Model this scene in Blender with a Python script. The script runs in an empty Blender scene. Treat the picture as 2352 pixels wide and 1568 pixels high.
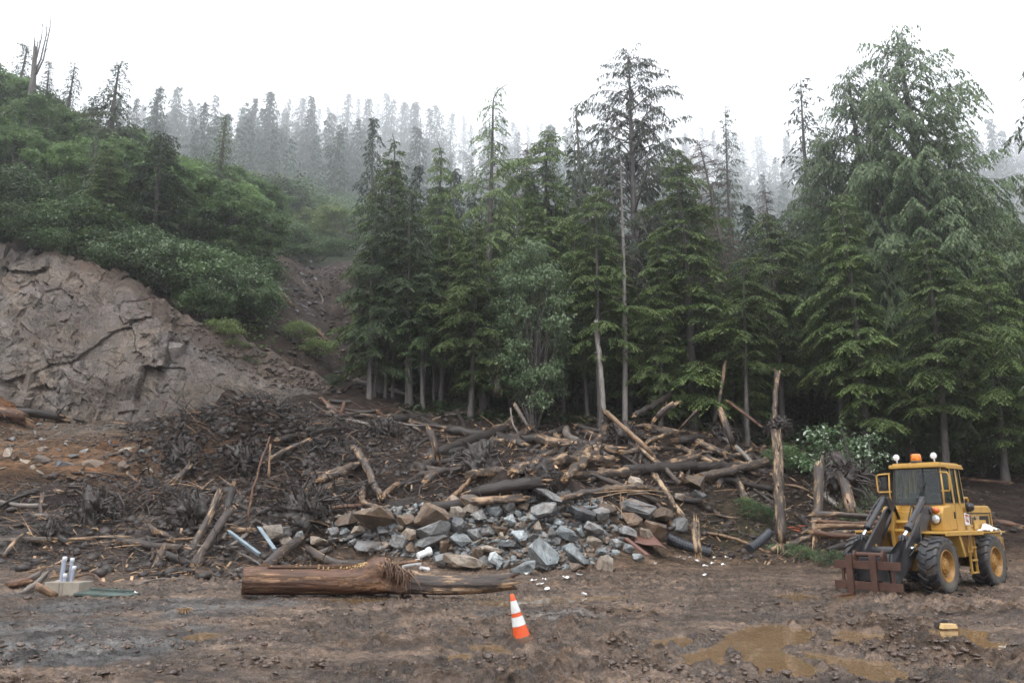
import bpy, bmesh, math, random
import numpy as np
from mathutils import Vector, Matrix

# ------------------------------------------------------------------ camera, world, sun, exposure
SC = bpy.context.scene
COL = SC.collection
F, CX, CY, CAMZ = 1829.0, 1176.0, 784.0, 1.9          # focal length in units of a 2352 px wide picture
PITCH = math.atan(394.0 / F)
SP, CP = math.sin(PITCH), math.cos(PITCH)
cam = bpy.data.cameras.new('camera')
cam.sensor_width, cam.lens, cam.clip_start, cam.clip_end = 36.0, 36.0 * F / 2352.0, 0.1, 6000.0
cam_o = bpy.data.objects.new('camera', cam)
COL.objects.link(cam_o)
cam_o.location = (0, 0, CAMZ)
cam_o.rotation_euler = (math.pi / 2 + PITCH, 0, 0)
SC.camera = cam_o

SUN_EL, SUN_AZ = math.radians(58), math.radians(205)   # azimuth clockwise from +Y: behind the camera, to its left
world = bpy.data.worlds.new('World')
SC.world = world
world.use_nodes = True
nt = world.node_tree
nt.nodes.clear()
wo = nt.nodes.new('ShaderNodeOutputWorld')
bg = nt.nodes.new('ShaderNodeBackground')
sky = nt.nodes.new('ShaderNodeTexSky')
sky.sky_type = 'NISHITA'
sky.sun_disc = False
sky.sun_elevation, sky.sun_rotation = SUN_EL, SUN_AZ
mixc = nt.nodes.new('ShaderNodeMix')
mixc.data_type = 'RGBA'
mixc.inputs['Factor'].default_value = 0.93              # closed cloud deck over the clear sky
nt.links.new(sky.outputs[0], mixc.inputs['A'])
mixc.inputs['B'].default_value = (11.6, 11.9, 12.3, 1)
nt.links.new(mixc.outputs['Result'], bg.inputs['Color'])
bg.inputs['Strength'].default_value = 0.1
nt.links.new(bg.outputs[0], wo.inputs[0])

sun = bpy.data.lights.new('sun', 'SUN')
sun.energy, sun.angle, sun.color = 1.5, math.radians(22), (1.0, 0.97, 0.93)
sun_o = bpy.data.objects.new('sun', sun)
COL.objects.link(sun_o)
d = Vector((math.sin(SUN_AZ) * math.cos(SUN_EL), math.cos(SUN_AZ) * math.cos(SUN_EL), math.sin(SUN_EL)))
sun_o.rotation_euler = (-d).to_track_quat('-Z', 'Y').to_euler()
sun_o.location = (0, 0, 60)

SC.view_settings.view_transform = 'Standard'
SC.view_settings.look = 'None'
SC.view_settings.exposure = 1.05
SC.view_settings.gamma = 1.0
SC.view_settings.use_curve_mapping = False
SC.render.engine = 'CYCLES'
cy = SC.cycles
cy.use_denoising = True
cy.use_adaptive_sampling = False
SC.cycles.filter_width = 1.6
cy.denoising_prefilter = 'NONE'
cy.max_bounces, cy.diffuse_bounces, cy.glossy_bounces, cy.transmission_bounces = 6, 3, 2, 4
cy.volume_bounces, cy.transparent_max_bounces = 1, 8
cy.caustics_reflective = cy.caustics_refractive = False
cy.sample_clamp_indirect = 6.0
HAZE = 0.00112

# ------------------------------------------------------------------ helpers
RNG = np.random.default_rng(11)
random.seed(5)


def slopes(px, py):
    """Picture direction -> (x per metre of depth, z per metre of depth)."""
    a, b = (px - CX) / F, (CY - py) / F
    y = CP - b * SP
    return a / y, (SP + b * CP) / y


def at(px, py, D):
    sx, sz = slopes(px, py)
    return Vector((D * sx, D, CAMZ + D * sz))


def project(x, y, z):
    rz = z - CAMZ
    fw = y * CP + rz * SP
    fw = np.where(fw < 0.3, 0.3, fw)
    return CX + F * x / fw, CY - F * (-y * SP + rz * CP) / fw


def vn(x, y, seed=0):
    """2-D value noise, -1..1."""
    xf, yf = np.floor(x), np.floor(y)
    u, v = x - xf, y - yf
    u, v = u * u * (3 - 2 * u), v * v * (3 - 2 * v)
    xi, yi = xf.astype(np.int64), yf.astype(np.int64)

    def h(i, j):
        n = (i * 374761393 + j * 668265263 + seed * 974634777) & 0xFFFFFFFF
        n = ((n ^ (n >> 13)) * 1274126177) & 0xFFFFFFFF
        n = ((n ^ (n >> 16)) * 2246822519) & 0xFFFFFFFF
        return (n ^ (n >> 15)) / 2147483647.5 - 1.0
    a, b, c, e = h(xi, yi), h(xi + 1, yi), h(xi, yi + 1), h(xi + 1, yi + 1)
    return (a * (1 - u) + b * u) * (1 - v) + (c * (1 - u) + e * u) * v


def fbm(x, y, seed=0, octs=4, gain=0.5):
    s, amp, tot = 0.0, 1.0, 0.0
    for k in range(octs):
        s = s + amp * vn(x * 2 ** k + 17.3 * k, y * 2 ** k - 9.1 * k, seed + k)
        tot += amp
        amp *= gain
    return s / tot


def sstep(a, b, x):
    t = np.clip((x - a) / (b - a), 0, 1)
    return t * t * (3 - 2 * t)


def np_mesh(name, verts, faces, mats=(), smooth=False, midx=None, attrs=None):
    """verts (N,3); faces (M,k) of one size, or a list of such arrays."""
    if not isinstance(faces, (list, tuple)):
        faces = [faces]
    faces = [np.asarray(f, dtype=np.int32) for f in faces if len(f)]
    me = bpy.data.meshes.new(name)
    verts = np.asarray(verts, dtype=np.float32)
    me.vertices.add(len(verts))
    me.vertices.foreach_set('co', verts.ravel())
    loops = np.concatenate([f.ravel() for f in faces])
    sizes = np.concatenate([np.full(len(f), f.shape[1], np.int32) for f in faces])
    starts = np.concatenate([[0], np.cumsum(sizes)[:-1]]).astype(np.int32)
    me.loops.add(len(loops))
    me.loops.foreach_set('vertex_index', loops)
    me.polygons.add(len(sizes))
    me.polygons.foreach_set('loop_start', starts)
    me.polygons.foreach_set('use_smooth', np.full(len(sizes), smooth, dtype=bool))
    for m in mats:
        me.materials.append(m)
    if midx is not None:
        me.polygons.foreach_set('material_index', np.asarray(midx, dtype=np.int32))
    for an, (kind, arr) in (attrs or {}).items():
        at_ = me.attributes.new(an, kind, 'POINT')
        key = {'FLOAT': 'value', 'FLOAT_VECTOR': 'vector', 'FLOAT_COLOR': 'color'}[kind]
        at_.data.foreach_set(key, np.asarray(arr, dtype=np.float32).ravel())
    me.update(calc_edges=True)
    return me


def link(name, data, parent=None, loc=None, rot=None, scale=None):
    o = bpy.data.objects.new(name, data)
    COL.objects.link(o)
    if parent is not None:
        o.parent = parent
    if loc is not None:
        o.location = loc
    if rot is not None:
        o.rotation_euler = rot
    if scale is not None:
        o.scale = scale
    return o


def tag(o, label=None, cat=None, group=None, kind=None):
    for k, v in (('label', label), ('category', cat), ('group', group), ('kind', kind)):
        if v:
            o[k] = v
    return o


class MB:
    """Collects shapes into one mesh (several materials allowed)."""

    def __init__(self):
        self.v, self.q, self.t, self.qm, self.tm, self.n = [], [], [], [], [], 0

    def add(self, verts, faces, mi=0):
        verts = np.asarray(verts, dtype=float).reshape(-1, 3)
        for f in faces:
            f = np.asarray(f)
            if len(f) == 0:
                continue
            f = f + self.n
            (self.q if f.shape[1] == 4 else self.t).append(f)
            (self.qm if f.shape[1] == 4 else self.tm).append(np.full(len(f), mi))
        self.v.append(verts)
        self.n += len(verts)

    def box(self, c, s, rot=None, mi=0, taper=1.0):
        sx, sy, sz = (k / 2 for k in s)
        v = np.array([[-sx, -sy, -sz], [sx, -sy, -sz], [sx, sy, -sz], [-sx, sy, -sz],
                      [-sx * taper, -sy * taper, sz], [sx * taper, -sy * taper, sz], [sx * taper, sy * taper, sz], [-sx * taper, sy * taper, sz]])
        if rot is not None:
            v = v @ np.array(Matrix(rot).transposed() if not isinstance(rot, np.ndarray) else rot.T)
        v = v + np.array(c)
        self.add(v, [np.array([[0, 3, 2, 1], [4, 5, 6, 7], [0, 1, 5, 4], [1, 2, 6, 5], [2, 3, 7, 6], [3, 0, 4, 7]])], mi)

    def bar(self, a, b, w, h, mi=0, up=(0, 0, 1)):
        a, b = Vector(a), Vector(b)
        dx = (b - a)
        L = dx.length
        dx.normalize()
        dy = Vector(up).cross(dx)
        if dy.length < 1e-4:
            dy = Vector((0, 1, 0)).cross(dx)
        dy.normalize()
        dz = dx.cross(dy)
        R = np.array([[dx[i], dy[i], dz[i]] for i in range(3)])
        self.box((a + b) / 2, (L, w, h), R, mi)

    def plate(self, pts, y0, y1, mi=0):
        """Polygon in the x-z plane, extruded from y0 to y1 (convex-ish fan)."""
        n = len(pts)
        v = [(p[0], y0, p[1]) for p in pts] + [(p[0], y1, p[1]) for p in pts]
        quads = [[i, (i + 1) % n, n + (i + 1) % n, n + i] for i in range(n)]
        tris = [[0, i + 1, i] for i in range(1, n - 1)] + [[n, n + i, n + i + 1] for i in range(1, n - 1)]
        self.add(v, [np.array(quads), np.array(tris)], mi)

    def tube(self, path, rad, sides=8, mi=0, cap=True, jag=0.0, rng=None):
        v, q, t = tube_arrays(path, rad, sides, cap, jag, rng)
        self.add(v, [q, t], mi)

    def cyl(self, a, b, r, sides=12, mi=0, r2=None):
        self.tube([a, b], [r, r if r2 is None else r2], sides, mi)

    def lathe(self, prof, axis='Y', sides=24, c=(0, 0, 0), mi=0):
        """prof: (radius, position along the axis)."""
        n = len(prof)
        ang = np.linspace(0, 2 * math.pi, sides, endpoint=False)
        v = []
        for r, y in prof:
            for a in ang:
                p = (r * math.cos(a), y, r * math.sin(a)) if axis == 'Y' else (y, r * math.cos(a), r * math.sin(a)) if axis == 'X' else (r * math.cos(a), r * math.sin(a), y)
                v.append(p)
        q = [[i * sides + j, i * sides + (j + 1) % sides, (i + 1) * sides + (j + 1) % sides, (i + 1) * sides + j] for i in range(n - 1) for j in range(sides)]
        self.add(np.array(v) + np.array(c), [np.array(q)], mi)

    def mesh(self, name, mats, smooth=False):
        if not isinstance(mats, (list, tuple)):
            mats = [mats]
        fs, mi = [], []
        if self.q:
            fs.append(np.concatenate(self.q))
            mi.append(np.concatenate(self.qm))
        if self.t:
            fs.append(np.concatenate(self.t))
            mi.append(np.concatenate(self.tm))
        return np_mesh(name, np.concatenate(self.v), fs, mats, smooth, np.concatenate(mi))

    def obj(self, name, mats, parent=None, smooth=False, bevel=0.0, loc=None, rot=None):
        me = self.mesh(name, mats, smooth)
        if bevel:
            bm = bmesh.new()
            bm.from_mesh(me)
            bmesh.ops.remove_doubles(bm, verts=bm.verts, dist=1e-5)
            es = [e for e in bm.edges if len(e.link_faces) == 2 and e.calc_face_angle(0) > 0.5]
            bmesh.ops.bevel(bm, geom=es, offset=bevel, segments=2, affect='EDGES', clamp_overlap=True, profile=0.6)
            bm.to_mesh(me)
            bm.free()
        return link(name, me, parent, loc, rot)


def tube_arrays(path, rad, sides=8, cap=True, jag=0.0, rng=None):
    P = np.asarray(path, dtype=float)
    R = np.broadcast_to(np.asarray(rad, dtype=float), (len(P),)) if np.ndim(rad) < 2 else None
    T = np.gradient(P, axis=0)
    T /= np.linalg.norm(T, axis=1)[:, None] + 1e-9
    ref = np.array([0, 0, 1.0]) if abs(T.mean(0)[2]) < 0.8 * np.linalg.norm(T.mean(0)) else np.array([1.0, 0.2, 0])
    S = np.cross(T, ref)
    S /= np.linalg.norm(S, axis=1)[:, None] + 1e-9
    U = np.cross(S, T)
    ang = np.linspace(0, 2 * math.pi, sides, endpoint=False)
    ring = S[:, None, :] * np.cos(ang)[None, :, None] + U[:, None, :] * np.sin(ang)[None, :, None]
    V = P[:, None, :] + ring * (R[:, None, None] if R is not None else np.asarray(rad)[:, :, None])
    if jag and rng is not None:
        V[0] += -T[0] * np.abs(rng.normal(0, jag, sides))[:, None]
        V[-1] += T[-1] * np.abs(rng.normal(0, jag, sides))[:, None]
    n = len(P)
    i, j = np.meshgrid(np.arange(n - 1), np.arange(sides), indexing='ij')
    j2 = (j + 1) % sides
    Q = np.stack([i * sides + j, i * sides + j2, (i + 1) * sides + j2, (i + 1) * sides + j], -1).reshape(-1, 4)
    V = V.reshape(-1, 3)
    Tn = np.zeros((0, 3), int)
    if cap:
        V = np.concatenate([V, P[:1], P[-1:]])
        c0, c1 = n * sides, n * sides + 1
        jj = np.arange(sides)
        Tn = np.concatenate([np.stack([np.full(sides, c0), (jj + 1) % sides, jj], -1),
                             np.stack([np.full(sides, c1), (n - 1) * sides + jj, (n - 1) * sides + (jj + 1) % sides], -1)])
    return V, Q, Tn


# ------------------------------------------------------------------ materials
def new_mat(name):
    m = bpy.data.materials.new(name)
    m.use_nodes = True
    t = m.node_tree
    b = t.nodes['Principled BSDF']
    return m, t, b


class NT:
    """Small node-building helper."""

    def __init__(self, t):
        self.t = t

    def n(self, kind, **kw):
        x = self.t.nodes.new('ShaderNode' + kind)
        for k, v in kw.items():
            setattr(x, k, v)
        return x

    def l(self, a, b):
        self.t.links.new(a, b)

    def val(self, sock, v):
        if hasattr(v, 'links'):
            self.l(v, sock)
        else:
            sock.default_value = v

    def coord(self, which='Object', scale=(1, 1, 1)):
        c = self.n('TexCoord')
        mp = self.n('Mapping')
        self.l(c.outputs[which], mp.inputs[0])
        mp.inputs['Scale'].default_value = scale
        return mp.outputs[0]

    def attr(self, name, out='Vector'):
        a = self.n('Attribute', attribute_name=name)
        return a.outputs[out]

    def noise(self, vec, scale, detail=4, rough=0.55, dist=0.0):
        x = self.n('TexNoise')
        self.l(vec, x.inputs['Vector'])
        x.inputs['Scale'].default_value = scale
        x.inputs['Detail'].default_value = detail
        x.inputs['Roughness'].default_value = rough
        x.inputs['Distortion'].default_value = dist
        return x.outputs['Fac']

    def ramp(self, fac, stops):
        r = self.n('ValToRGB')
        self.l(fac, r.inputs[0])
        e = r.color_ramp.elements
        while len(e) < len(stops):
            e.new(0.5)
        for el, (p, c) in zip(e, stops):
            el.position = p
            el.color = (c if len(c) == 4 else (*c, 1)) if hasattr(c, '__len__') else (c, c, c, 1)
        return r.outputs[0]

    def mix(self, fac, a, b, mode='MIX'):
        x = self.n('Mix', data_type='RGBA', blend_type=mode)
        self.val(x.inputs['Factor'], fac)
        for s, v in (('A', a), ('B', b)):
            self.val(x.inputs[s], v if hasattr(v, 'links') else (*v, 1) if len(v) == 3 else v)
        return x.outputs['Result']

    def math(self, op, a, b=0.0):
        x = self.n('Math', operation=op)
        self.val(x.inputs[0], a)
        self.val(x.inputs[1], b)
        return x.outputs[0]

    def bump(self, h, strength=0.5, dist=0.02, normal=None):
        x = self.n('Bump')
        self.l(h, x.inputs['Height'])
        x.inputs['Strength'].default_value = strength
        x.inputs['Distance'].default_value = dist
        if normal is not None:
            self.l(normal, x.inputs['Normal'])
        return x.outputs[0]

    def rnd(self):
        return self.n('ObjectInfo').outputs['Random']


def shift(N, vec, amount=40.0):
    """Adds a per-object offset to texture coordinates so copies differ."""
    r = N.rnd()
    v = N.n('VectorMath', operation='ADD')
    N.l(vec, v.inputs[0])
    m = N.n('CombineXYZ')
    for k in range(3):
        N.l(N.math('MULTIPLY', r, amount * (k + 1)), m.inputs[k])
    N.l(m.outputs[0], v.inputs[1])
    return v.outputs[0]


def mat_ground():
    m, t, b = new_mat('wet_soil')
    N = NT(t)
    c = N.coord('Object')
    soil = N.attr('soil', 'Color')
    wet = N.attr('wet', 'Fac')
    n1 = N.noise(c, 0.9, 6, 0.65)
    n2 = N.noise(c, 7.0, 6, 0.7)
    n3 = N.noise(c, 38.0, 4, 0.7)
    var = N.ramp(n1, [(0.3, 0.6), (0.52, 1.0), (0.72, 1.35)])
    var2 = N.ramp(n2, [(0.3, 0.55), (0.5, 1.0), (0.72, 1.4)])
    col = N.mix(1.0, N.mix(1.0, soil, var, 'MULTIPLY'), var2, 'MULTIPLY')
    cst = N.coord('Object', (0.16, 0.5, 0.5))
    patch = N.noise(cst, 1.6, 6, 0.65)
    fine = N.noise(N.coord('Object', (0.5, 1.2, 1.0)), 5.0, 7, 0.75)
    col = N.mix(1.0, col, N.ramp(patch, [(0.36, 0.55), (0.5, 1.0), (0.62, 1.55)]), 'MULTIPLY')
    col = N.mix(1.0, col, N.ramp(fine, [(0.36, 0.3), (0.5, 1.0), (0.64, 1.6)]), 'MULTIPLY')
    grit = N.ramp(n3, [(0.62, 0.0), (0.72, 1.0)])
    col = N.mix(N.math('MULTIPLY', grit, 0.35), col, (0.2, 0.19, 0.18))
    N.l(col, b.inputs['Base Color'])
    r = N.ramp(N.noise(c, 1.7, 5, 0.7), [(0.35, 0.1), (0.62, 0.42)])
    rw = N.math('ADD', r, N.math('MULTIPLY', N.math('SUBTRACT', 1.0, wet), 0.55))
    N.l(N.math('ADD', N.math('MULTIPLY', wet, 0.35), 0.15), b.inputs['Specular IOR Level'])
    N.l(rw, b.inputs['Roughness'])
    nrm = N.bump(n2, 1.0, 0.12)
    nrm = N.bump(n3, 1.0, 0.03, nrm)
    N.l(nrm, b.inputs['Normal'])
    return m


def mat_cliff():
    m, t, b = new_mat('quarried_rock')
    N = NT(t)
    c = N.coord('Object')
    tint = N.attr('tint', 'Fac')
    soil = N.attr('warm', 'Fac')
    crack = N.attr('crack', 'Fac')
    n1 = N.noise(c, 0.35, 5, 0.6)
    n2 = N.noise(c, 2.2, 7, 0.7)
    cs = N.coord('Object', (1.3, 1.3, 0.18))
    streak = N.noise(cs, 1.6, 5, 0.65)
    col = N.mix(N.ramp(n1, [(0.38, 0.0), (0.62, 1.0)]), (0.2, 0.178, 0.166), (0.225, 0.18, 0.142))
    col = N.mix(N.math('MULTIPLY', soil, 0.85), col, (0.105, 0.07, 0.048))
    col = N.mix(1.0, col, N.ramp(tint, [(0.0, 0.68), (1.0, 1.3)]), 'MULTIPLY')
    col = N.mix(1.0, col, N.ramp(n2, [(0.28, 0.6), (0.5, 1.0), (0.72, 1.35)]), 'MULTIPLY')
    col = N.mix(N.math('MULTIPLY', N.ramp(streak, [(0.56, 0.0), (0.68, 1.0)]), 0.45), col, (0.2, 0.095, 0.05))
    col = N.mix(N.math('MULTIPLY', N.ramp(streak, [(0.3, 1.0), (0.42, 0.0)]), 0.4), col, (0.07, 0.062, 0.06))
    wob = N.n('VectorMath', operation='ADD')
    N.l(c, wob.inputs[0])
    nz = N.n('TexNoise')
    N.l(c, nz.inputs['Vector'])
    nz.inputs['Scale'].default_value = 1.3
    nz.inputs['Detail'].default_value = 5
    N.l(nz.outputs['Color'], wob.inputs[1])
    lines = None
    for sc_, wd, k_ in (((0.9, 0.9, 0.55), 0.022, 0.85), ((2.4, 2.4, 1.5), 0.03, 0.7), ((5.5, 5.5, 4.0), 0.035, 0.5)):
        mp = N.n('Mapping')
        N.l(wob.outputs[0], mp.inputs[0])
        mp.inputs['Scale'].default_value = sc_
        mp.inputs['Rotation'].default_value = (0.3, 0.35, 0.2)
        vo = N.n('TexVoronoi', feature='DISTANCE_TO_EDGE')
        N.l(mp.outputs[0], vo.inputs['Vector'])
        g_ = N.ramp(N.noise(c, 0.7 + k_, 4, 0.6), [(0.42, 0.0), (0.56, 1.0)])
        ln = N.math('MULTIPLY', N.math('MULTIPLY', N.ramp(vo.outputs['Distance'], [(0.0, 1.0), (wd, 0.0)]), g_), k_)
        lines = ln if lines is None else N.math('MAXIMUM', lines, ln)
    cell = N.n('TexVoronoi')
    mp = N.n('Mapping')
    N.l(wob.outputs[0], mp.inputs[0])
    mp.inputs['Scale'].default_value = (1.5, 1.5, 0.9)
    N.l(mp.outputs[0], cell.inputs['Vector'])
    col = N.mix(1.0, col, N.ramp(cell.outputs['Color'], [(0.1, 0.75), (0.9, 1.25)]), 'MULTIPLY')
    col = N.mix(lines, col, (0.03, 0.024, 0.019))
    moss = N.ramp(N.noise(c, 1.1, 8, 0.75), [(0.57, 0.0), (0.63, 1.0)])
    col = N.mix(N.math('MULTIPLY', moss, 0.7), col, (0.05, 0.045, 0.02))
    col = N.mix(crack, col, (0.045, 0.036, 0.028))
    N.l(col, b.inputs['Base Color'])
    N.l(N.ramp(n2, [(0.3, 0.4), (0.7, 0.7)]), b.inputs['Roughness'])
    h = N.n('TexVoronoi', feature='DISTANCE_TO_EDGE')
    N.l(N.coord('Object', (1.0, 1.0, 0.7)), h.inputs['Vector'])
    h.inputs['Scale'].default_value = 2.6
    nrm = N.bump(N.ramp(h.outputs['Distance'], [(0.0, 0.0), (0.05, 1.0)]), 0.25, 0.04)
    nrm = N.bump(N.noise(c, 4.0, 9, 0.78), 1.0, 0.2, nrm)
    nrm = N.bump(N.math('SUBTRACT', 1.0, lines), 0.8, 0.08, nrm)
    N.l(nrm, b.inputs['Normal'])
    return m


def mat_rock(name, c1, c2, stain=(0.2, 0.11, 0.055), amount=0.2, rough=0.42):
    m, t, b = new_mat(name)
    N = NT(t)
    c = shift(N, N.coord('Object'))
    n1 = N.noise(c, 1.6, 6, 0.65)
    n2 = N.noise(c, 9.0, 6, 0.7)
    col = N.mix(N.ramp(n1, [(0.35, 0.0), (0.65, 1.0)]), c1, c2)
    col = N.mix(1.0, col, N.ramp(n2, [(0.28, 0.55), (0.5, 1.0), (0.74, 1.5)]), 'MULTIPLY')
    st = N.noise(shift(N, N.coord('Object'), 13.0), 1.1, 5, 0.6)
    col = N.mix(N.math('MULTIPLY', N.ramp(st, [(0.5, 0.0), (0.66, 1.0)]), amount * 2.2), col, stain)
    vein = N.noise(c, 2.2, 3, 0.5, 2.5)
    col = N.mix(N.math('MULTIPLY', N.ramp(vein, [(0.49, 0.0), (0.5, 1.0), (0.51, 0.0)]), 0.35), col, (0.42, 0.42, 0.4))
    mudn = N.noise(N.coord('Object'), 2.3, 7, 0.75)
    col = N.mix(N.math('MULTIPLY', N.ramp(mudn, [(0.5, 0.0), (0.62, 1.0)]), 0.6), col, (0.075, 0.056, 0.044))
    bright = N.math('ADD', N.math('MULTIPLY', N.rnd(), 0.8), 0.6)
    x = N.n('Mix', data_type='RGBA', blend_type='MULTIPLY')
    x.inputs['Factor'].default_value = 1
    N.l(col, x.inputs['A'])
    N.l(bright, x.inputs['B'])
    N.l(x.outputs['Result'], b.inputs['Base Color'])
    N.l(N.ramp(n2, [(0.3, rough - 0.12), (0.7, rough + 0.2)]), b.inputs['Roughness'])
    nrm = N.bump(N.noise(c, 3.0, 8, 0.7), 0.9, 0.09)
    nrm = N.bump(n2, 0.6, 0.02, nrm)
    N.l(nrm, b.inputs['Normal'])
    return m


def mat_bark(name, base, dark, strip, amount, scale=1.0, rough=0.55, muddy=0.35):
    """Bark with patches stripped down to pale wood; texture runs along the log ('tc' = metres along, across, across)."""
    m, t, b = new_mat(name)
    N = NT(t)
    tc = N.attr('tc', 'Vector')

    def sc(v):
        mp = N.n('Mapping')
        N.l(shift(N, tc, 23.0), mp.inputs[0])
        mp.inputs['Scale'].default_value = v
        return mp.outputs[0]
    n1 = N.noise(sc((1.2 * scale, 7 * scale, 7 * scale)), 1.6, 6, 0.7)
    n2 = N.noise(sc((2.5 * scale, 22 * scale, 22 * scale)), 1.0, 5, 0.7)
    col = N.mix(N.ramp(n1, [(0.34, 0.0), (0.64, 1.0)]), dark, base)
    col = N.mix(1.0, col, N.ramp(n2, [(0.3, 0.6), (0.7, 1.4)]), 'MULTIPLY')
    mud = N.noise(N.coord('Object'), 1.3, 6, 0.7)
    col = N.mix(N.math('MULTIPLY', N.ramp(mud, [(0.45, 0.0), (0.65, 1.0)]), muddy), col, (0.026, 0.018, 0.014))
    s = N.noise(sc((0.8, 3.2, 3.2)), 1.1, 7, 0.72)
    lo = 0.66 - 0.22 * amount
    mask = N.ramp(s, [(lo, 0.0), (lo + 0.03, 1.0)])
    edge = N.ramp(s, [(lo - 0.05, 0.0), (lo - 0.005, 1.0)])
    wood = N.mix(N.ramp(n2, [(0.35, 0.0), (0.65, 1.0)]), tuple(0.6 * k for k in strip), strip)
    if amount > 0:
        col = N.mix(N.math('MULTIPLY', edge, 0.6), col, tuple(0.4 * k for k in strip))
        col = N.mix(mask, col, wood)
    N.l(col, b.inputs['Base Color'])
    b.inputs['Roughness'].default_value = rough
    nrm = N.bump(n1, 0.8, 0.04)
    nrm = N.bump(n2, 0.6, 0.015, nrm)
    if amount > 0:
        nrm = N.bump(N.math('SUBTRACT', 1.0, mask), 0.7, 0.03, nrm)
    N.l(nrm, b.inputs['Normal'])
    return m


def mat_trunk(name, c1, c2):
    m, t, b = new_mat(name)
    N = NT(t)
    c = shift(N, N.coord('Object', (1, 1, 0.25)))
    n = N.noise(c, 5.0, 6, 0.7)
    n2 = N.noise(c, 0.8, 4, 0.6)
    col = N.mix(N.ramp(n, [(0.35, 0.0), (0.65, 1.0)]), c1, c2)
    col = N.mix(1.0, col, N.ramp(n2, [(0.3, 0.6), (0.7, 1.3)]), 'MULTIPLY')
    N.l(col, b.inputs['Base Color'])
    b.inputs['Roughness'].default_value = 0.7
    N.l(N.bump(n, 0.8, 0.04), b.inputs['Normal'])
    return m


def mat_leaf(name, c1, c2, trans=0.25, rough=0.5, back=None):
    """Foliage: colour differs from leaf to leaf ('tint') and from plant to plant."""
    m, t, b = new_mat(name)
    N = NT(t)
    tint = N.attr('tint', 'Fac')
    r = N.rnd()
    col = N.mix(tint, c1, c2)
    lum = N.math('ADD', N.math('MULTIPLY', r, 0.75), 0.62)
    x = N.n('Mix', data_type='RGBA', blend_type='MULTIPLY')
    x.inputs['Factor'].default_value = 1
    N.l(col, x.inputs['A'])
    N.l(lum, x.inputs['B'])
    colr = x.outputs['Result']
    if back is not None:
        g = N.n('NewGeometry')
        colr = N.mix(N.math('MULTIPLY', g.outputs['Backfacing'], N.math('GREATER_THAN', tint, 0.62)), colr, back)
    N.l(colr, b.inputs['Base Color'])
    b.inputs['Roughness'].default_value = rough
    b.inputs['Specular IOR Level'].default_value = 0.35
    tr = N.n('BsdfTranslucent')
    N.l(colr, tr.inputs['Color'])
    mx = N.n('MixShader')
    mx.inputs[0].default_value = trans
    N.l(b.outputs[0], mx.inputs[1])
    N.l(tr.outputs[0], mx.inputs[2])
    out = [k for k in t.nodes if k.type == 'OUTPUT_MATERIAL'][0]
    N.l(mx.outputs[0], out.inputs['Surface'])
    return m


def mat_plain(name, color, rough=0.5, metal=0.0, var=0.25, scale=6.0, bump=0.0, coat=0.0):
    m, t, b = new_mat(name)
    N = NT(t)
    n = N.noise(N.coord('Object'), scale, 5, 0.65)
    col = N.mix(1.0, color, N.ramp(n, [(0.3, 1 - var), (0.7, 1 + var)]), 'MULTIPLY')
    N.l(col, b.inputs['Base Color'])
    b.inputs['Roughness'].default_value = rough
    b.inputs['Metallic'].default_value = metal
    b.inputs['Coat Weight'].default_value = coat
    if bump:
        N.l(N.bump(n, bump, 0.02), b.inputs['Normal'])
    return m


def mat_paint(name, color, rust=0.3, grime=0.4, rough=0.42, streak=0.0):
    """Worn machine paint: rust specks and runs, grime."""
    m, t, b = new_mat(name)
    N = NT(t)
    c = N.coord('Object')
    n1 = N.noise(c, 3.0, 6, 0.7)
    n2 = N.noise(c, 14.0, 6, 0.75)
    cs = N.coord('Object', (5.5, 5.5, 0.5))
    n3 = N.noise(cs, 1.8, 5, 0.7)
    col = N.mix(1.0, color, N.ramp(n1, [(0.3, 0.72), (0.7, 1.18)]), 'MULTIPLY')
    col = N.mix(N.math('MULTIPLY', N.ramp(n1, [(0.48, 0.0), (0.72, 1.0)]), grime), col, (0.11, 0.075, 0.045))
    col = N.mix(N.math('MULTIPLY', N.ramp(n3, [(0.55, 0.0), (0.68, 1.0)]), rust + streak), col, (0.17, 0.062, 0.02))
    col = N.mix(N.ramp(n2, [(0.66 - 0.12 * rust, 0.0), (0.71 - 0.12 * rust, 1.0)]), col, (0.11, 0.042, 0.018))
    N.l(col, b.inputs['Base Color'])
    N.l(N.ramp(n1, [(0.35, rough - 0.1), (0.7, rough + 0.25)]), b.inputs['Roughness'])
    N.l(N.bump(n2, 0.25, 0.006), b.inputs['Normal'])
    return m


M = {}
M['ground'] = mat_ground()
M['cliff'] = mat_cliff()
M['rock_blue'] = mat_rock('blue_grey_rock', (0.21, 0.243, 0.253), (0.37, 0.402, 0.407), amount=0.05)
M['rock_grey'] = mat_rock('grey_rock', (0.145, 0.15, 0.152), (0.27, 0.272, 0.265), amount=0.1)
M['rock_dark'] = mat_rock('dark_rock', (0.05, 0.056, 0.062), (0.1, 0.108, 0.115), amount=0.05, rough=0.34)
M['rock_brown'] = mat_rock('brown_rock', (0.1, 0.072, 0.052), (0.18, 0.125, 0.082), amount=0.3)
M['rock_tan'] = mat_rock('tan_rock', (0.24, 0.19, 0.145), (0.36, 0.31, 0.25), amount=0.25)
WOOD = (0.4, 0.265, 0.16)
M['bark'] = mat_bark('brown_bark', (0.055, 0.038, 0.03), (0.02, 0.014, 0.012), WOOD, 0.52)
M['bark_grey'] = mat_bark('grey_bark', (0.088, 0.07, 0.061), (0.036, 0.028, 0.024), WOOD, 0.5, muddy=0.2)
M['bark_strip'] = mat_bark('half_stripped_bark', (0.07, 0.052, 0.043), (0.027, 0.02, 0.017), (0.48, 0.33, 0.2), 0.62, muddy=0.25)
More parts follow.
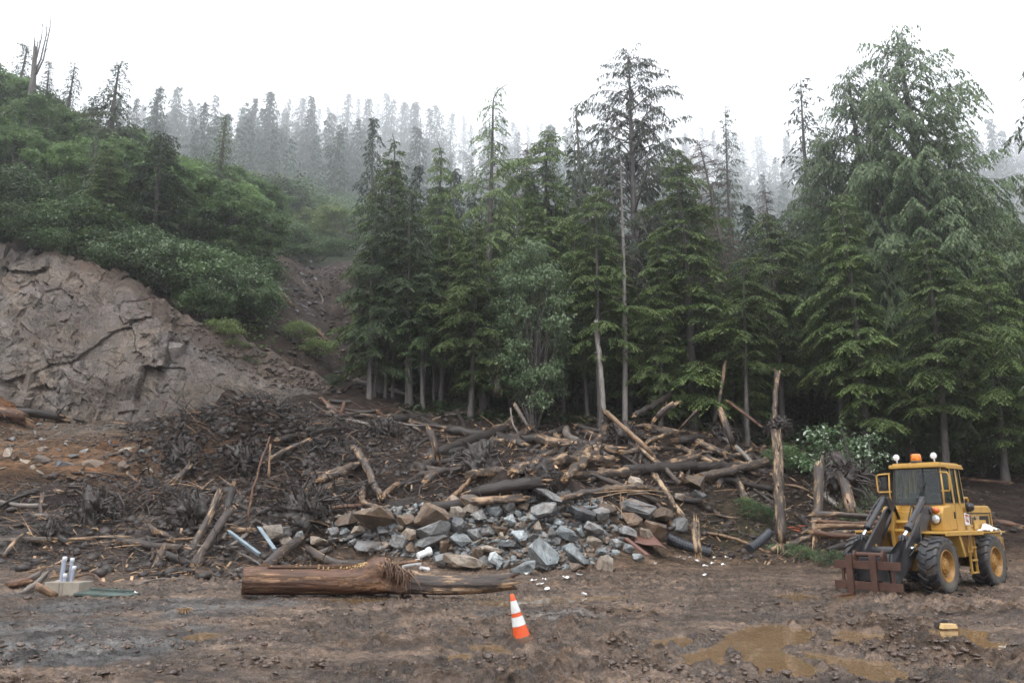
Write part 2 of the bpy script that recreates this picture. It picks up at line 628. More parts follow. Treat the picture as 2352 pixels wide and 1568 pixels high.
M['bark_dark'] = mat_bark('muddy_dark_bark', (0.03, 0.021, 0.017), (0.012, 0.009, 0.007), WOOD, 0.0, muddy=0.5)
M['wood'] = mat_bark('split_pale_wood', (0.34, 0.22, 0.125), (0.13, 0.07, 0.038), WOOD, 0.0, muddy=0.6)
M['wood_grey'] = mat_bark('weathered_grey_wood', (0.2, 0.17, 0.145), (0.08, 0.064, 0.054), WOOD, 0.0, muddy=0.25)
M['wood_red'] = mat_bark('red_brown_log_wood', (0.15, 0.068, 0.036), (0.03, 0.013, 0.008), (0.34, 0.19, 0.1), 0.5, muddy=0.3)
M['birch'] = mat_bark('pale_lichen_bark', (0.3, 0.28, 0.25), (0.1, 0.085, 0.07), WOOD, 0.0, muddy=0.3)
M['trunk'] = mat_trunk('tree_trunk_bark', (0.05, 0.043, 0.038), (0.125, 0.11, 0.1))
M['trunk_grey'] = mat_trunk('pale_trunk_bark', (0.12, 0.11, 0.1), (0.26, 0.24, 0.22))
M['dead_twig'] = mat_trunk('dead_twigs', (0.085, 0.06, 0.05), (0.15, 0.115, 0.1))
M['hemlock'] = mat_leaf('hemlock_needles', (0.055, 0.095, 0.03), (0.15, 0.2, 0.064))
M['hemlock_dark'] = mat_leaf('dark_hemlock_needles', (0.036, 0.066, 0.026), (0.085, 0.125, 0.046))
M['spruce'] = mat_leaf('spruce_needles', (0.042, 0.062, 0.036), (0.085, 0.1, 0.055))
M['cedar'] = mat_leaf('cedar_fronds', (0.07, 0.112, 0.052), (0.14, 0.19, 0.088))
M['far'] = mat_leaf('far_conifer_needles', (0.03, 0.055, 0.03), (0.05, 0.08, 0.042))
M['alder'] = mat_leaf('alder_leaves', (0.09, 0.155, 0.052), (0.17, 0.25, 0.092), 0.4)
M['alder_yellow'] = mat_leaf('yellow_green_leaves', (0.115, 0.16, 0.055), (0.19, 0.235, 0.085), 0.4)
M['willow'] = mat_leaf('grey_green_leaves', (0.075, 0.115, 0.055), (0.135, 0.18, 0.095), 0.2)
M['shrub'] = mat_leaf('shrub_leaves', (0.065, 0.115, 0.042), (0.13, 0.185, 0.08), 0.3)
M['pale_leaf'] = mat_leaf('pale_backed_leaves', (0.07, 0.12, 0.05), (0.13, 0.2, 0.1), 0.2, back=(0.42, 0.48, 0.38))
M['under'] = mat_leaf('undergrowth_leaves', (0.025, 0.05, 0.016), (0.055, 0.09, 0.028))
M['twig_red'] = mat_plain('red_brown_twigs', (0.11, 0.06, 0.035), 0.6)
M['root'] = mat_plain('muddy_roots', (0.022, 0.0145, 0.011), 0.5, var=0.5, scale=3)
M['splinter'] = mat_plain('pale_splinters', (0.34, 0.22, 0.125), 0.6, var=0.5, scale=2.5)
M['clod'] = mat_plain('mud_clods', (0.024, 0.016, 0.012), 0.5, var=0.5, scale=2.0, bump=0.6)
M['crumb'] = mat_plain('churned_mud', (0.072, 0.047, 0.034), 0.2, var=0.6, scale=1.2, bump=0.4)
M['scree'] = mat_plain('brown_scree', (0.075, 0.054, 0.041), 0.5, var=0.7, scale=1.5)
M['pebble'] = mat_plain('pebbles', (0.1, 0.086, 0.075), 0.5, var=0.6, scale=1.3)

# ------------------------------------------------------------------ terrain
K = 0.8
# per viewing column: depth where the flat ends, then (depth / K, picture row of the slope there)
PROF = [
    (-700, 22, [(40, 1140), (50, 1010), (55, 930), (60, 520), (75, 420), (95, 340), (130, 300), (300, 330)]),
    (-300, 22, [(40, 1140), (50, 1010), (55, 925), (60, 500), (75, 420), (95, 350), (130, 320), (300, 340)]),
    (0, 22.5, [(36, 1190), (44, 1112), (50, 1000), (55, 900), (60.5, 560), (72, 450), (92, 365), (120, 340), (200, 360), (300, 380)]),
    (100, 22.5, [(36, 1190), (44, 1112), (50, 1010), (56, 950), (60.5, 590), (74, 480), (92, 410), (120, 370), (200, 390), (300, 400)]),
    (300, 23, [(36, 1190), (44, 1115), (50, 1015), (56, 962), (60, 660), (76, 540), (92, 480), (120, 440), (200, 430), (300, 430)]),
    (450, 23.5, [(37, 1180), (45, 1100), (48, 1010), (51, 968), (56, 972), (59.5, 742), (74, 615), (100, 510), (140, 455), (200, 435), (300, 430)]),
    (600, 25, [(36, 1190), (44, 1105), (48, 990), (52, 938), (60, 940), (63, 802), (72, 705), (88, 590), (130, 490), (200, 450), (300, 430)]),
    (700, 28, [(38, 1180), (44, 1105), (50, 990), (56, 930), (61, 900), (64, 850), (72, 760), (82, 700), (95, 630), (108, 585), (130, 530), (200, 475), (300, 435)]),
    (760, 28.8, [(38, 1190), (44, 1110), (52, 1000), (58, 935), (64, 890), (70, 840), (80, 745), (95, 630), (106, 566), (130, 540), (200, 480), (300, 440)]),
    (830, 28.8, [(38, 1190), (44, 1110), (54, 990), (60, 920), (68, 860), (74, 770), (82, 690), (100, 600), (130, 550), (200, 490), (300, 445)]),
    (920, 28.8, [(38, 1190), (44, 1105), (56, 985), (62, 920), (69, 875), (82, 790), (110, 660), (150, 560), (200, 500), (300, 450)]),
    (1176, 29.5, [(39, 1190), (44, 1110), (52, 1030), (60, 962), (68, 925), (80, 860), (100, 760), (130, 650), (200, 545), (300, 462)]),
    (1500, 31.5, [(42, 1200), (46, 1110), (52, 1040), (60, 970), (68, 935), (80, 880), (100, 790), (130, 690), (200, 560), (300, 470)]),
    (1800, 35, [(46, 1250), (50, 1175), (54, 1090), (62, 1000), (70, 955), (85, 890), (110, 790), (140, 700), (200, 575), (300, 478)]),
    (2100, 33, [(44, 1250), (50, 1170), (56, 1110), (64, 1040), (72, 985), (90, 890), (130, 740), (200, 585), (300, 480)]),
    (2352, 32, [(44, 1240), (50, 1165), (56, 1105), (66, 1062), (76, 1000), (90, 920), (130, 770), (200, 590), (300, 475)]),
    (2900, 32, [(44, 1240), (50, 1165), (56, 1105), (66, 1062), (76, 1000), (90, 920), (130, 770), (200, 590), (300, 475)]),
]
PU, PD, PZ = [], [], []
for px, dflat, pts in PROF:
    PU.append((px - CX) / F / 0.985)
    ds, zs = [0.0, dflat - 2.5, dflat], [0.0, 0.0, 0.06]
    for dd, py in pts:
        if dd >= 200 and px > 200:
            py -= 35 if dd < 250 else 55
        dd = dd if dd <= 100 else 100 + (dd - 100) * 5.6   # the far ridge stands well back in the mist
        ds.append(dd * K)
        zs.append(max(0.1, CAMZ + dd * K * slopes(px, py)[1]))
    ds += [ds[-1] + 30.0, ds[-1] + 200.0]
    zs += [zs[-1] + 2, zs[-1] - 40]
    PD.append(np.array(ds))
    PZ.append(np.array(zs))
PU = np.array(PU)


def base_h(x, y):
    x, y = np.asarray(x, float), np.asarray(y, float)
    yy = np.maximum(y, 0.5)
    u = np.clip(x / yy, PU[0], PU[-1])
    zc = np.stack([np.interp(yy, PD[k], PZ[k]) for k in range(len(PU))])
    i = np.clip(np.searchsorted(PU, u, side='right') - 1, 0, len(PU) - 2)
    w = (u - PU[i]) / (PU[i + 1] - PU[i])
    ii = np.arange(u.size).reshape(u.shape)
    flat = zc.reshape(len(PU), -1)
    z = flat[i.ravel(), ii.ravel()] * (1 - w.ravel()) + flat[i.ravel() + 1, ii.ravel()] * w.ravel()
    return z.reshape(u.shape)


PILE = [(1.0, 30.9, 2.5, 2.5, 1.75), (-3.5, 29.8, 1.15, 2.2, 1.1), (3.9, 31.8, 1.15, 1.6, 1.5), (-8.4, 29.0, 0.6, 1.1, 0.9)]
BUMPS = [(-12.2, 38.5, 1.3, 2.6, 2.2), (-8.6, 33.0, 0.9, 1.5, 1.2), (-17.8, 31.5, 0.7, 1.2, 1.0), (2.0, 36.0, 0.9, 2.2, 1.2), (6.0, 41, 1.0, 3, 1.6), (11.0, 44.5, 0.8, 3, 1.6)]

# puddles, drawn as outlines on the picture and carried to the ground plane
PUDDLES = {
    'main': [[(1676, 1452), (1740, 1432), (1800, 1430), (1862, 1447), (1850, 1470), (1780, 1488), (1830, 1508), (1900, 1538), (1830, 1545), (1760, 1540), (1715, 1510), (1690, 1478), (1660, 1484), (1656, 1515), (1600, 1520), (1560, 1498), (1620, 1490)],
             [(1496, 1466), (1560, 1458), (1592, 1468), (1560, 1480), (1510, 1478)],
             [(1921, 1446), (1950, 1442), (1982, 1452), (1972, 1482), (1935, 1480)],
             [(1846, 1490), (1920, 1500), (2010, 1515), (2101, 1556), (2000, 1560), (1940, 1538), (1880, 1512)],
             [(1985, 1450), (2040, 1448), (2070, 1475), (2030, 1472)]],
    'chunk': [[(2118, 1444), (2200, 1436), (2262, 1445), (2240, 1466), (2150, 1462)], [(2236, 1470), (2300, 1468), (2322, 1482), (2260, 1488)]],
    'cone': [[(1180, 1372), (1280, 1366), (1442, 1364), (1420, 1376), (1290, 1384), (1190, 1384)], [(1060, 1372), (1120, 1366), (1172, 1370), (1170, 1392), (1120, 1388)]],
    'tine': [[(1770, 1362), (1830, 1358), (1880, 1366), (1830, 1376)], [(1900, 1366), (1960, 1362), (1990, 1370), (1930, 1376)]],
    'left': [[(428, 1456), (470, 1447), (492, 1452), (470, 1464), (435, 1464)]],
    'log': [[(720, 1376), (780, 1371), (880, 1372), (900, 1379), (800, 1383)]],
    'edge': [[(1090, 1482), (1140, 1478), (1165, 1490), (1110, 1496)], [(1040, 1500), (1070, 1496), (1080, 1510), (1045, 1514)]],
    'splash': [[(1415, 1392), (1460, 1389), (1470, 1396), (1425, 1402)]],
}


def ground_xy(px, py):
    sx, sz = slopes(px, py)
    D = -CAMZ / sz
    return (D * sx, D)


PUDDLE_XY = {k: [np.array([ground_xy(*p) for p in poly]) for poly in v] for k, v in PUDDLES.items()}
TRACKS = [
    ([(2050, 1366), (1975, 1392), (1945, 1415), (1960, 1440), (2030, 1470)], 0.5),
    ([(1900, 1380), (1860, 1396), (1500, 1410), (1100, 1405), (600, 1408), (-60, 1445)], 0.5),
    ([(590, 1530), (760, 1500), (930, 1470), (1060, 1440), (1160, 1425)], 0.5),
    ([(1240, 1570), (1340, 1530), (1440, 1500), (1570, 1480), (1640, 1440)], 0.5),
    ([(1500, 1312), (1460, 1350), (1400, 1400), (1290, 1480), (1180, 1570)], 0.5),
    ([(1600, 1312), (1590, 1350), (1560, 1400), (1500, 1455), (1400, 1570)], 0.5),
    ([(-60, 1530), (300, 1490), (640, 1470), (900, 1478)], 0.5),
    ([(-60, 1478), (260, 1450), (560, 1432), (1000, 1430)], 0.5),
    ([(100, 1570), (420, 1530), (700, 1530), (1000, 1560)], 0.5),
    ([(2400, 1400), (2250, 1392), (2080, 1410), (2060, 1450), (2160, 1500), (2400, 1540)], 0.5),
    ([(2300, 1345), (2352, 1340), (2450, 1336)], 0.5),
]
TRACK_XY = []
for pts, w in TRACKS:
    P_ = np.array([ground_xy(*p) for p in pts])
    tt = np.linspace(0, len(P_) - 1, 14 * (len(P_) - 1) + 1)
    k = np.arange(len(P_))
    q = np.stack([np.interp(tt, k, P_[:, 0]), np.interp(tt, k, P_[:, 1])], 1)
    for _ in range(5):
        q[1:-1] = (q[:-2] + q[2:] + q[1:-1] * 2) / 4
    TRACK_XY.append((q, w))


def poly_sd(x, y, P):
    d2 = np.full(x.shape, 1e9)
    ins = np.zeros(x.shape, bool)
    n = len(P)
    for i in range(n):
        (x1, y1), (x2, y2) = P[i], P[(i + 1) % n]
        ex, ey = x2 - x1, y2 - y1
        t = np.clip(((x - x1) * ex + (y - y1) * ey) / (ex * ex + ey * ey + 1e-9), 0, 1)
        d2 = np.minimum(d2, (x - x1 - t * ex) ** 2 + (y - y1 - t * ey) ** 2)
        c = (y1 > y) != (y2 > y)
        ins ^= c & (x < ex * (y - y1) / (ey + 1e-12) + x1)
    d_ = np.sqrt(d2)
    return np.where(ins, -d_, d_)


WATER_Z = -0.036


def track_h(x, y):
    z = np.zeros(x.shape)
    for q, w in TRACK_XY:
        lo, hi = q.min(0) - 1, q.max(0) + 1
        m = (x > lo[0]) & (x < hi[0]) & (y > lo[1]) & (y < hi[1])
        if not m.any():
            continue
        xs, ys = x[m], y[m]
        best = np.full(xs.shape, 1e9)
        sgn = np.zeros(xs.shape)
        arc = np.zeros(xs.shape)
        acc = 0.0
        for i in range(len(q) - 1):
            e = q[i + 1] - q[i]
            L = np.hypot(*e) + 1e-9
            t = np.clip(((xs - q[i, 0]) * e[0] + (ys - q[i, 1]) * e[1]) / (L * L), 0, 1)
            dx, dy = xs - q[i, 0] - t * e[0], ys - q[i, 1] - t * e[1]
            dd = np.hypot(dx, dy)
            b = dd < best
            best = np.where(b, dd, best)
            sgn = np.where(b, np.sign(e[0] * dy - e[1] * dx), sgn)
            arc = np.where(b, acc + t * L, arc)
            acc += L
        inside = sstep(w * 0.62, w * 0.48, best)
        fade = np.clip(0.75 + 0.9 * vn(xs * 0.5, ys * 0.5, 77), 0, 1)
        lug = np.where(np.sin(2 * math.pi * (arc / 0.26 + 0.55 * best / w * 2)) > -0.1, 1.0, 0.0)
        berm = np.exp(-((best - w * 0.7) / 0.1) ** 2) * (0.6 + 0.6 * vn(xs * 3, ys * 3, 5))
        z[m] += fade * (inside * (-0.06 + 0.06 * lug) + 0.075 * berm)
    return z


def height(x, y, fine=True):
    x, y = np.asarray(x, float), np.asarray(y, float)
    z = base_h(x, y)
    for cx, cy_, h, sx, sy in PILE + BUMPS:
        z = z + h * np.exp(-((x - cx) / sx) ** 2 - ((y - cy_) / sy) ** 2)
    if not fine:
        return z
    # how far into the slide or the woods
    rough = sstep(0.03, 0.9, base_h(x, y))
    far = sstep(46, 56, y)
    amp = rough * (0.26 * (1 - far) + 0.5 * far)
    z = z + amp * fbm(x * 0.55, y * 0.55, 3, 4, 0.55) * 1.3
    u = x / np.maximum(y, 1)
    mound = np.exp(-((u + 0.33) / 0.11) ** 2 - ((y - 40) / 3.6) ** 2)
    ridg = 1 - np.abs(fbm(x * 0.8 + y * 0.2, y * 0.8, 41, 4, 0.6)) * 2.2
    z = z + mound * (ridg - 0.5) * 1.15
    z = z + rough * 0.10 * fbm(x * 2.2, y * 2.2, 13, 3, 0.6)
    fl = 1 - sstep(0.0, 0.5, base_h(x, y))
    near = fl * sstep(60, 40, y)
    churn = np.clip(0.75 + 0.7 * vn(x * 0.35, y * 0.35, 60), 0.15, 1.5)
    clod = np.maximum(fbm(x * 5.5, y * 5.5, 21, 3, 0.65), -0.1) * 1.2
    z = z + near * (0.035 * fbm(x * 0.45, y * 0.45, 2, 3) + 0.075 * churn * fbm(x * 1.7, y * 1.7, 8, 4, 0.65) + 0.13 * churn * clod + 0.02 * fbm(x * 14, y * 14, 31, 2))
    sel = (y > 8) & (y < 26)
    if sel.any():
        zs = z[sel] + track_h(x[sel], y[sel])
        xs, ys = x[sel], y[sel]
        wob = 0.12 * fbm(xs * 2.2, ys * 2.2, 90, 3)
        for polys in PUDDLE_XY.values():
            for P_ in polys:
                lo, hi = P_.min(0) - 0.7, P_.max(0) + 0.7
                m = (xs > lo[0]) & (xs < hi[0]) & (ys > lo[1]) & (ys < hi[1])
                if m.any():
                    s = poly_sd(xs[m], ys[m], P_) + wob[m]
                    k = sstep(0.22, -0.12, s)
                    zs[m] = zs[m] * (1 - 0.88 * k) - 0.095 * k
        z = z.copy()
        z[sel] = zs
    return z


def H1(x, y, fine=True):
    return float(height(np.array([float(x)]), np.array([float(y)]), fine)[0])


_DS = np.geomspace(8.5, 990, 480)


def hit(px, py, fine=True):
    """The point of the ground seen at a place of the photograph."""
    sx, sz = slopes(px, py)
    z = CAMZ + _DS * sz
    h = height(_DS * sx, _DS, fine)
    k = np.nonzero(z <= h)[0]
    if len(k) == 0:
        D = 200.0
    else:
        i = max(1, k[0])
        a, b_ = z[i - 1] - h[i - 1], h[i] - z[i]
        D = _DS[i - 1] + (_DS[i] - _DS[i - 1]) * a / (a + b_ + 1e-9)
    return Vector((D * sx, D, CAMZ + D * sz))


def mpp(D, py=1100):
    """Metres per picture unit at depth D."""
    b = (CY - py) / F
    return D / (CP - b * SP) / F


# one sheet: rings of growing radius around the viewpoint, fine where the camera looks
rr = [0.0]
r = 1.2
while r < 1600:
    rr.append(r)
    r *= 1.12 if r < 8 else 1.0036 if r < 22 else 1.005 if r < 27 else 1.006 if r < 52 else 1.016 if r < 110 else 1.035
rr = np.array(rr)
th = np.concatenate([np.linspace(-180, -42, 26)[:-1], np.linspace(-42, -35, 12)[:-1], np.linspace(-35, 35, 590), np.linspace(35, 42, 12)[1:], np.linspace(42, 180, 26)[1:-1]])
th = np.radians(th)
gx, gy = rr[:, None] * np.sin(th)[None], rr[:, None] * np.cos(th)[None]
gz = height(gx.ravel(), gy.ravel()).reshape(gx.shape)
nr, na = gx.shape
i, j = np.meshgrid(np.arange(nr - 1), np.arange(na), indexing='ij')
j2 = (j + 1) % na
quads = np.stack([i * na + j, (i + 1) * na + j, (i + 1) * na + j2, i * na + j2], -1).reshape(-1, 4)[:, ::-1]
X, Y, Z = gx.ravel(), gy.ravel(), gz.ravel()
zb = base_h(X, Y)
QX, QY = project(X, Y, zb)
QX = np.where(Y < 3, 1176, QX)


def blob(cx, cy_, sx, sy):
    return np.exp(-((QX - cx) / sx) ** 2 - ((QY - cy_) / sy) ** 2)


soil = np.tile(np.array([0.128, 0.088, 0.062]), (len(X), 1))


def paint(mask, colr):
    global soil
    mask = np.clip(mask, 0, 1)[:, None]
    soil = soil * (1 - mask) + np.array(colr) * mask


edge = fbm(X * 0.7, Y * 0.7, 51, 4)
grav = sstep(0.08, 0.3, fbm(X * 0.35, Y * 0.5, 52, 4)) * sstep(24, 16, Y) * sstep(9, -2, X)
paint(grav * 0.8, (0.095, 0.096, 0.095))
paint(sstep(0.1, 0.3, fbm(X * 0.9, Y * 0.9, 53, 4)) * (zb < 0.3) * 0.5, (0.07, 0.048, 0.036))
paint(sstep(24, 29, Y + edge) * (zb < 0.5) * (X > -1) * 0.7, (0.12, 0.08, 0.053))
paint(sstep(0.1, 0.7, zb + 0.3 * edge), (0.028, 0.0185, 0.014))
paint(blob(560, 1020, 230, 110) * 1.4, (0.0165, 0.011, 0.0085))
paint(np.clip(blob(130, 1060, 300, 60) + blob(60, 1000, 330, 60), 0, 1) * (Y > 33) * (Y < 47), (0.115, 0.066, 0.036))
paint(np.clip(blob(240, 1045, 90, 35) + 0.7 * blob(60, 930, 90, 60), 0, 1) * (Y > 33) * sstep(-0.2, 0.3, fbm(X, Y, 57, 3)), (0.2, 0.09, 0.038))
paint(blob(220, 985, 190, 22) * (Y > 36), (0.09, 0.074, 0.06))
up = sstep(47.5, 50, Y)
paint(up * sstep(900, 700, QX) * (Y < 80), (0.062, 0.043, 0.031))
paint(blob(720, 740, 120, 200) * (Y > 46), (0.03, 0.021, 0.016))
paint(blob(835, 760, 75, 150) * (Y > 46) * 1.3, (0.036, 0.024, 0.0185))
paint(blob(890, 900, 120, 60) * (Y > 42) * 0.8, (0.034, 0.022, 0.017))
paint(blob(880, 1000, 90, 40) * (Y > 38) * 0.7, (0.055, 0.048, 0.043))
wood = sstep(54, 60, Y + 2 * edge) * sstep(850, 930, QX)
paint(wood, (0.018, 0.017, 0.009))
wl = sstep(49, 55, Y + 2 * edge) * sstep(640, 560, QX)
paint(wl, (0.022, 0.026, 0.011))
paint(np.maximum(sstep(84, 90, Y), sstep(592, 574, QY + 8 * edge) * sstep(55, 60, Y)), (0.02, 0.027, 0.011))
paint(blob(1720, 1215, 130, 60) * (Y > 30) * (Y < 45) * 0.7, (0.05, 0.045, 0.022))
wet = sstep(33, 27, Y) * np.clip(0.72 + 0.7 * fbm(X * 0.5, Y * 0.5, 71, 3) + 0.3 * (zb < 0.2) - 10 * (Z - zb - 0.0) * (zb < 0.2), 0, 1)
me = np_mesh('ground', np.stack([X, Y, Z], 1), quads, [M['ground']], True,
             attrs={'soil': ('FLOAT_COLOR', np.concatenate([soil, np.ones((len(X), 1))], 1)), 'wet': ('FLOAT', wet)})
tag(link('ground', me), 'churned wet brown mud rising into the slide slope and wooded hillside', kind='structure')

# ------------------------------------------------------------------ puddles
mw, t, b = new_mat('muddy_water')
N = NT(t)
c = N.coord('Object')
N.l(N.mix(N.noise(c, 0.8, 3), (0.135, 0.085, 0.045), (0.165, 0.108, 0.06)), b.inputs['Base Color'])
b.inputs['Roughness'].default_value = 0.02
b.inputs['IOR'].default_value = 1.33
vo = N.n('TexVoronoi')
N.l(c, vo.inputs['Vector'])
vo.inputs['Scale'].default_value = 5.0
w1 = N.math('SINE', N.math('MULTIPLY', vo.outputs['Distance'], 46.0))
w1 = N.math('MULTIPLY', w1, N.ramp(vo.outputs['Distance'], [(0.0, 1.0), (0.5, 0.0)]))
nb = N.bump(w1, 0.12, 0.01)
N.l(N.bump(N.noise(c, 9.0, 2), 0.05, 0.01, nb), b.inputs['Normal'])
PUD_LABEL = {'main': 'large muddy brown puddle with branching arms in front of the loader',
             'chunk': 'muddy puddle around the pale chunk of wood', 'cone': 'long shallow puddle between the red brown log and the cone',
             'tine': 'small muddy puddle beside the fork tines', 'left': 'small muddy puddle in the ruts left of the log',
             'log': 'thin puddle along the foot of the red brown log', 'edge': 'scattered water in the ruts in front of the cone',
             'splash': 'tiny puddle beyond the cone'}
for k, (key, polys) in enumerate(PUDDLE_XY.items()):
    allp = np.concatenate(polys)
    lo, hi = allp.min(0) - 0.55, allp.max(0) + 0.55
    z = WATER_Z + 0.001 * k
    me = np_mesh('puddle', [(lo[0], lo[1], z), (hi[0], lo[1], z), (hi[0], hi[1], z), (lo[0], hi[1], z)], np.array([[0, 1, 2, 3]]), [mw])
    tag(link('puddle', me), PUD_LABEL[key], kind='structure')

# ------------------------------------------------------------------ cliff
CP_PX = [-420, -300, 0, 80, 130, 300, 450, 600, 690, 770]
CP_FOOT = [900, 900, 885, 915, 960, 968, 976, 942, 925, 905]
CP_TOP = [430, 470, 556, 588, 596, 655, 738, 800, 842, 880]
CP_DF = [44.2, 44.2, 44.2, 44.4, 44.6, 44.8, 44.8, 48.0, 49.0, 50.0]
CP_DT = [47.8, 47.8, 48.2, 48.2, 48.2, 47.8, 47.4, 50.2, 51.0, 51.2]
ns, ntv = 560, 175
sp = np.linspace(-400, 768, ns)
tv = np.linspace(-0.16, 1.06, ntv)
foot = np.interp(sp, CP_PX, CP_FOOT)
top = np.interp(sp, CP_PX, CP_TOP) + 10 * vn(sp / 40, sp * 0, 9) + 5 * vn(sp / 14, sp * 0, 10)
df, dt = np.interp(sp, CP_PX, CP_DF), np.interp(sp, CP_PX, CP_DT)
zf = CAMZ + df * slopes(sp, foot)[1]
zt = CAMZ + dt * slopes(sp, top)[1]
SX = slopes(sp, 0.5 * (foot + top))[0]
T = tv[:, None]
D = df + (dt - df) * np.clip(T, 0, 1.0) ** 1.15 + np.where(T > 1, (T - 1) * 22, 0)
ZC = zf + (zt - zf) * np.minimum(T, 1.0) + np.where(T > 1, (T - 1) * 6, 0)
XC = SX * D
fx, fz = XC.ravel(), ZC.ravel()


def facets(fx, fz, n, sx, sz, seed, tilt, off):
    """Blocks of broken rock: every cell is a tilted plane, cracks run between them."""
    g = np.random.default_rng(seed)
    px_ = g.uniform(fx.min(), fx.max(), n)
    pz_ = g.uniform(fz.min(), fz.max(), n)
    o, a, b_ = g.uniform(0, off, n), g.normal(0, tilt, n), g.normal(0, tilt, n)
    wx = fx + 0.35 * sx * fbm(fx * 0.8 / sx, fz * 0.8 / sz, seed)
    wz = fz + 0.35 * sz * fbm(fx * 0.8 / sx + 9, fz * 0.8 / sz, seed + 4)
    best = np.full(fx.shape, 1e9)
    sec = np.full(fx.shape, 1e9)
    idx = np.zeros(fx.shape, int)
    sh = 0.45                                          # joints lean
    for k in range(n):
        dx, dz = (wx - px_[k]), (wz - pz_[k])
        dd = np.abs(dx + sh * dz) ** 1.5 / sx ** 1.5 + np.abs(dz - 0.3 * dx) ** 1.5 / sz ** 1.5
        nb_ = dd < best
        sec = np.where(nb_, best, np.minimum(sec, dd))
        best = np.where(nb_, dd, best)
        idx = np.where(nb_, k, idx)
    dis = o[idx] + a[idx] * (wx - px_[idx]) + b_[idx] * (wz - pz_[idx])
    return dis, sec - best, g.uniform(0, 1, n)[idx]


d1, e1, t1 = facets(fx, fz, 46, 3.6, 4.2, 3, 0.14, 0.5)
d2, e2, t2 = facets(fx, fz, 700, 0.75, 1.25, 4, 0.3, 0.2)
d3, e3, t3 = facets(fx, fz, 2600, 0.34, 0.5, 5, 0.34, 0.12)
busy = sstep(-0.32, 0.22, fbm(fx * 0.2, fz * 0.2, 33, 3) - 0.04)
slab = np.exp(-((fx + 17.0) / 1.7) ** 2 - ((fz - 10.2 + 0.25 * (fx + 17)) / 3.2) ** 2) + np.exp(-((fx + 24.0) / 2.0) ** 2 - ((fz - 10.5) / 2.6) ** 2) * 0.8
busy = np.clip(0.35 + 0.75 * busy - 0.85 * np.clip(slab, 0, 1), 0.06, 1)
gate = sstep(-0.1, 0.3, fbm(fx * 0.6, fz * 0.6, 36, 3))
crk = np.maximum(np.maximum(sstep(0.03, 0.0, e1) * sstep(-0.05, 0.3, fbm(fx * 0.5, fz * 0.5, 35, 3)), sstep(0.05, 0.0, e2) * gate * busy), sstep(0.08, 0, e3) * busy * gate * 0.7)
edgefade = np.clip(1 - np.abs(T - 0.5) * 2 + 0.35, 0, 1) * np.ones_like(D)
rid = np.abs(fbm(fx * 0.5 + fz * 0.35, fz * 0.22 - fx * 0.1, 91, 5, 0.6))
disp = (d1 + d2 * (0.12 + busy) + d3 * (0.1 + busy) - 0.12 * crk - 0.9 * rid * busy + 0.25).reshape(D.shape)
disp = disp + (0.12 * fbm(fx * 1.6, fz * 1.6, 88, 5, 0.65) * (0.3 + busy)).reshape(D.shape)
hole = (np.exp(-((fx + 22.0) / 2.6) ** 2 - ((fz - 7.6) / 1.0) ** 2)).reshape(D.shape)
YC = D - 0.75 - disp * edgefade + 0.6 * hole
TT = (T * np.ones_like(D)).ravel()
SPX = (sp[None] * np.ones_like(D)).ravel()
soilline = np.interp(SPX, [-400, 100, 300, 430, 520, 640, 770], [0.93, 0.97, 0.92, 0.8, 0.62, 0.45, 0.3]) + 0.12 * fbm(fx * 0.5, fz * 0.5, 63, 4)
warm = np.clip(sstep(-0.05, 0.4, fbm(fx * 0.2, fz * 0.3, 62, 4)) * np.where(fx > -18, 0.15, 0.4) + sstep(-0.04, 0.06, TT - soilline), 0, 1)
crk = crk * (1 - 0.8 * sstep(-0.02, 0.05, TT - soilline))
ii, jj = np.meshgrid(np.arange(ntv - 1), np.arange(ns - 1), indexing='ij')
cq = np.stack([ii * ns + jj, ii * ns + jj + 1, (ii + 1) * ns + jj + 1, (ii + 1) * ns + jj], -1).reshape(-1, 4)
cverts = np.stack([fx, YC.ravel(), fz], 1)
cg = np.random.default_rng(17)
bt = np.concatenate([0.3 * t1 + 0.4 * t2 + 0.3 * t3])
BV, BF, BT, BW = [], [], [], []
nbk = 620
pi = cg.integers(int(0.14 * ntv), int(0.96 * ntv), nbk) * ns + cg.integers(8, ns - 10, nbk)
keep = (sp[pi % ns] < 560) & (cg.random(nbk) < np.clip(busy[pi] * 1.1 - 0.1, 0.04, 1))
for k in pi[keep]:
    s_ = cg.uniform(0.2, 0.85) ** 1.7 * 1.25 + 0.1
    sx_, sy_, sz_ = s_ * cg.uniform(0.5, 1.1), cg.uniform(0.1, 0.25) + 0.14 * s_, s_ * cg.uniform(0.6, 1.7)
    bx = np.array([[-1, -1, -1], [1, -1, -1], [1, 1, -1], [-1, 1, -1], [-1, -1, 1], [1, -1, 1], [1, 1, 1], [-1, 1, 1]], float) * 0.5
    bx = bx * (1 + cg.normal(0, 0.16, (8, 3)))
    bx[[0, 1, 4, 5], 0] *= cg.uniform(0.55, 1.0)
    bx[[0, 1, 4, 5], 2] *= cg.uniform(0.55, 1.0)
    R_ = np.array(Matrix.Rotation(cg.normal(0.28, 0.22), 3, 'Y') @ Matrix.Rotation(cg.normal(0.1, 0.14), 3, 'X') @ Matrix.Rotation(cg.normal(0.08, 0.2), 3, 'Z'))
    BV.append((bx * [sx_, sy_, sz_]) @ R_.T + cverts[k] + [0, 0.06, 0])
    BF.append(np.array([[0, 3, 2, 1], [4, 5, 6, 7], [0, 1, 5, 4], [1, 2, 6, 5], [2, 3, 7, 6], [3, 0, 4, 7]]) + len(cverts) + 8 * len(BF))
    BT.append(np.full(8, cg.uniform(0.25, 0.85)))
    BW.append(np.full(8, np.clip(warm[k] + cg.normal(0, 0.15), 0, 1)))
cverts = np.concatenate([cverts] + BV)
cq = np.concatenate([cq] + BF)
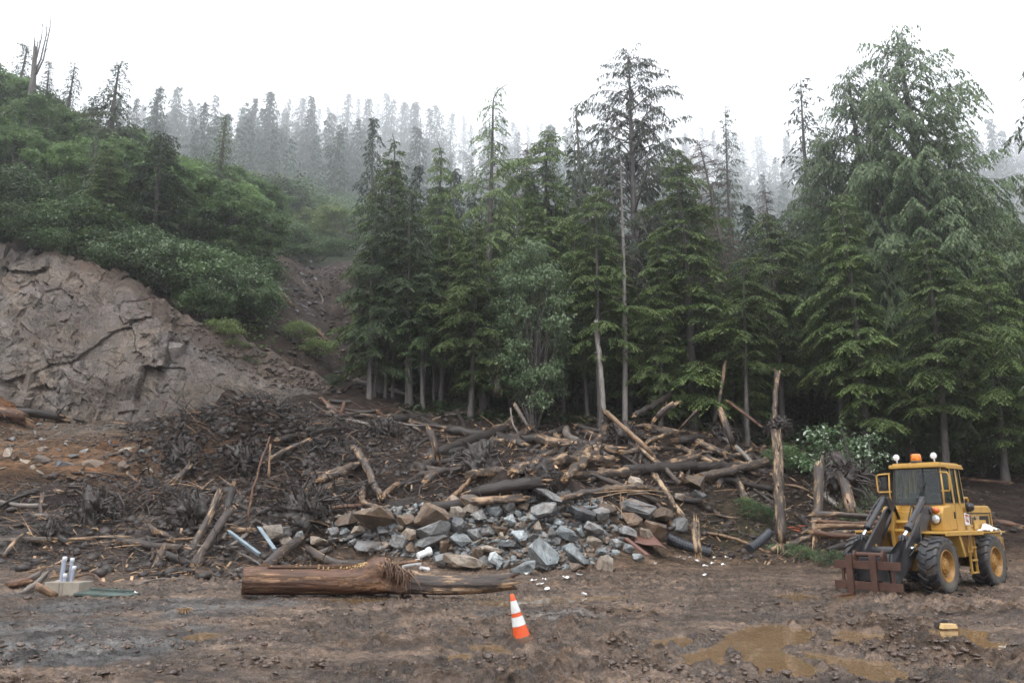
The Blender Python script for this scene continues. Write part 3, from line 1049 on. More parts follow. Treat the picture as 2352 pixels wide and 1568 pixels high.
t_all = np.concatenate([0.3 * t1 + 0.4 * t2 + 0.3 * t3] + BT)
warm = np.concatenate([warm] + BW)
crk = np.concatenate([crk, np.zeros(len(cverts) - len(crk))])
me = np_mesh('cliff', cverts, cq, [M['cliff']], False,
             attrs={'tint': ('FLOAT', t_all), 'warm': ('FLOAT', warm), 'crack': ('FLOAT', np.clip(crk, 0, 1) * 0.8)})
sc_k = np.nonzero((SPX > 400) & (TT > soilline - 0.12) & (TT < 0.99))[0]
SCREE_PTS = cverts[cg.choice(sc_k, 1000)] + [0, -0.02, 0]
tag(link('cliff', me), 'quarried grey and tan rock face with dark cracks and rust streaks', kind='structure')

# ------------------------------------------------------------------ haze
mh = bpy.data.materials.new('haze_air')
mh.use_nodes = True
t = mh.node_tree
for n in list(t.nodes):
    if n.type == 'BSDF_PRINCIPLED':
        t.nodes.remove(n)
pv = t.nodes.new('ShaderNodeVolumePrincipled')
pv.inputs['Color'].default_value = (0.95, 0.965, 1.0, 1)
pv.inputs['Density'].default_value = HAZE
pv.inputs['Anisotropy'].default_value = 0.75
t.links.new(pv.outputs[0], [k for k in t.nodes if k.type == 'OUTPUT_MATERIAL'][0].inputs['Volume'])
hb = MB()
hb.box((0, 0, 0), (1, 1, 1))
hz = hb.obj('haze', mh)
tag(hz, 'pale rain haze over the whole hillside', kind='stuff')

# ------------------------------------------------------------------ plants
def norm(a):
    return a / (np.linalg.norm(a, axis=-1, keepdims=True) + 1e-9)


def leaf_quads(P, Dv, L, W, rng, jit=0.8, fold=0.25, up=(0, 0, 1)):
    """Diamond leaves: base, left, tip, right."""
    n = len(P)
    U = np.array(up)[None] + rng.normal(0, jit, (n, 3))
    S = norm(np.cross(Dv, U))
    L, W = np.asarray(L).reshape(-1, 1), np.asarray(W).reshape(-1, 1)
    mid = P + Dv * L * 0.5
    tip = P + Dv * L - np.array([0, 0, 1.0]) * L * fold
    V = np.stack([P, mid - S * W * 0.5, tip, mid + S * W * 0.5], 1)
    return V


def quads_mesh(name, V, tint, mat, trunk=None, mats2=None):
    n = len(V)
    f = np.arange(n * 4).reshape(n, 4)
    vv, ff, tt, mi = V.reshape(-1, 3), [f], np.repeat(tint, 4), [np.zeros(n)]
    mats = [mat]
    if trunk is not None:
        tv_, tq, ttr = trunk
        ff = [np.concatenate([f, tq + n * 4])]
        mi = [np.concatenate([np.zeros(n), np.ones(len(tq))])]
        vv = np.concatenate([vv, tv_])
        tt = np.concatenate([tt, np.zeros(len(tv_))])
        mats = [mat, mats2]
    return np_mesh(name, vv, ff, mats, False, np.concatenate(mi), {'tint': ('FLOAT', tt)})


def conifer(seed, H=22.0, R=3.4, base=0.2, nb=120, spacing=0.125, l2f=0.42, leaf=0.24, lw=0.075, lift=0.25, droop=0.45, hang=0.25,
            nod=0.5, power=0.8, gappy=0.0, trunk_r=0.26, stubs=14, up0=0.0, dens=1.0, bend=0.3, whorl=0, flat=1.0, minlen=0.35):
    """A conifer as (trunk arrays, leaf quads, tint). Branches carry sprays of small drooping leaflets."""
    g = np.random.default_rng(seed)
    ph = g.uniform(0, 6.28)

    def tr(t):
        t = np.asarray(t, float)
        nn = np.clip((t - 0.92) / 0.08, 0, 1) ** 2
        return np.stack([bend * np.sin(t * 3 + ph) - bend * math.sin(ph) + nod * nn * math.cos(ph), bend * np.cos(t * 2.3 + ph) - bend * math.cos(ph) + nod * nn * math.sin(ph), H * t - nod * 0.4 * nn], -1)
    ts = np.concatenate([np.linspace(0, 0.9, 12), np.linspace(0.92, 1, 6)])
    rad = trunk_r * (1 - ts) ** 0.8 + 0.018
    rad[0] *= 1.35
    tb = MB()
    tb.tube(tr(ts), rad, 7, cap=False)
    allV, allT = [], []
    gapn = g.uniform(0, 100)
    for k in range(nb):
        tq = ((k + g.random()) / nb)
        if whorl:
            tq = (math.floor(tq * whorl) + 0.3 * g.random() ** 1.5) / whorl
        tq = tq ** 0.9
        t = base + (1 - base) * tq
        if t > 0.995:
            continue
        sh = (1 - tq) ** power * min(1.0, 0.7 + 2.0 * tq)
        az = k * 2.399 + g.normal(0, 0.35)
        gap = 1.0
        if gappy:
            gap = np.clip(1.0 - gappy * (0.5 + 0.5 * math.sin(t * 34 + gapn) * math.cos(az * 1.0 + t * 9)) * 1.0, 0.42, 1)
        L = max(minlen, R * sh * g.uniform(0.6, 1.25) * gap * (1 + 0.28 * math.sin(az + ph * 3) * math.sin(t * 7 + ph)))
        p0 = tr(np.array([t]))[0]
        h = np.array([math.cos(az), math.sin(az), 0.0])
        sd = np.array([-math.sin(az), math.cos(az), 0.0])
        upk = lift + up0 * tq + g.normal(0, 0.08)
        dr = droop * g.uniform(0.7, 1.3)
        sway = g.normal(0, 0.12)

        def ax(s):
            s = s[:, None]
            return p0 + h * L * s * (1 - 0.1 * s) + sd * L * sway * s * s + np.array([0, 0, 1.0]) * L * (upk * s - dr * s ** 2)
        if L > 0.9:
            sb = np.linspace(0, 0.9, 4)
            tb.tube(ax(sb), np.linspace(0.012 + 0.011 * L, 0.008, 4), 3, cap=False)
        n2 = max(3, int(L / spacing))
        s2 = np.linspace(0.1 if L < 1.5 else 0.22, 1.0, n2) + g.normal(0, 0.02, n2)
        side = np.where(np.arange(n2) % 2 == 0, 1.0, -1.0)
        l2 = (L * l2f * (1.05 - 0.8 * np.abs(s2 - 0.35)) * g.uniform(0.55, 1.1, n2) + 0.08)
        l2 = np.minimum(l2, 1.3)
        al = np.radians(52) + g.normal(0, 0.15, n2)
        b2 = ax(np.clip(s2, 0, 1.02))
        dz = -0.10 - hang * 0.9 + g.normal(0, 0.1, n2) + (upk - 2 * dr * s2) * 0.5
        d2 = norm(h * np.cos(al)[:, None] + sd * (np.sin(al) * side)[:, None] + np.array([0, 0, 1.0]) * dz[:, None])
        nl = np.maximum(3, (l2 / leaf * 4.2 * dens).astype(int))
        idx = np.repeat(np.arange(n2), nl)
        q = np.concatenate([(np.arange(m) + g.random()) / m for m in nl])
        P = b2[idx] + d2[idx] * (l2[idx] * q)[:, None]
        P[:, 2] -= 0.3 * flat * l2[idx] * q ** 2
        sg = np.where(np.arange(len(q)) % 2 == 0, 1.0, -1.0)
        per = norm(np.cross(d2[idx], np.array([0, 0, 1.0])))
        Dv = norm(d2[idx] * 0.8 + per * (0.6 * sg)[:, None] + np.array([0, 0, -1.0]) * hang + g.normal(0, 0.22, (len(q), 3)))
        LL = leaf * g.uniform(0.6, 1.2, len(q))
        allV.append(leaf_quads(P, Dv, LL, lw * g.uniform(0.7, 1.3, len(q)), g, 0.4))
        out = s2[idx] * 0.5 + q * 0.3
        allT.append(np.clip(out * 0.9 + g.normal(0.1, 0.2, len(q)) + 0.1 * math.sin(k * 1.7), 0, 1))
    for _ in range(stubs):
        t = g.uniform(0.06, max(0.1, base * 1.1))
        az = g.uniform(0, 6.28)
        p = tr(np.array([t]))[0]
        L = g.uniform(0.4, 1.6)
        e = p + np.array([math.cos(az) * L, math.sin(az) * L, g.uniform(-0.5, 0.1) * L])
        tb.tube([p, (p + e) / 2 + [0, 0, 0.06], e], [0.02, 0.014, 0.006], 3, cap=False)
    tarr = (np.concatenate(tb.v), np.concatenate(tb.q))
    return tarr, np.concatenate(allV), np.concatenate(allT), H


def broadleaf(seed, H=8.0, R=3.2, ncl=70, nleaf=240, leaf=0.2, lw=0.12, base=0.25, stems=3, clump=0.75, trunk_r=0.1, squash=0.55):
    """A many-stemmed deciduous tree or shrub: leaf clumps at the ends of limbs."""
    g = np.random.default_rng(seed)
    tb = MB()
    allV, allT = [], []
    for k in range(ncl):
        v = norm(g.normal(0, 1, 3))
        rr_ = g.uniform(0.45, 1.0) ** 0.5
        wob = 1 + 0.22 * math.sin(3 * math.atan2(v[1], v[0]) + seed) + g.normal(0, 0.1)
        c = np.array([v[0] * R * rr_ * wob, v[1] * R * rr_ * wob, H * (base + (1 - base) * (0.5 + 0.5 * v[2] * rr_))])
        if c[2] < 0.12 * H:
            c[2] = 0.12 * H
        az = g.integers(0, stems) * 6.28 / stems
        st = np.array([math.cos(az), math.sin(az), 0]) * trunk_r * 1.5
        mid = st * 3 + np.array([c[0] * 0.35, c[1] * 0.35, c[2] * 0.6])
        if k % 2 == 0:
            tb.tube([st, mid * 0.5 + st * 0.5, mid, c], [trunk_r, trunk_r * 0.8, trunk_r * 0.5, 0.012], 4, cap=False)
        n = int(nleaf * g.uniform(0.6, 1.3))
        off = g.normal(0, 1, (n, 3)) * clump * np.array([0.6, 0.6, 0.6 * squash])
        off[:, 2] -= 0.12 * (off[:, 0] ** 2 + off[:, 1] ** 2)
        P = c + off
        Dv = norm(np.stack([off[:, 0] + g.normal(0, 0.4, n), off[:, 1] + g.normal(0, 0.4, n), g.normal(-0.25, 0.3, n)], -1))
        allV.append(leaf_quads(P, Dv, leaf * g.uniform(0.6, 1.25, n), lw * g.uniform(0.7, 1.25, n), g, 0.5, 0.15))
        allT.append(np.clip(0.4 + 0.35 * g.normal(0, 1, n) + g.normal(0, 0.2), 0, 1))
    tarr = (np.concatenate(tb.v), np.concatenate(tb.q))
    return tarr, np.concatenate(allV), np.concatenate(allT), H


def bare_tree(seed, H=18, R=2.6, nb=110, trunk_r=0.22, base=0.25, up=0.15, twigs=8, broken=0.0):
    """A dead conifer: trunk and thin bare twigs."""
    g = np.random.default_rng(seed)
    tb, cb = MB(), MB()
    ts = np.linspace(0, 1, 10)
    path = np.stack([0.25 * np.sin(ts * 3 + seed), 0.2 * np.cos(ts * 2 + seed), H * ts], -1)
    path[:, :2] -= path[0, :2]
    tb.tube(path, trunk_r * (1 - ts * (1 - broken)) ** 0.8 + 0.02, 7, cap=True)
    for k in range(nb):
        t = base + (1 - base) * (k + g.random()) / nb
        az = g.uniform(0, 6.28)
        L = R * (1.05 - (t - base) / (1 - base)) ** 0.7 * g.uniform(0.4, 1.1) + 0.2
        p = np.array([np.interp(t, ts, path[:, 0]), np.interp(t, ts, path[:, 1]), H * t])
        h = np.array([math.cos(az), math.sin(az), 0])
        s = np.linspace(0, 1, 4)[:, None]
        ax = p + h * L * s + np.array([0, 0, 1.0]) * L * (up * s - 0.3 * s ** 2 + g.normal(0, 0.06) * s)
        cb.tube(ax, [0.03, 0.022, 0.015, 0.006], 3, cap=False)
        for _ in range(twigs):
            q = g.uniform(0.25, 1)
            b0 = p + h * L * q + np.array([0, 0, 1.0]) * L * (up * q - 0.3 * q * q)
            dv = norm(h * g.uniform(0.2, 1) + np.array([-h[1], h[0], 0]) * g.normal(0, 0.9) + np.array([0, 0, g.normal(-0.35, 0.3)]))
            l = g.uniform(0.25, 0.75)
            cb.tube([b0, b0 + dv * l * 0.5, b0 + dv * l + np.array([0, 0, -0.08 * l])], [0.013, 0.009, 0.004], 3, cap=False)
    return (np.concatenate(tb.v), np.concatenate(tb.q)), (np.concatenate(cb.v), np.concatenate(cb.q)), H


PROTO = {}


def proto(key, fn, mat, tmat='trunk', joined=False, **kw):
    tarr, V, tint, H = fn(**kw)
    if joined:
        PROTO[key] = (None, quads_mesh(key, V, tint, M[mat], (tarr[0], tarr[1], None), M[tmat]), H)
    else:
        PROTO[key] = (np_mesh(key + '_trunk', tarr[0], tarr[1], [M[tmat]], True), quads_mesh(key + '_crown', V, tint, M[mat]), H)


def remat(key, src, mat):
    t_, c_, H = PROTO[src]
    c2 = c_.copy()
    c2.materials[0] = M[mat]
    PROTO[key] = (t_, c2, H)


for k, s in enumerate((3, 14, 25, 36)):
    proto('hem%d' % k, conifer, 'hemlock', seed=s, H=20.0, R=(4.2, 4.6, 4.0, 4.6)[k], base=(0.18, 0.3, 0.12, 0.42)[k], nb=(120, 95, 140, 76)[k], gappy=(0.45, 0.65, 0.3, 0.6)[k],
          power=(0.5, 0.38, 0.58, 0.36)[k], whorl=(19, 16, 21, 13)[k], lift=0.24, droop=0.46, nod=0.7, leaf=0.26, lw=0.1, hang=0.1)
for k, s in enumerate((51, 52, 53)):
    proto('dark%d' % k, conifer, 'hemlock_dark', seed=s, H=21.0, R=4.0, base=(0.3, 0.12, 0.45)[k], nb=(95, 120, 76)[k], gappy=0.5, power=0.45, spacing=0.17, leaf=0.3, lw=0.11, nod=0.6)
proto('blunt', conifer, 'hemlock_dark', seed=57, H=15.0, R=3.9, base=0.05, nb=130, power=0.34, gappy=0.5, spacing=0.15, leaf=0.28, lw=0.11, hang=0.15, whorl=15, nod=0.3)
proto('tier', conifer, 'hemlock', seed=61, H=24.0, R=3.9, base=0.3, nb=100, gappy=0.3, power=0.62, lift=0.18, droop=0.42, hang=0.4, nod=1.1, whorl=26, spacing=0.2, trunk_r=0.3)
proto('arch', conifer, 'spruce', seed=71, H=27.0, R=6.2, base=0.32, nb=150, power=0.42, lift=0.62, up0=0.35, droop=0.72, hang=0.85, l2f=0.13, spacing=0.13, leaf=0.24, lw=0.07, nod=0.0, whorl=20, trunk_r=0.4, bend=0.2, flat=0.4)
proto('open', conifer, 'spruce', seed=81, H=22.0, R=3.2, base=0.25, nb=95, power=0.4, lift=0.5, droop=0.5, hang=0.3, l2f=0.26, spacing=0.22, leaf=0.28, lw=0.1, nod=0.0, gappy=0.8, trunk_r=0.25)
proto('spr0', conifer, 'spruce', seed=91, H=20.0, R=3.8, base=0.15, nb=120, power=0.8, lift=0.08, droop=0.3, hang=0.35, nod=0.25, gappy=0.4, spacing=0.2, leaf=0.27, lw=0.1)
proto('spr1', conifer, 'spruce', seed=92, H=18.0, R=3.4, base=0.2, nb=95, power=0.75, lift=0.1, droop=0.4, hang=0.4, nod=0.7, gappy=0.6, spacing=0.2, leaf=0.27, lw=0.1)
for k, s in enumerate((101, 102)):
    proto('ced%d' % k, conifer, 'cedar', seed=s, H=28.0, R=5.9, base=0.06, nb=215, power=0.42, lift=0.45, up0=0.5, droop=0.62, hang=1.0, l2f=0.34, spacing=0.15, leaf=0.23, lw=0.085, nod=0.2, gappy=0.38, trunk_r=0.42, flat=1.4, dens=0.9)
proto('ced2', conifer, 'cedar', seed=103, H=15.0, R=2.7, base=0.05, nb=130, power=0.65, lift=0.3, droop=0.5, hang=0.8, l2f=0.34, spacing=0.15, leaf=0.2, lw=0.08, nod=0.3, gappy=0.4)
for k in range(5):
    proto('far%d' % k, conifer, 'far', joined=True, seed=120 + k, H=22.0, R=(4.3, 3.6, 4.6, 3.3, 4.0)[k], base=(0.2, 0.35, 0.12, 0.4, 0.25)[k], nb=74, power=0.7, spacing=0.34, leaf=0.6, lw=0.27, lift=0.1, droop=0.4, hang=0.3, nod=0.6, stubs=0, dens=0.8, gappy=0.45)
for k in range(3):
    proto('ald%d' % k, broadleaf, 'alder', seed=140 + k, H=8.5, R=3.3, ncl=58, nleaf=200, leaf=0.26, lw=0.15, clump=0.5)
proto('wil', broadleaf, 'willow', seed=150, H=12.0, R=3.0, ncl=90, nleaf=230, leaf=0.26, lw=0.11, clump=0.62, base=0.06)
for k in range(3):
    proto('shr%d' % k, broadleaf, 'shrub', seed=160 + k, H=2.4, R=1.7, ncl=26, nleaf=150, leaf=0.15, lw=0.09, clump=0.5, trunk_r=0.025, stems=5)
for k in range(2):
    proto('pal%d' % k, broadleaf, 'pale_leaf', seed=170 + k, H=2.8, R=1.5, ncl=17, nleaf=70, leaf=0.17, lw=0.1, clump=0.45, trunk_r=0.025, stems=5)
remat('aldy', 'ald1', 'alder_yellow')
remat('shry', 'shr1', 'alder_yellow')
remat('shrw', 'shr2', 'willow')
remat('und0', 'shr0', 'under')
remat('und1', 'shr1', 'under')
remat('hemd', 'hem1', 'hemlock_dark')
for k, (s, kw) in enumerate(((181, dict(H=17, R=2.8, nb=150, twigs=10)), (182, dict(H=18, R=2.2, nb=120, twigs=9)), (183, dict(H=14, R=0.9, nb=36, twigs=2, trunk_r=0.13)))):
    ta, ca, H_ = bare_tree(s, **kw)
    PROTO['bare%d' % k] = (np_mesh('bare_trunk', ta[0], ta[1], [M['trunk_grey' if k == 2 else 'trunk']], True), np_mesh('bare_twigs', ca[0], ca[1], [M['dead_twig']]), H_)
N_TREE = 0
MARKS = [(60, 'the broken snag'), (200, 'the bent topped spruce'), (288, 'the tallest left spruce'), (385, 'the blunt topped hemlock'), (496, 'the slender light cedar'), (600, 'the brow above the chute'), (720, 'the slide chute'), (897, 'the pointed edge hemlock'),
         (1015, 'the thin topped brownish hemlock'), (1118, 'the tall tiered hemlock'), (1225, 'the grey green broadleaf tree'), (1335, 'the narrow misty spruce'), (1450, 'the big arching spruce'), (1562, 'the broad bright hemlock'),
         (1665, 'the leaning dead conifer'), (1760, 'the upright dead conifer'), (1850, 'the flat topped spruce'), (1965, 'the second cedar top'), (2072, 'the tallest cedar'), (2165, 'the lower cedar'), (2250, 'the arching bough hemlock'), (2340, 'the right edge of the forest')]


def beside(px):
    m = min(MARKS, key=lambda k: abs(k[0] - px))
    d_ = px - m[0]
    return ('left of ' if d_ < -18 else 'right of ' if d_ > 18 else 'under ') + m[1]




def plant(key, name, cat, x, D, z, hgt, label, group=None, wide=1.0, rz=None, tilt=None, crown='crown', trunk='trunk'):
    global N_TREE
    N_TREE += 1
    tm, cm, H = PROTO[key]
    s = hgt / H
    g = random.random() * 6.28 if rz is None else rz
    if tm is None:
        root = link(name, cm, None, (x, D, z), (0, 0, g), (s * wide, s * wide, s))
    else:
        root = link(name, None, None, (x, D, z), (0, 0, g), (s * wide, s * wide, s))
        link(trunk, tm, root)
        link(crown, cm, root)
    if tilt is not None:
        root.rotation_euler = (Matrix.Rotation(tilt[1], 3, 'Y') @ Matrix.Rotation(tilt[0], 3, 'X') @ Matrix.Rotation(g, 3, 'Z')).to_euler()
    tag(root, label, cat, group)
    return root


def tree_top(key, name, px, py, D, label, group=None, wide=1.0, cat='tree', rz=None, sink=0.3, tilt=None, **kw):
    """A tree whose top shows at (px, py), rooted on the ground at depth D."""
    p = at(px, py, D)
    z = H1(p.x, D) - sink
    return plant(key, name, cat, p.x, D, z, max(1.0, p.z - z), label, group, wide, rz, tilt, **kw)


NEAR = [
    # proto, name, top px, top py, depth, width factor, label
    ('tier', 'hemlock_tree', 1118, 176, 50, 1.0, 'tall tiered hemlock with a nodding tip standing alone against the sky above the log jam'),
    ('arch', 'spruce_tree', 1450, 108, 55, 1.0, 'big brownish spruce with long arching branches and a forked top'),
    ('open', 'spruce_tree', 1662, 240, 68, 0.8, 'small grey misty spruce in the gap left of the tall cedar'),
    ('open', 'spruce_tree', 1850, 172, 60, 1.1, 'flat topped open crowned spruce left of the tall cedar'),
    ('ced0', 'cedar_tree', 2072, 78, 49, 1.3, 'tallest cedar with drooping fronds behind the yellow loader'),
    ('ced1', 'cedar_tree', 1965, 160, 50.5, 1.1, 'second cedar top just left of the tallest cedar'),
    ('ced1', 'cedar_tree', 2165, 262, 50, 1.15, 'lower cedar leaning against the right flank of the tallest cedar'),
    ('ced0', 'cedar_tree', 2010, 250, 48.2, 0.7, 'drooping cedar filling the middle of the cedar clump'),
    ('ced1', 'cedar_tree', 1893, 300, 52, 0.95, 'cedar with hanging fronds below the flat topped spruce'),
    ('ced0', 'cedar_tree', 2128, 330, 52, 0.95, 'cedar filling the right middle of the cedar clump'),
    ('ced1', 'cedar_tree', 2222, 410, 51, 1.0, 'short cedar at the right foot of the cedar clump'),
    ('ced2', 'cedar_tree', 2290, 470, 50, 1.4, 'slender cedar between the cedar clump and the right edge'),
    ('spr1', 'spruce_tree', 1333, 224, 64, 0.9, 'narrow misty spruce just left of the big arching spruce'),
    ('hem1', 'hemlock_tree', 1256, 272, 54, 1.0, 'hemlock with a strongly hooked leader right of the tiered hemlock'),
    ('hem2', 'hemlock_tree', 897, 300, 51, 1.0, 'pointed green hemlock at the left end of the forest edge'),
    ('hem0', 'hemlock_tree', 1015, 318, 53, 0.8, 'thin topped brownish hemlock between the pointed and the tiered hemlock'),
    ('hem2', 'hemlock_tree', 1562, 330, 47.5, 1.2, 'broad bright green hemlock below the arching spruce'),
    ('hem1', 'hemlock_tree', 1368, 402, 45.5, 0.9, 'slim bright hemlock with a bare lower trunk at the edge of the log jam'),
    ('hem3', 'hemlock_tree', 1690, 585, 45.0, 1.0, 'small yellow green hemlock on a leaning bare trunk'),
    ('hem0', 'hemlock_tree', 1935, 430, 45.5, 1.0, 'bright green hemlock left of the loader with layered shelves of boughs'),
    ('hem1', 'hemlock_tree', 2110, 540, 44, 1.15, 'wide hemlock straight behind the loader cab'),
    ('hem0', 'hemlock_tree', 2240, 560, 44.5, 1.1, 'hemlock with arching boughs right of the loader cab'),
    ('hem2', 'hemlock_tree', 2345, 505, 47, 1.1, 'dense hemlock at the right end of the forest edge'),
    ('dark1', 'hemlock_tree', 868, 415, 48.5, 0.95, 'dark hemlock overhanging the right side of the slide chute'),
    ('dark0', 'hemlock_tree', 955, 425, 49, 1.1, 'dark hemlock with a bare lower trunk right of the chute'),
    ('hem0', 'hemlock_tree', 1085, 500, 47.5, 1.1, 'hemlock with spreading lower boughs below the tiered hemlock'),
    ('wil', 'willow_tree', 1225, 520, 46.5, 0.75, 'grey green broadleaf tree among the dark hemlocks'),
    ('spr0', 'spruce_tree', 288, 128, 62, 1.7, 'tallest dark spruce on the left skyline'),
    ('spr0', 'spruce_tree', 122, 142, 68, 1.35, 'pointed spruce right of the broken snag on the left skyline'),
    ('spr1', 'spruce_tree', 178, 142, 69, 1.4, 'bent topped spruce between the pointed spruce and the tallest one'),
    ('spr1', 'spruce_tree', 208, 215, 67, 1.2, 'short leaning spruce touching the bent topped one'),
    ('spr1', 'spruce_tree', 48, 92, 72, 1.5, 'faint spruce behind the broken snag'),
    ('blunt', 'hemlock_tree', 385, 292, 52, 1.15, 'dense dark hemlock with a blunt top above the quarry cliff'),
    ('hem2', 'hemlock_tree', 266, 330, 51, 1.5, 'dark pointed hemlock left of the blunt topped one'),
    ('ced2', 'cedar_tree', 496, 262, 58, 1.35, 'light green slender cedar above the right part of the cliff'),
    ('hem1', 'hemlock_tree', 1760, 480, 49, 1.1, 'shaded hemlock right of the small yellow green one'),
    ('hem2', 'hemlock_tree', 1500, 520, 46.5, 0.9, 'hemlock with drooping boughs right of the pale dead trunk'),
]
for key, nm, px, py, D, w, lab in NEAR:
    tree_top(key, nm, px, py, D, lab, None, w)
# trees at the frame edges, only their boughs reach into view
tree_top('spr0', 'spruce_tree', 2425, -60, 36, 'spruce outside the right edge whose dark boughs reach into the sky', None, 1.0)
tree_top('spr0', 'spruce_tree', -48, -70, 46, 'spruce outside the left edge whose dark boughs reach into the sky', None, 1.0)
# dead standing trees
tree_top('bare0', 'dead_tree', 1700, 320, 50, 'leaning dead conifer with brown bare twigs in the forest gap', None, 1.0, tilt=(0, -0.17), crown='twigs')
tree_top('bare1', 'dead_tree', 1755, 440, 53, 'upright dead conifer with bare twigs beside the leaning one', None, 1.1, crown='twigs')
tree_top('bare1', 'dead_tree', 1205, 330, 58, 'grey leafless tree in the haze right of the tiered hemlock', None, 1.1, crown='twigs')
tree_top('bare0', 'dead_tree', 1620, 560, 50, 'brown dead conifer in the shade behind the small yellow green hemlock', None, 0.9, crown='twigs')
tree_top('bare2', 'dead_tree', 1417, 372, 46, 'pale thin dead trunk standing below the arching spruce', None, 1.0, crown='twigs')
# bare trunks with high crowns at the left end of the forest edge
for k, (px, py) in enumerate(((862, 500), (884, 480), (899, 470), (936, 520), (972, 500), (995, 530))):
    p = at(px, 835, 49.0)
    z = H1(p.x, 49.0)
    plant('dark2', 'hemlock_tree', 'tree', p.x, 49 + 0.4 * (k % 3), z - 0.2, at(px, py, 49).z - z,
          'slender hemlock with a long bare trunk, %s of six at the forest edge' % ('first', 'second', 'third', 'fourth', 'fifth', 'last')[k], 'bare trunked hemlocks at the forest edge', 0.62)

rg = random.Random(3)
# the wall of the forest
FILL = 'trees filling the forest wall'
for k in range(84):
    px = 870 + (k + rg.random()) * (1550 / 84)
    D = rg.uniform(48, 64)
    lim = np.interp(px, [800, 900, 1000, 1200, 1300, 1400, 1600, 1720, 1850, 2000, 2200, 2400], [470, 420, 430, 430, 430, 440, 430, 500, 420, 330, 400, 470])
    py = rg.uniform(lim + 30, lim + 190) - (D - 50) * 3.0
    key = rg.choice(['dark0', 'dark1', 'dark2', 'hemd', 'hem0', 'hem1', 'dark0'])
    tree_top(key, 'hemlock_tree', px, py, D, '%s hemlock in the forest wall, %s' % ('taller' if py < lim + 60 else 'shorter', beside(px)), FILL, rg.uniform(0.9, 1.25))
# mid hillside and the misty ridge
FARG = 'misty conifers on the hillside'


def skyline(px):
    return np.interp(px, [-100, 300, 330, 450, 520, 600, 700, 760, 820, 900, 1000, 1100, 1250, 1500, 1700, 1800, 2150, 2230, 2280, 2352, 2500], [200, 220, 240, 240, 265, 240, 222, 245, 222, 222, 245, 270, 275, 290, 300, 310, 330, 330, 285, 305, 310])


for k in range(120):
    px = -60 + (k + rg.random()) * (2480 / 120)
    D = rg.uniform(560, 960)
    if px < 330:
        D = rg.uniform(200, 560)
    py = skyline(px) + abs(rg.gauss(0, 28)) - 8
    p = at(px, py, D)
    z = H1(p.x, D)
    if p.z - z < 6:
        continue
    tree_top('far%d' % rg.randrange(5), 'conifer_tree', px, py, D, 'grey conifer on the far misty ridge, %s' % beside(px), FARG, rg.uniform(0.75, 1.2), sink=0.5)
for k in range(130):
    px = 330 + (k + rg.random()) * (2080 / 130)
    D = rg.uniform(66, 125) if k % 2 else rg.uniform(200, 640)
    if px < 850:
        D = rg.uniform(190, 600)
    px0 = at(px, 500, D).x
    z = H1(px0, D)
    h = rg.uniform(14, 21) if D < 130 else rg.uniform(24, 40) * (1 if D < 300 else 1.5)
    plant('far%d' % rg.randrange(5), 'conifer_tree', 'tree', px0, D, z - 0.4, h, '%s hazy conifer behind the forest edge, %s' % ('near' if D < 130 else 'distant', beside(px)), 'hazy conifers behind the forest edge', rg.uniform(0.85, 1.25))
for px, py, D, lab in ((318, 222, 260, 'thin misty conifer just right of the tallest left spruce'), (362, 238, 420, 'first of three misty conifers above the blunt hemlock'),
                       (402, 232, 430, 'middle one of three misty conifers above the blunt hemlock'), (441, 226, 440, 'last of three misty conifers above the blunt hemlock'),
                       (808, 208, 640, 'widest misty conifer on the ridge above the chute'), (660, 222, 600, 'twin topped misty conifer left of the ridge centre'), (583, 232, 580, 'misty conifer at the left shoulder of the ridge'),
                       (700, 215, 600, 'tall misty conifer straight above the chute'), (886, 210, 680, 'misty conifer with a split top right of the chute'), (922, 228, 680, 'slim misty conifer beside the split topped one'),
                       (2270, 270, 520, 'faint conifer on the ridge right of the tallest cedar'), (2235, 300, 540, 'small faint conifer beside the one right of the cedar'), (1185, 300, 620, 'faint conifer in the mist right of the tiered hemlock')):
    tree_top('far%d' % rg.randrange(5), 'conifer_tree', px, py, D, lab, None, 1.0, sink=0.5)

# beyond them the woods read as one mass
lowV = []
for s_ in (5, 6, 7):
    _, V_, _, H_ = conifer(seed=s_, H=22.0, R=4.4, base=0.1, nb=32, power=0.7, spacing=0.58, leaf=0.8, lw=0.4, lift=0.1, droop=0.4, hang=0.3, nod=0.5, stubs=0, dens=0.55, gappy=0.4)
    lowV.append(V_ / H_)
gm = np.random.default_rng(8)
AV = []
for k in range(430):
    D = (gm.uniform(240, 500) if k % 2 else gm.uniform(500, 930)) if k % 6 else gm.uniform(85, 170)
    px = (gm.uniform(320, 900) if k % 3 == 0 else gm.uniform(300, 2450)) if D > 170 else gm.uniform(860, 2450)
    x = at(px, 450, D).x
    hh_ = gm.uniform(15, 20) if D < 170 else gm.uniform(20, 34) * (1 if D < 350 else 1.45)
    V_ = lowV[k % 3] * np.array([hh_ * 1.1, hh_ * 1.1, hh_])
    a_ = gm.uniform(0, 6.28)
    ca, sa = math.cos(a_), math.sin(a_)
    AV.append(np.stack([V_[..., 0] * ca - V_[..., 1] * sa + x, V_[..., 0] * sa + V_[..., 1] * ca + D, V_[..., 2] + H1(x, D, False) - 0.5], -1))
AV = np.concatenate(AV)
tag(link('far_forest', quads_mesh('far_forest', AV, np.clip(gm.normal(0.4, 0.3, len(AV)), 0, 1), M['far'])), 'dense misty conifer forest covering the far hillside', kind='stuff')

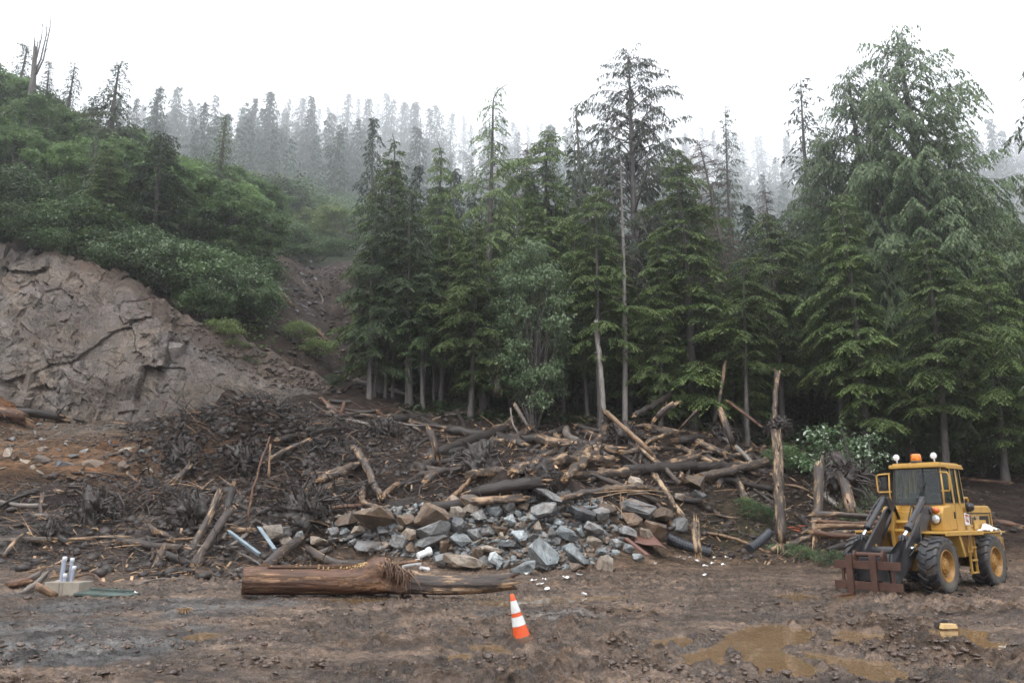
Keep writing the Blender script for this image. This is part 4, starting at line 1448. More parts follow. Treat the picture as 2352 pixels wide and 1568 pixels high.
# left hillside: alders and other broadleaf trees
ALD = 'broadleaf trees on the left hillside'
for k in range(92):
    px = rg.uniform(-180, 620)
    t_ = rg.random()
    edge_py = np.interp(px, [-180, 0, 100, 200, 300, 400, 500, 600, 640, 760], [520, 520, 560, 580, 600, 660, 700, 710, 640, 560])
    sky_py = np.interp(px, [-180, 0, 60, 120, 200, 300, 420, 520, 620, 760], [130, 165, 205, 240, 270, 330, 370, 390, 430, 450])
    py = edge_py - 45 + (sky_py + 75 - edge_py + 45) * t_
    p = hit(px, py, False)
    if p.y < 47 or p.y > 128:
        continue
    h = rg.uniform(3.5, 8.5)
    if px > 560 and py > 520:
        continue
    key = rg.choice(['ald0', 'ald1', 'ald2', 'ald2', 'aldy' if py < 420 else 'ald0'])
    plant(key, 'alder_tree', 'tree', p.x, p.y, p.z - 0.5, h, '%s broadleaf tree %s on the left hillside, %s' % ('small' if h < 5 else 'large' if h > 7 else 'middling', 'high up' if py < 430 else 'low down', beside(px)), ALD, rg.uniform(0.9, 1.3))
# crowns along the left skyline
for k, (px, py) in enumerate(((-60, 120), (10, 168), (70, 205), (130, 238), (190, 275), (245, 310), (300, 330), (350, 360), (410, 350), (470, 370), (540, 380), (600, 415))):
    D = np.interp(px, [-60, 300, 600, 640, 770], [70, 66, 80, 100, 104])
    p = at(px, py + 8, D)
    z = H1(p.x, D)
    hgt = min(max(p.z - z, 4.0), 12.0)
    plant(('aldy', 'ald0', 'ald1')[k % 3], 'alder_tree', 'tree', p.x, D, p.z - hgt, hgt, 'yellow green broadleaf crown on the left skyline, %s' % beside(px), 'broadleaf crowns on the left skyline', 1.25)
for k in range(44):
    px, py = rg.uniform(560, 830), rg.uniform(455, 572)
    p = hit(px, py, False)
    if p.y < 60 or (px < 660 and py > 545):
        continue
    plant(rg.choice(['ald0', 'ald1', 'ald2', 'aldy', 'shr0', 'shr1']), 'alder_tree', 'tree', p.x, p.y, p.z - 1.6, rg.uniform(5, 8) * (1 if p.y < 110 else 1.5), 'pale green %s broadleaf tree above the slide chute, %s' % ('higher' if py < 510 else 'lower', beside(px)), 'broadleaf trees above the chute', 1.3)
for k in range(26):
    px = rg.uniform(-60, 600)
    e_ = np.interp(px, [-60, 100, 300, 450, 600], [520, 560, 610, 680, 690])
    p = hit(px, e_ - rg.uniform(20, 260), False)
    if 47 < p.y < 125:
        plant(rg.choice(['hem0', 'hem2', 'ced2', 'spr0', 'blunt']), 'hemlock_tree', 'tree', p.x, p.y, p.z - 0.4, rg.uniform(4.5, 9.5), 'young conifer standing among the broadleaf trees on the left hillside', 'young conifers on the left hillside', rg.uniform(1.2, 1.6))
# shrubs hanging over the cliff edge and lining the chute
SHR = [(70, 585, 2.4, 'shr2', 'isolated pale green bush perched on the left brow of the cliff'), (130, 600, 2.0, 'shr0', 'low bush on the cliff brow right of the isolated pale one'), (215, 585, 3.2, 'shr1', 'rounded bush on the highest part of the cliff brow'),
       (20, 560, 2.4, 'shr1', 'bush on the cliff brow at the left edge'), (275, 640, 2.4, 'shr0', 'bush at the bend of the cliff brow'), (330, 650, 3.0, 'shrw', 'grey green bush above the middle of the cliff'), (390, 680, 3.2, 'shrw', 'larger grey green bush above the slabby cliff face'),
       (450, 705, 3.0, 'shr2', 'bush above the brown scree band'), (505, 730, 3.0, 'shrw', 'pale leafy sapling on the scree'), (545, 712, 3.4, 'shrw', 'tall grey green bush near the chute'),
       (600, 752, 2.6, 'shr1', 'rounded green bush at the left lip of the chute'), (575, 735, 2.6, 'shr0', 'green bush behind the rounded one by the chute'), (515, 800, 1.6, 'shry', 'yellow green bush on the scree below the sapling'), (545, 830, 1.2, 'shry', 'small yellow bush low on the scree'),
       (690, 790, 1.4, 'shry', 'yellow green sprig by the lower chute'), (735, 830, 1.4, 'shry', 'trailing yellow green sprig at the foot of the chute'), (770, 895, 0.8, 'shr0', 'tiny green tuft on the rock right of the cliff'), (575, 855, 0.9, 'shr0', 'green tuft on the upper cliff face'),
       (480, 745, 2.0, 'shr1', 'bush on the brown bank above the cliff'), (612, 672, 2.0, 'shr2', 'leafy bush beside the grey slabs of the chute')]
for px, py, h, key, lab in SHR:
    p = hit(px, py, False)
    plant(key, 'bush', 'bush', p.x, p.y - 0.6, p.z - 0.25 + 0.3, h, lab, 'bushes along the cliff brow and the chute', 1.15, crown='foliage', trunk='stem')
for k in range(16):
    px, py = rg.uniform(640, 775), rg.uniform(566, 592)
    p = hit(px, py, False)
    plant(rg.choice(['shr0', 'shr1', 'shr2', 'shrw']), 'bush', 'bush', p.x, p.y, p.z - 0.5, rg.uniform(2.2, 3.8), 'pale green bush closing the top of the slide chute', 'bushes at the top of the chute', 1.4, crown='foliage', trunk='stem')
for k in range(46):
    px = rg.uniform(-80, 590)
    py = np.interp(px, [-80, 0, 100, 200, 300, 400, 500, 640], [520, 535, 570, 590, 630, 680, 725, 700]) - rg.uniform(5, 70)
    p = hit(px, py, False)
    if p.y < 47:
        continue
    plant(rg.choice(['shr0', 'shr1', 'shr2', 'und0', 'shrw']), 'bush', 'bush', p.x, p.y, p.z - 0.2, rg.uniform(2.0, 3.6), 'green bush in the thicket above the quarry cliff, %s' % beside(px), 'bushes in the thicket above the cliff', 1.2, crown='foliage', trunk='stem')
# understorey along the forest edge
for k in range(120):
    px = rg.uniform(880, 2400)
    py = np.interp(px, [880, 1000, 1200, 1500, 1700, 1900, 2100, 2400], [870, 890, 915, 945, 950, 985, 1010, 1070]) - rg.uniform(-12, 75)
    p = hit(px, py, False)
    plant(rg.choice(['und0', 'und1', 'und0', 'und1', 'shr0']), 'bush', 'bush', p.x, p.y, p.z - 0.2, rg.uniform(1.2, 3.0), 'dark undergrowth bush at the forest foot, %s' % beside(px), 'undergrowth bushes at the forest edge', 1.3, crown='foliage', trunk='stem')
for k in range(34):
    px = rg.uniform(1150, 2400)
    py = np.interp(px, [880, 1000, 1200, 1500, 1700, 1900, 2100, 2400], [870, 890, 915, 945, 950, 985, 1010, 1060]) - rg.uniform(0, 40)
    p = hit(px, py, False)
    plant(rg.choice(['hem0', 'hem2', 'hem1']), 'hemlock_sapling', 'sapling', p.x, p.y, p.z - 0.2, rg.uniform(3.0, 6.5), 'young spreading hemlock at the forest foot, %s' % beside(px), 'young hemlocks at the forest edge', 1.7)
# pale leaved bushes near the loader
for px, py, h, key, lab in ((1915, 1130, 3.4, 'pal0', 'pale leaved bush bent over the upturned stump left of the loader'), (1990, 1105, 2.8, 'pal1', 'pale leaved bush tangled in the roots beside the loader cab'),
                            (2095, 1060, 3.8, 'pal0', 'tall pale flecked shrub rising behind the loader roof lights'), (2150, 1075, 3.0, 'pal1', 'pale shrub behind the amber beacon'), (2260, 1090, 2.6, 'pal1', 'pale shrub right of the loader cab'), (2330, 1075, 3.2, 'pal0', 'pale leaved shrub at the right edge behind the loader'),
                            (2205, 1080, 2.6, 'shr0', 'green shrub behind the right corner of the cab'), (1812, 1085, 1.6, 'shr0', 'small bright green sapling between the two standing trunks'),
                            (1740, 1200, 1.0, 'shr1', 'low green sprig on the bank right of the rubble'), (1715, 1170, 0.7, 'shr0', 'tiny sprig beside the brown boulders'), (1850, 1285, 0.7, 'shr0', 'flattened green branch on the mud left of the fork carriage'), (1905, 1300, 0.8, 'shrw', 'grey green torn branch beside the fork carriage'), (1800, 1275, 0.7, 'shrw', 'crushed evergreen branch below the standing trunk')):
    p = hit(px, py, False)
    plant(key, 'bush', 'bush', p.x, p.y, p.z - 0.15, h, lab, None, 1.1, crown='foliage', trunk='stem')
tree_top('ced2', 'cedar_sapling', 1945, 985, 38.5, 'drooping bright cedar sapling left of the loader cab', None, 1.5, cat='sapling')
# broken snag on the left skyline
sb = MB()
sg = np.random.default_rng(4)
hs = np.linspace(0, 11, 9)
sb.tube(np.stack([0.1 * np.sin(hs), 0 * hs, hs], -1), np.interp(hs, [0, 8, 11], [0.34, 0.26, 0.16]), 9, cap=True, jag=0.8, rng=sg)
sn_p = at(72, 200, 66)
snz = H1(sn_p.x, 66)
snag = link('snag', None, None, (sn_p.x, 66, snz))
snag_h = at(72, 118, 66).z - snz
snag.scale = (1, 1, snag_h / 11)
tag(snag, 'broken grey snag with splintered spikes on the left skyline', 'dead tree')
sb.obj('trunk', M['trunk'], snag, True)
for k, (a, l, x0) in enumerate(((0.4, 3.0, -0.1), (0.9, 4.6, 0.55), (0.7, 3.2, 0.3))):
    q = MB()
    q.tube([(x0 * 0.5, 0, 8.5 + k * 0.3), (x0 + 0.2, 0, 10.2), (x0 + 0.35, 0.1, 11 + l * 0.5), (x0 + 0.3, 0, 10.8 + l)], [0.09, 0.07, 0.045, 0.012], 6)
    for _ in range(5):
        z0 = sg.uniform(10, 10.5 + l)
        q.tube([(x0 + 0.3, 0, z0), (x0 + 0.3 + sg.normal(0, 0.4), sg.normal(0, 0.3), z0 + 0.3)], [0.03, 0.01], 3, cap=False)
    q.obj('spike', M['trunk'], snag, True)

# ------------------------------------------------------------------ logs
G_JAM, G_LEFT, G_UP = 'logs of the log jam', 'logs of the left debris field', 'logs at the forest edge'
LOGG = np.random.default_rng(77)


def make_log(name, p0, p1, r0, r1, mat, label, group=None, cat='log', bend=0.04, splint=2, sides=12, knots=3, parent=None, roots=False):
    """A log from p0 to p1 as one thing: bark, torn ends with pale splinters as parts."""
    g = LOGG
    p0, p1 = np.array(p0, float), np.array(p1, float)
    L = np.linalg.norm(p1 - p0)
    n = max(6, min(22, int(L / 0.32)))
    t = np.linspace(0, 1, n)
    ax = (p1 - p0) / (L + 1e-9)
    ref = np.array([0, 0, 1.0]) if abs(ax[2]) < 0.9 else np.array([1.0, 0, 0])
    s = np.cross(ax, ref)
    s /= np.linalg.norm(s)
    u = np.cross(s, ax)
    b1, b2 = g.normal(0, bend), g.normal(0, bend * 0.7)
    wob = g.normal(0, 0.012, (n, 2))
    path = p0 + (p1 - p0) * t[:, None] + s * (L * (b1 * np.sin(t * 3.1) + wob[:, 0] * 0.35))[:, None] + u * (L * (b2 * np.sin(t * 3.1) + wob[:, 1] * 0.35))[:, None]
    ang = np.linspace(0, 2 * math.pi, sides, endpoint=False)
    R = (r0 + (r1 - r0) * t)[:, None] * (1 + 0.09 * np.sin(2 * ang[None] + g.uniform(0, 6) + 2 * t[:, None]) + g.normal(0, 0.07, (n, sides)))
    org = p0.copy()
    P = path - org
    T = np.gradient(P, axis=0)
    T /= np.linalg.norm(T, axis=1)[:, None] + 1e-9
    S = np.cross(T, ref)
    S /= np.linalg.norm(S, axis=1)[:, None]
    U = np.cross(S, T)
    V = P[:, None] + (S[:, None] * np.cos(ang)[None, :, None] + U[:, None] * np.sin(ang)[None, :, None]) * R[..., None]
    jag = min(0.5, 1.2 * max(r0, r1))
    V[0] -= T[0] * (np.abs(g.normal(0, jag * 0.35, sides)))[:, None]
    V[-1] += T[-1] * (np.abs(g.normal(0, jag * 0.6, sides)))[:, None]
    tc = np.stack([np.repeat((t * L)[:, None], sides, 1), np.cos(ang)[None] * R, np.sin(ang)[None] * R], -1).reshape(-1, 3)
    i, j = np.meshgrid(np.arange(n - 1), np.arange(sides), indexing='ij')
    j2 = (j + 1) % sides
    Q = np.stack([i * sides + j, i * sides + j2, (i + 1) * sides + j2, (i + 1) * sides + j], -1).reshape(-1, 4)[:, ::-1]
    V = V.reshape(-1, 3)
    nb = len(V)
    jj = np.arange(sides)
    tri = np.concatenate([np.stack([np.full(sides, nb), (jj + 1) % sides, jj], -1), np.stack([np.full(sides, nb + 1), nb - sides + jj, nb - sides + (jj + 1) % sides], -1)])[:, ::-1]
    V = np.concatenate([V, (P[0] + T[0] * jag * 0.2)[None], (P[-1] - T[-1] * jag * 0.2)[None]])
    tc = np.concatenate([tc, [[0, 0, 0], [L, 0, 0]]])
    fs, mi = [Q, tri], np.concatenate([np.zeros(len(Q)), np.ones(len(tri))])
    # branch stubs
    kv, kq, kt = [], [], []
    off = len(V)
    for _ in range(knots):
        tt = g.uniform(0.1, 0.9)
        a = g.uniform(0, 6.28)
        rr_ = np.interp(tt, [0, 1], [r0, r1])
        dv = s * math.cos(a) + u * math.sin(a)
        b0 = P[0] + (P[-1] - P[0]) * tt + dv * rr_ * 0.7
        e = b0 + dv * rr_ * g.uniform(0.7, 1.8) + ax * rr_ * g.uniform(-0.6, 1.2)
        v_, q_, t_ = tube_arrays([b0, e], [rr_ * 0.2, rr_ * 0.1], 5)
        kv.append(v_)
        kq.append(q_[:, ::-1] + off)
        kt.append(np.full((len(v_), 3), tt * L))
        off += len(v_)
    if kv:
        V = np.concatenate([V] + kv)
        tc = np.concatenate([tc] + kt)
        fs = [np.concatenate([Q] + kq), tri]
        mi = np.concatenate([np.zeros(len(fs[0])), np.ones(len(tri))])
    me = np_mesh(name, V, fs, [M[mat], M['wood'] if mat not in ('birch', 'wood_grey', 'bark_dark') else M['wood_grey']], True, mi, {'tc': ('FLOAT_VECTOR', tc)})
    if splint == 0 and not roots:
        o = link(name, me, None, tuple(org))
        return tag(o, label, cat, group)
    root = link(name, None, None, tuple(org))
    link('bark', me, root)
    for end in range(2):
        if splint and (splint == 2 or end == splint - 3 or splint == 1 and end == 1):
            q = MB()
            rr_ = r0 if end == 0 else r1
            base = P[0] if end == 0 else P[-1]
            dr = -T[0] if end == 0 else T[-1]
            for _ in range(7):
                a = g.uniform(0, 6.28)
                o_ = (s * math.cos(a) + u * math.sin(a)) * rr_ * g.uniform(0.1, 0.8)
                l = g.uniform(0.8, 2.6) * rr_ + 0.05
                tip = base + o_ * 1.1 + dr * l + g.normal(0, 0.1 * rr_, 3)
                q.tube([base + o_ - dr * rr_ * 0.5, base + o_ + dr * l * 0.5, tip], [rr_ * 0.22, rr_ * 0.14, rr_ * 0.02], 4)
            me2 = q.mesh('splinters', M['splinter'])
            so = link('splintered_end', me2, root)
    if roots:
        q = MB()
        for _ in range(22):
            a = g.uniform(0, 6.28)
            o_ = (s * math.cos(a) + u * math.sin(a))
            l = g.uniform(1.2, 3.5) * max(r0, 0.15)
            b0 = P[-1] + T[-1] * 0.1
            m_ = b0 + o_ * l * 0.6 + T[-1] * l * g.uniform(-0.1, 0.5)
            e = m_ + o_ * l * 0.5 + np.array([0, 0, -0.3 * l]) + g.normal(0, 0.2 * l, 3)
            q.tube([b0, m_, e], [r1 * 0.3, r1 * 0.16, 0.01], 5)
        q.obj('root_fan', M['root'], root, True)
    return tag(root, label, cat, group)


def log_px(x1, y1, x2, y2, w, mat, label, group=G_JAM, lift=0.6, d1=0, d2=0, taper=0.9, D1=None, D2=None, **kw):
    """A log between two places of the photograph, lying on the ground there (or at given depths), w picture units thick."""
    a = hit(x1, y1, False) if D1 is None else at(x1, y1, D1)
    c_ = hit(x2, y2, False) if D2 is None else at(x2, y2, D2)
    pts = []
    for p, (x, y), d in ((a, (x1, y1), d1), (c_, (x2, y2), d2)):
        D = p.y + d
        r = w * mpp(D, y) / 2
        D2_ = D - lift * r * 2.2
        pts.append((at(x, y, D2_), r))
    (p0, r0), (p1, r1) = pts
    return make_log(kw.pop('name', 'log'), p0, p1, r0, r1 * taper, mat, label, group, **kw)


def Z2(zx, zy):
    return 712.7 + zx * 0.3182, 855.3 + zy * 0.3182


def Z3(zx, zy):
    return 1354.1 + zx * 0.3182, 855.3 + zy * 0.3182


def Z1(zx, zy):
    return zx * 0.3409, 784 + zy * 0.3409


def run(fz, k, rows, group):
    for (x1, y1, x2, y2, w, mat, label, *kw) in rows:
        kw = kw[0] if kw else {}
        a, b_ = fz(x1, y1), fz(x2, y2)
        log_px(a[0], a[1], b_[0], b_[1], w * k * 1.12, mat, label, group, **kw)


run(Z2, 0.3182, [
    (820, 775, 1330, 485, 52, 'bark_grey', 'thick grey log slanting up to the right in the middle of the log jam', dict(lift=1.4)),
    (900, 610, 1150, 555, 52, 'bark_dark', 'short dark log end just behind the thick grey slanting log'),
    (1150, 745, 1600, 715, 62, 'bark_strip', 'dark log with a long blond torn top lying below the thick grey slanting log', dict(lift=1.2)),
    (1810, 700, 2125, 355, 52, 'bark', 'brown log leaning steeply right, its foot beside the upturned root stub', dict(lift=1.2)),
    (1850, 730, 2790, 600, 66, 'bark', 'long heavy log rising to the right across the jam above the rubble pile', dict(lift=1.5)),
    (1830, 905, 2475, 842, 42, 'bark_grey', 'wet dark log lying behind the crest of the rubble pile', dict(lift=2.2)),
    (310, 540, 500, 890, 46, 'bark_grey', 'muddy grey log leaning down to the right of the root mound', dict(lift=1.3)),
    (-60, 960, 220, 800, 84, 'bark_grey', 'thick grey log pointing at the rubble pile from the left', dict(lift=1.2)),
    (70, 780, 330, 675, 52, 'bark_grey', 'grey log lying above the thick one left of the rubble pile', dict(lift=1.2)),
    (230, 792, 415, 812, 34, 'bark_dark', 'short split brown slab between two grey logs left of the rubble pile', dict(lift=1.2)),
    (385, 845, 490, 970, 42, 'bark_grey', 'short mud coated log running down behind the grey wedge boulder'),
    (520, 900, 625, 805, 32, 'wood', 'broken log stub with a bright blond split end', dict(lift=1.5)),
    (960, 945, 1155, 765, 26, 'wood', 'bundle of blond splinters slanting below the torn topped log', dict(lift=2.0)),
    (1100, 830, 1330, 885, 48, 'bark_dark', 'dark log half hidden behind the rubble pile'),
    (1150, 930, 1530, 900, 52, 'bark', 'brown log lying along the back of the rubble pile', dict(lift=1.5)),
    (880, 965, 1110, 940, 66, 'bark_dark', 'thick dark log end showing behind the big brown boulder'),
    (1290, 890, 1595, 790, 70, 'wood', 'thick split log with a shredded blond face above the rubble pile', dict(lift=0.3)),
    (862, 425, 912, 590, 42, 'bark', 'upright broken stub with hanging bark strips in the upper jam', dict(D1=34.5, D2=34.3)),
    (1030, 530, 1182, 538, 30, 'wood', 'short orange brown log behind the thick grey slanting log', dict(lift=1.4)),
    (1290, 430, 1530, 515, 62, 'bark_dark', 'dark shredded slab propped in the upper middle of the jam', dict(lift=1.2)),
    (1455, 515, 1600, 398, 48, 'bark', 'short dark log crossing the shredded slab', dict(lift=1.6)),
    (1480, 240, 1572, 395, 26, 'bark_grey', 'snapped pole leaning left in the upper middle of the jam', dict(D1=38.5, D2=37.5)),
    (1450, 262, 1512, 462, 13, 'wood_grey', 'thin curved pale branch hooked over the snapped pole', dict(D1=38.2, D2=37.2, bend=0.12, splint=0)),
    (1680, 545, 1898, 312, 20, 'wood', 'pale bowed branch left of the steeply leaning brown log', dict(bend=0.1, lift=1.6)),
    (895, 332, 1410, 288, 15, 'wood_grey', 'long thin grey pole lying flat along the top of the jam', dict(lift=2)),
    (330, 60, 755, 180, 28, 'birch', 'pale speckled log fallen across the foot of the slide chute', dict(lift=1.3)),
    (600, 392, 692, 340, 15, 'bark_grey', 'thin grey stick by the gully of pale stones', dict(splint=0)),
    (1345, 420, 1460, 345, 74, 'bark_strip', 'thick pale spotted stump wedged in the upper jam', dict(lift=1.0, taper=0.7)),
    (1955, 600, 2145, 540, 36, 'bark', 'short brown log above the long heavy log'),
    (1960, 535, 2300, 445, 34, 'bark_strip', 'blond streaked log pointing right above the short brown one', dict(lift=1.2)),
    (2140, 290, 2470, 590, 30, 'wood', 'long blond splintered pole leaning left above the jam', dict(D1=34.5, D2=33.5)),
    (-30, 1010, 420, 965, 26, 'wood_red', 'reddish shattered log left of the rubble pile', dict(lift=1.2)),
    (50, 735, 160, 712, 18, 'wood', 'short blond stick end beside the grey logs', dict(splint=0)),
    (500, 855, 735, 945, 14, 'bark_grey', 'thin stick reaching from the blond stub towards the brown boulder', dict(splint=0, lift=2)),
], G_JAM)
run(Z3, 0.3182, [
    (0, 780, 735, 698, 36, 'bark_dark', 'slim dark log with a shredded blond end below the long heavy log', dict(lift=1.3)),
    (400, 640, 545, 830, 36, 'bark_dark', 'dark upper length of the log that crosses the boulders'),
    (475, 745, 715, 1105, 36, 'bark_strip', 'yellow flecked log lying diagonally across the brown boulders', dict(lift=1.6)),
    (765, 1100, 782, 1290, 54, 'bark_strip', 'stubby upright log with orange torn patches below the diagonal log', dict(D1=30.5, D2=30.0)),
    (950, 285, 1030, 515, 40, 'bark', 'brown post leaning left at the back of the jam', dict(D1=42.5, D2=42.0)),
    (1010, 215, 1222, 372, 24, 'wood_red', 'orange brown log leaning left beside the standing trunk', dict(D1=44.5, D2=43.5)),
    (330, 305, 715, 65, 40, 'bark_dark', 'dark fallen tree slanting up into the forest', dict(D1=43, D2=49)),
    (490, 325, 600, 232, 48, 'bark', 'stubby log tilted up right at the back of the jam', dict(D1=42.0, D2=42.0)),
    (325, 412, 595, 312, 42, 'bark', 'log lying in front of the stubby tilted one'),
    (560, 358, 862, 338, 19, 'wood', 'bright orange peeled log lying flat at the forest edge', dict(lift=2)),
    (690, 402, 1222, 400, 38, 'bark', 'long level log along the back of the jam', dict(lift=1.3)),
    (270, 385, 435, 345, 38, 'bark', 'short brown log at the back left of the jam'),
    (410, 505, 695, 430, 30, 'bark_strip', 'blond streaked log in the middle right of the jam', dict(lift=1.4)),
    (780, 512, 985, 460, 38, 'bark_strip', 'thick log with blond flecks left of the pale diagonal pole', dict(lift=1.4)),
    (950, 470, 1185, 670, 28, 'birch', 'pale diagonal pole in the right part of the jam', dict(lift=1.7)),
    (940, 640, 1312, 540, 26, 'bark', 'brown pole with a blond flank pointing at the standing trunk', dict(lift=1.6)),
    (1080, 660, 1285, 722, 46, 'bark_grey', 'grey log end low in the right part of the jam'),
    (1150, 490, 1335, 685, 19, 'bark_grey', 'thin pole leaning against the foot of the standing trunk', dict(lift=1.4)),
    (225, 255, 432, 335, 17, 'bark', 'thin pole sloping down right at the back of the jam', dict(lift=2)),
    (655, 405, 762, 285, 18, 'bark', 'sharp splintered pole pointing up right', dict(D1=41.0, D2=40.6)),
    (800, 1212, 885, 1162, 22, 'wood', 'short blond stick on the ground right of the stubby log', dict(splint=0, lift=1.5)),
    (545, 790, 692, 790, 18, 'bark_dark', 'short dark pole behind the brown boulders', dict(splint=0)),
    (1140, 838, 1242, 762, 12, 'bark_grey', 'thin stick on the mud bank left of the standing trunk', dict(splint=0)),
    (1420, 810, 1600, 865, 16, 'wood', 'pale stick on the bank right of the standing trunk', dict(lift=1.5)),
    (1690, 880, 1790, 955, 34, 'birch', 'pale bark pole leaning behind the split logs', dict(lift=1.5)),
    (1535, 780, 1610, 850, 20, 'bark_grey', 'grey stick left of the second standing trunk', dict(splint=0)),
    (1290, 1290, 1860, 1172, 44, 'bark_strip', 'long log with shredded bark lying left of the fork carriage', dict(lift=1.0)),
    (1520, 1330, 1650, 1240, 16, 'bark', 'bent branch below the long shredded log', dict(splint=0)),
    (1710, 1290, 1900, 1235, 46, 'bark_dark', 'dark log lying behind the right front wheel', dict(lift=1.0)),
    (870, 455, 1210, 440, 30, 'bark_strip', 'flat lying log with pale flecks left of the standing trunk', dict(lift=1.5)),
    (1040, 450, 1215, 480, 26, 'bark', 'short log tucked below the long level log', dict(lift=1.5)),
    (780, 580, 960, 575, 22, 'bark_strip', 'blond flecked pole half sunk in mud', dict(lift=1.6)),
    (500, 545, 640, 560, 26, 'bark_dark', 'mud covered log end in the middle of the jam'),
    (960, 610, 1015, 515, 22, 'bark_grey', 'short grey stub standing between two poles', dict(splint=0, lift=1.6)),
], G_JAM)
# the two standing trunks and the upturned one right of the jam
log_px(*Z3(1388, 1215), *Z3(1345, 425), 70 * 0.3182, 'bark_strip', 'tall standing broken trunk stripped in pale patches left of the loader', None, D1=31.2, D2=32.2, cat='tree trunk', name='broken_trunk', roots=True, splint=3, bend=0.008, knots=6, taper=0.92)
log_px(*Z3(1628, 1185), *Z3(1652, 690), 74 * 0.3182, 'bark_strip', 'shorter standing trunk with a skinned pale foot beside the loader forks', None, D1=28.8, D2=29.6, cat='tree trunk', name='broken_trunk', splint=2, bend=0.02, taper=0.85)
log_px(*Z3(1668, 700), *Z3(1680, 600), 22 * 0.3182, 'bark_grey', 'thin stub rising from the top of the shorter standing trunk', None, D1=29.6, D2=29.7, splint=0)
log_px(1955, 1178, 1932, 1085, 24, 'bark_grey', 'curved trunk holding an upturned root mass behind the loader arms', None, D1=29.5, D2=30.4, cat='tree trunk', name='uprooted_trunk', roots=True, splint=0, bend=0.06)
log_px(*Z3(1340, 430), *Z3(1356, 0), 15, 'bark_grey', 'thin grey dead pole rising behind the tall standing trunk', None, D1=43.5, D2=44.5, cat='tree trunk', name='broken_trunk', splint=3)
for k, (x1, y1, x2, y2, w, lab) in enumerate(((1870, 1180, 2010, 1188, 13, 'top'), (1876, 1196, 2015, 1198, 11, 'second'), (1880, 1208, 2015, 1212, 10, 'third'), (1868, 1220, 2010, 1226, 13, 'lowest'))):
    log_px(x1, y1, x2, y2, w, ('bark_grey', 'wood_red', 'wood', 'wood_red')[k], '%s plank of the split log stack behind the loader arms' % lab, 'split logs behind the loader arms', D1=26.6 - 0.15 * k, D2=27.0 - 0.15 * k, name='split_log', knots=0)
log_px(2215, 1098, 2318, 1108, 7, 'wood_red', 'reddish log on the dark bank above the engine hood', None, lift=2)
log_px(2282, 1200, 2336, 1208, 17, 'wood_red', 'torn orange log just behind the engine hood', None, lift=1.0)
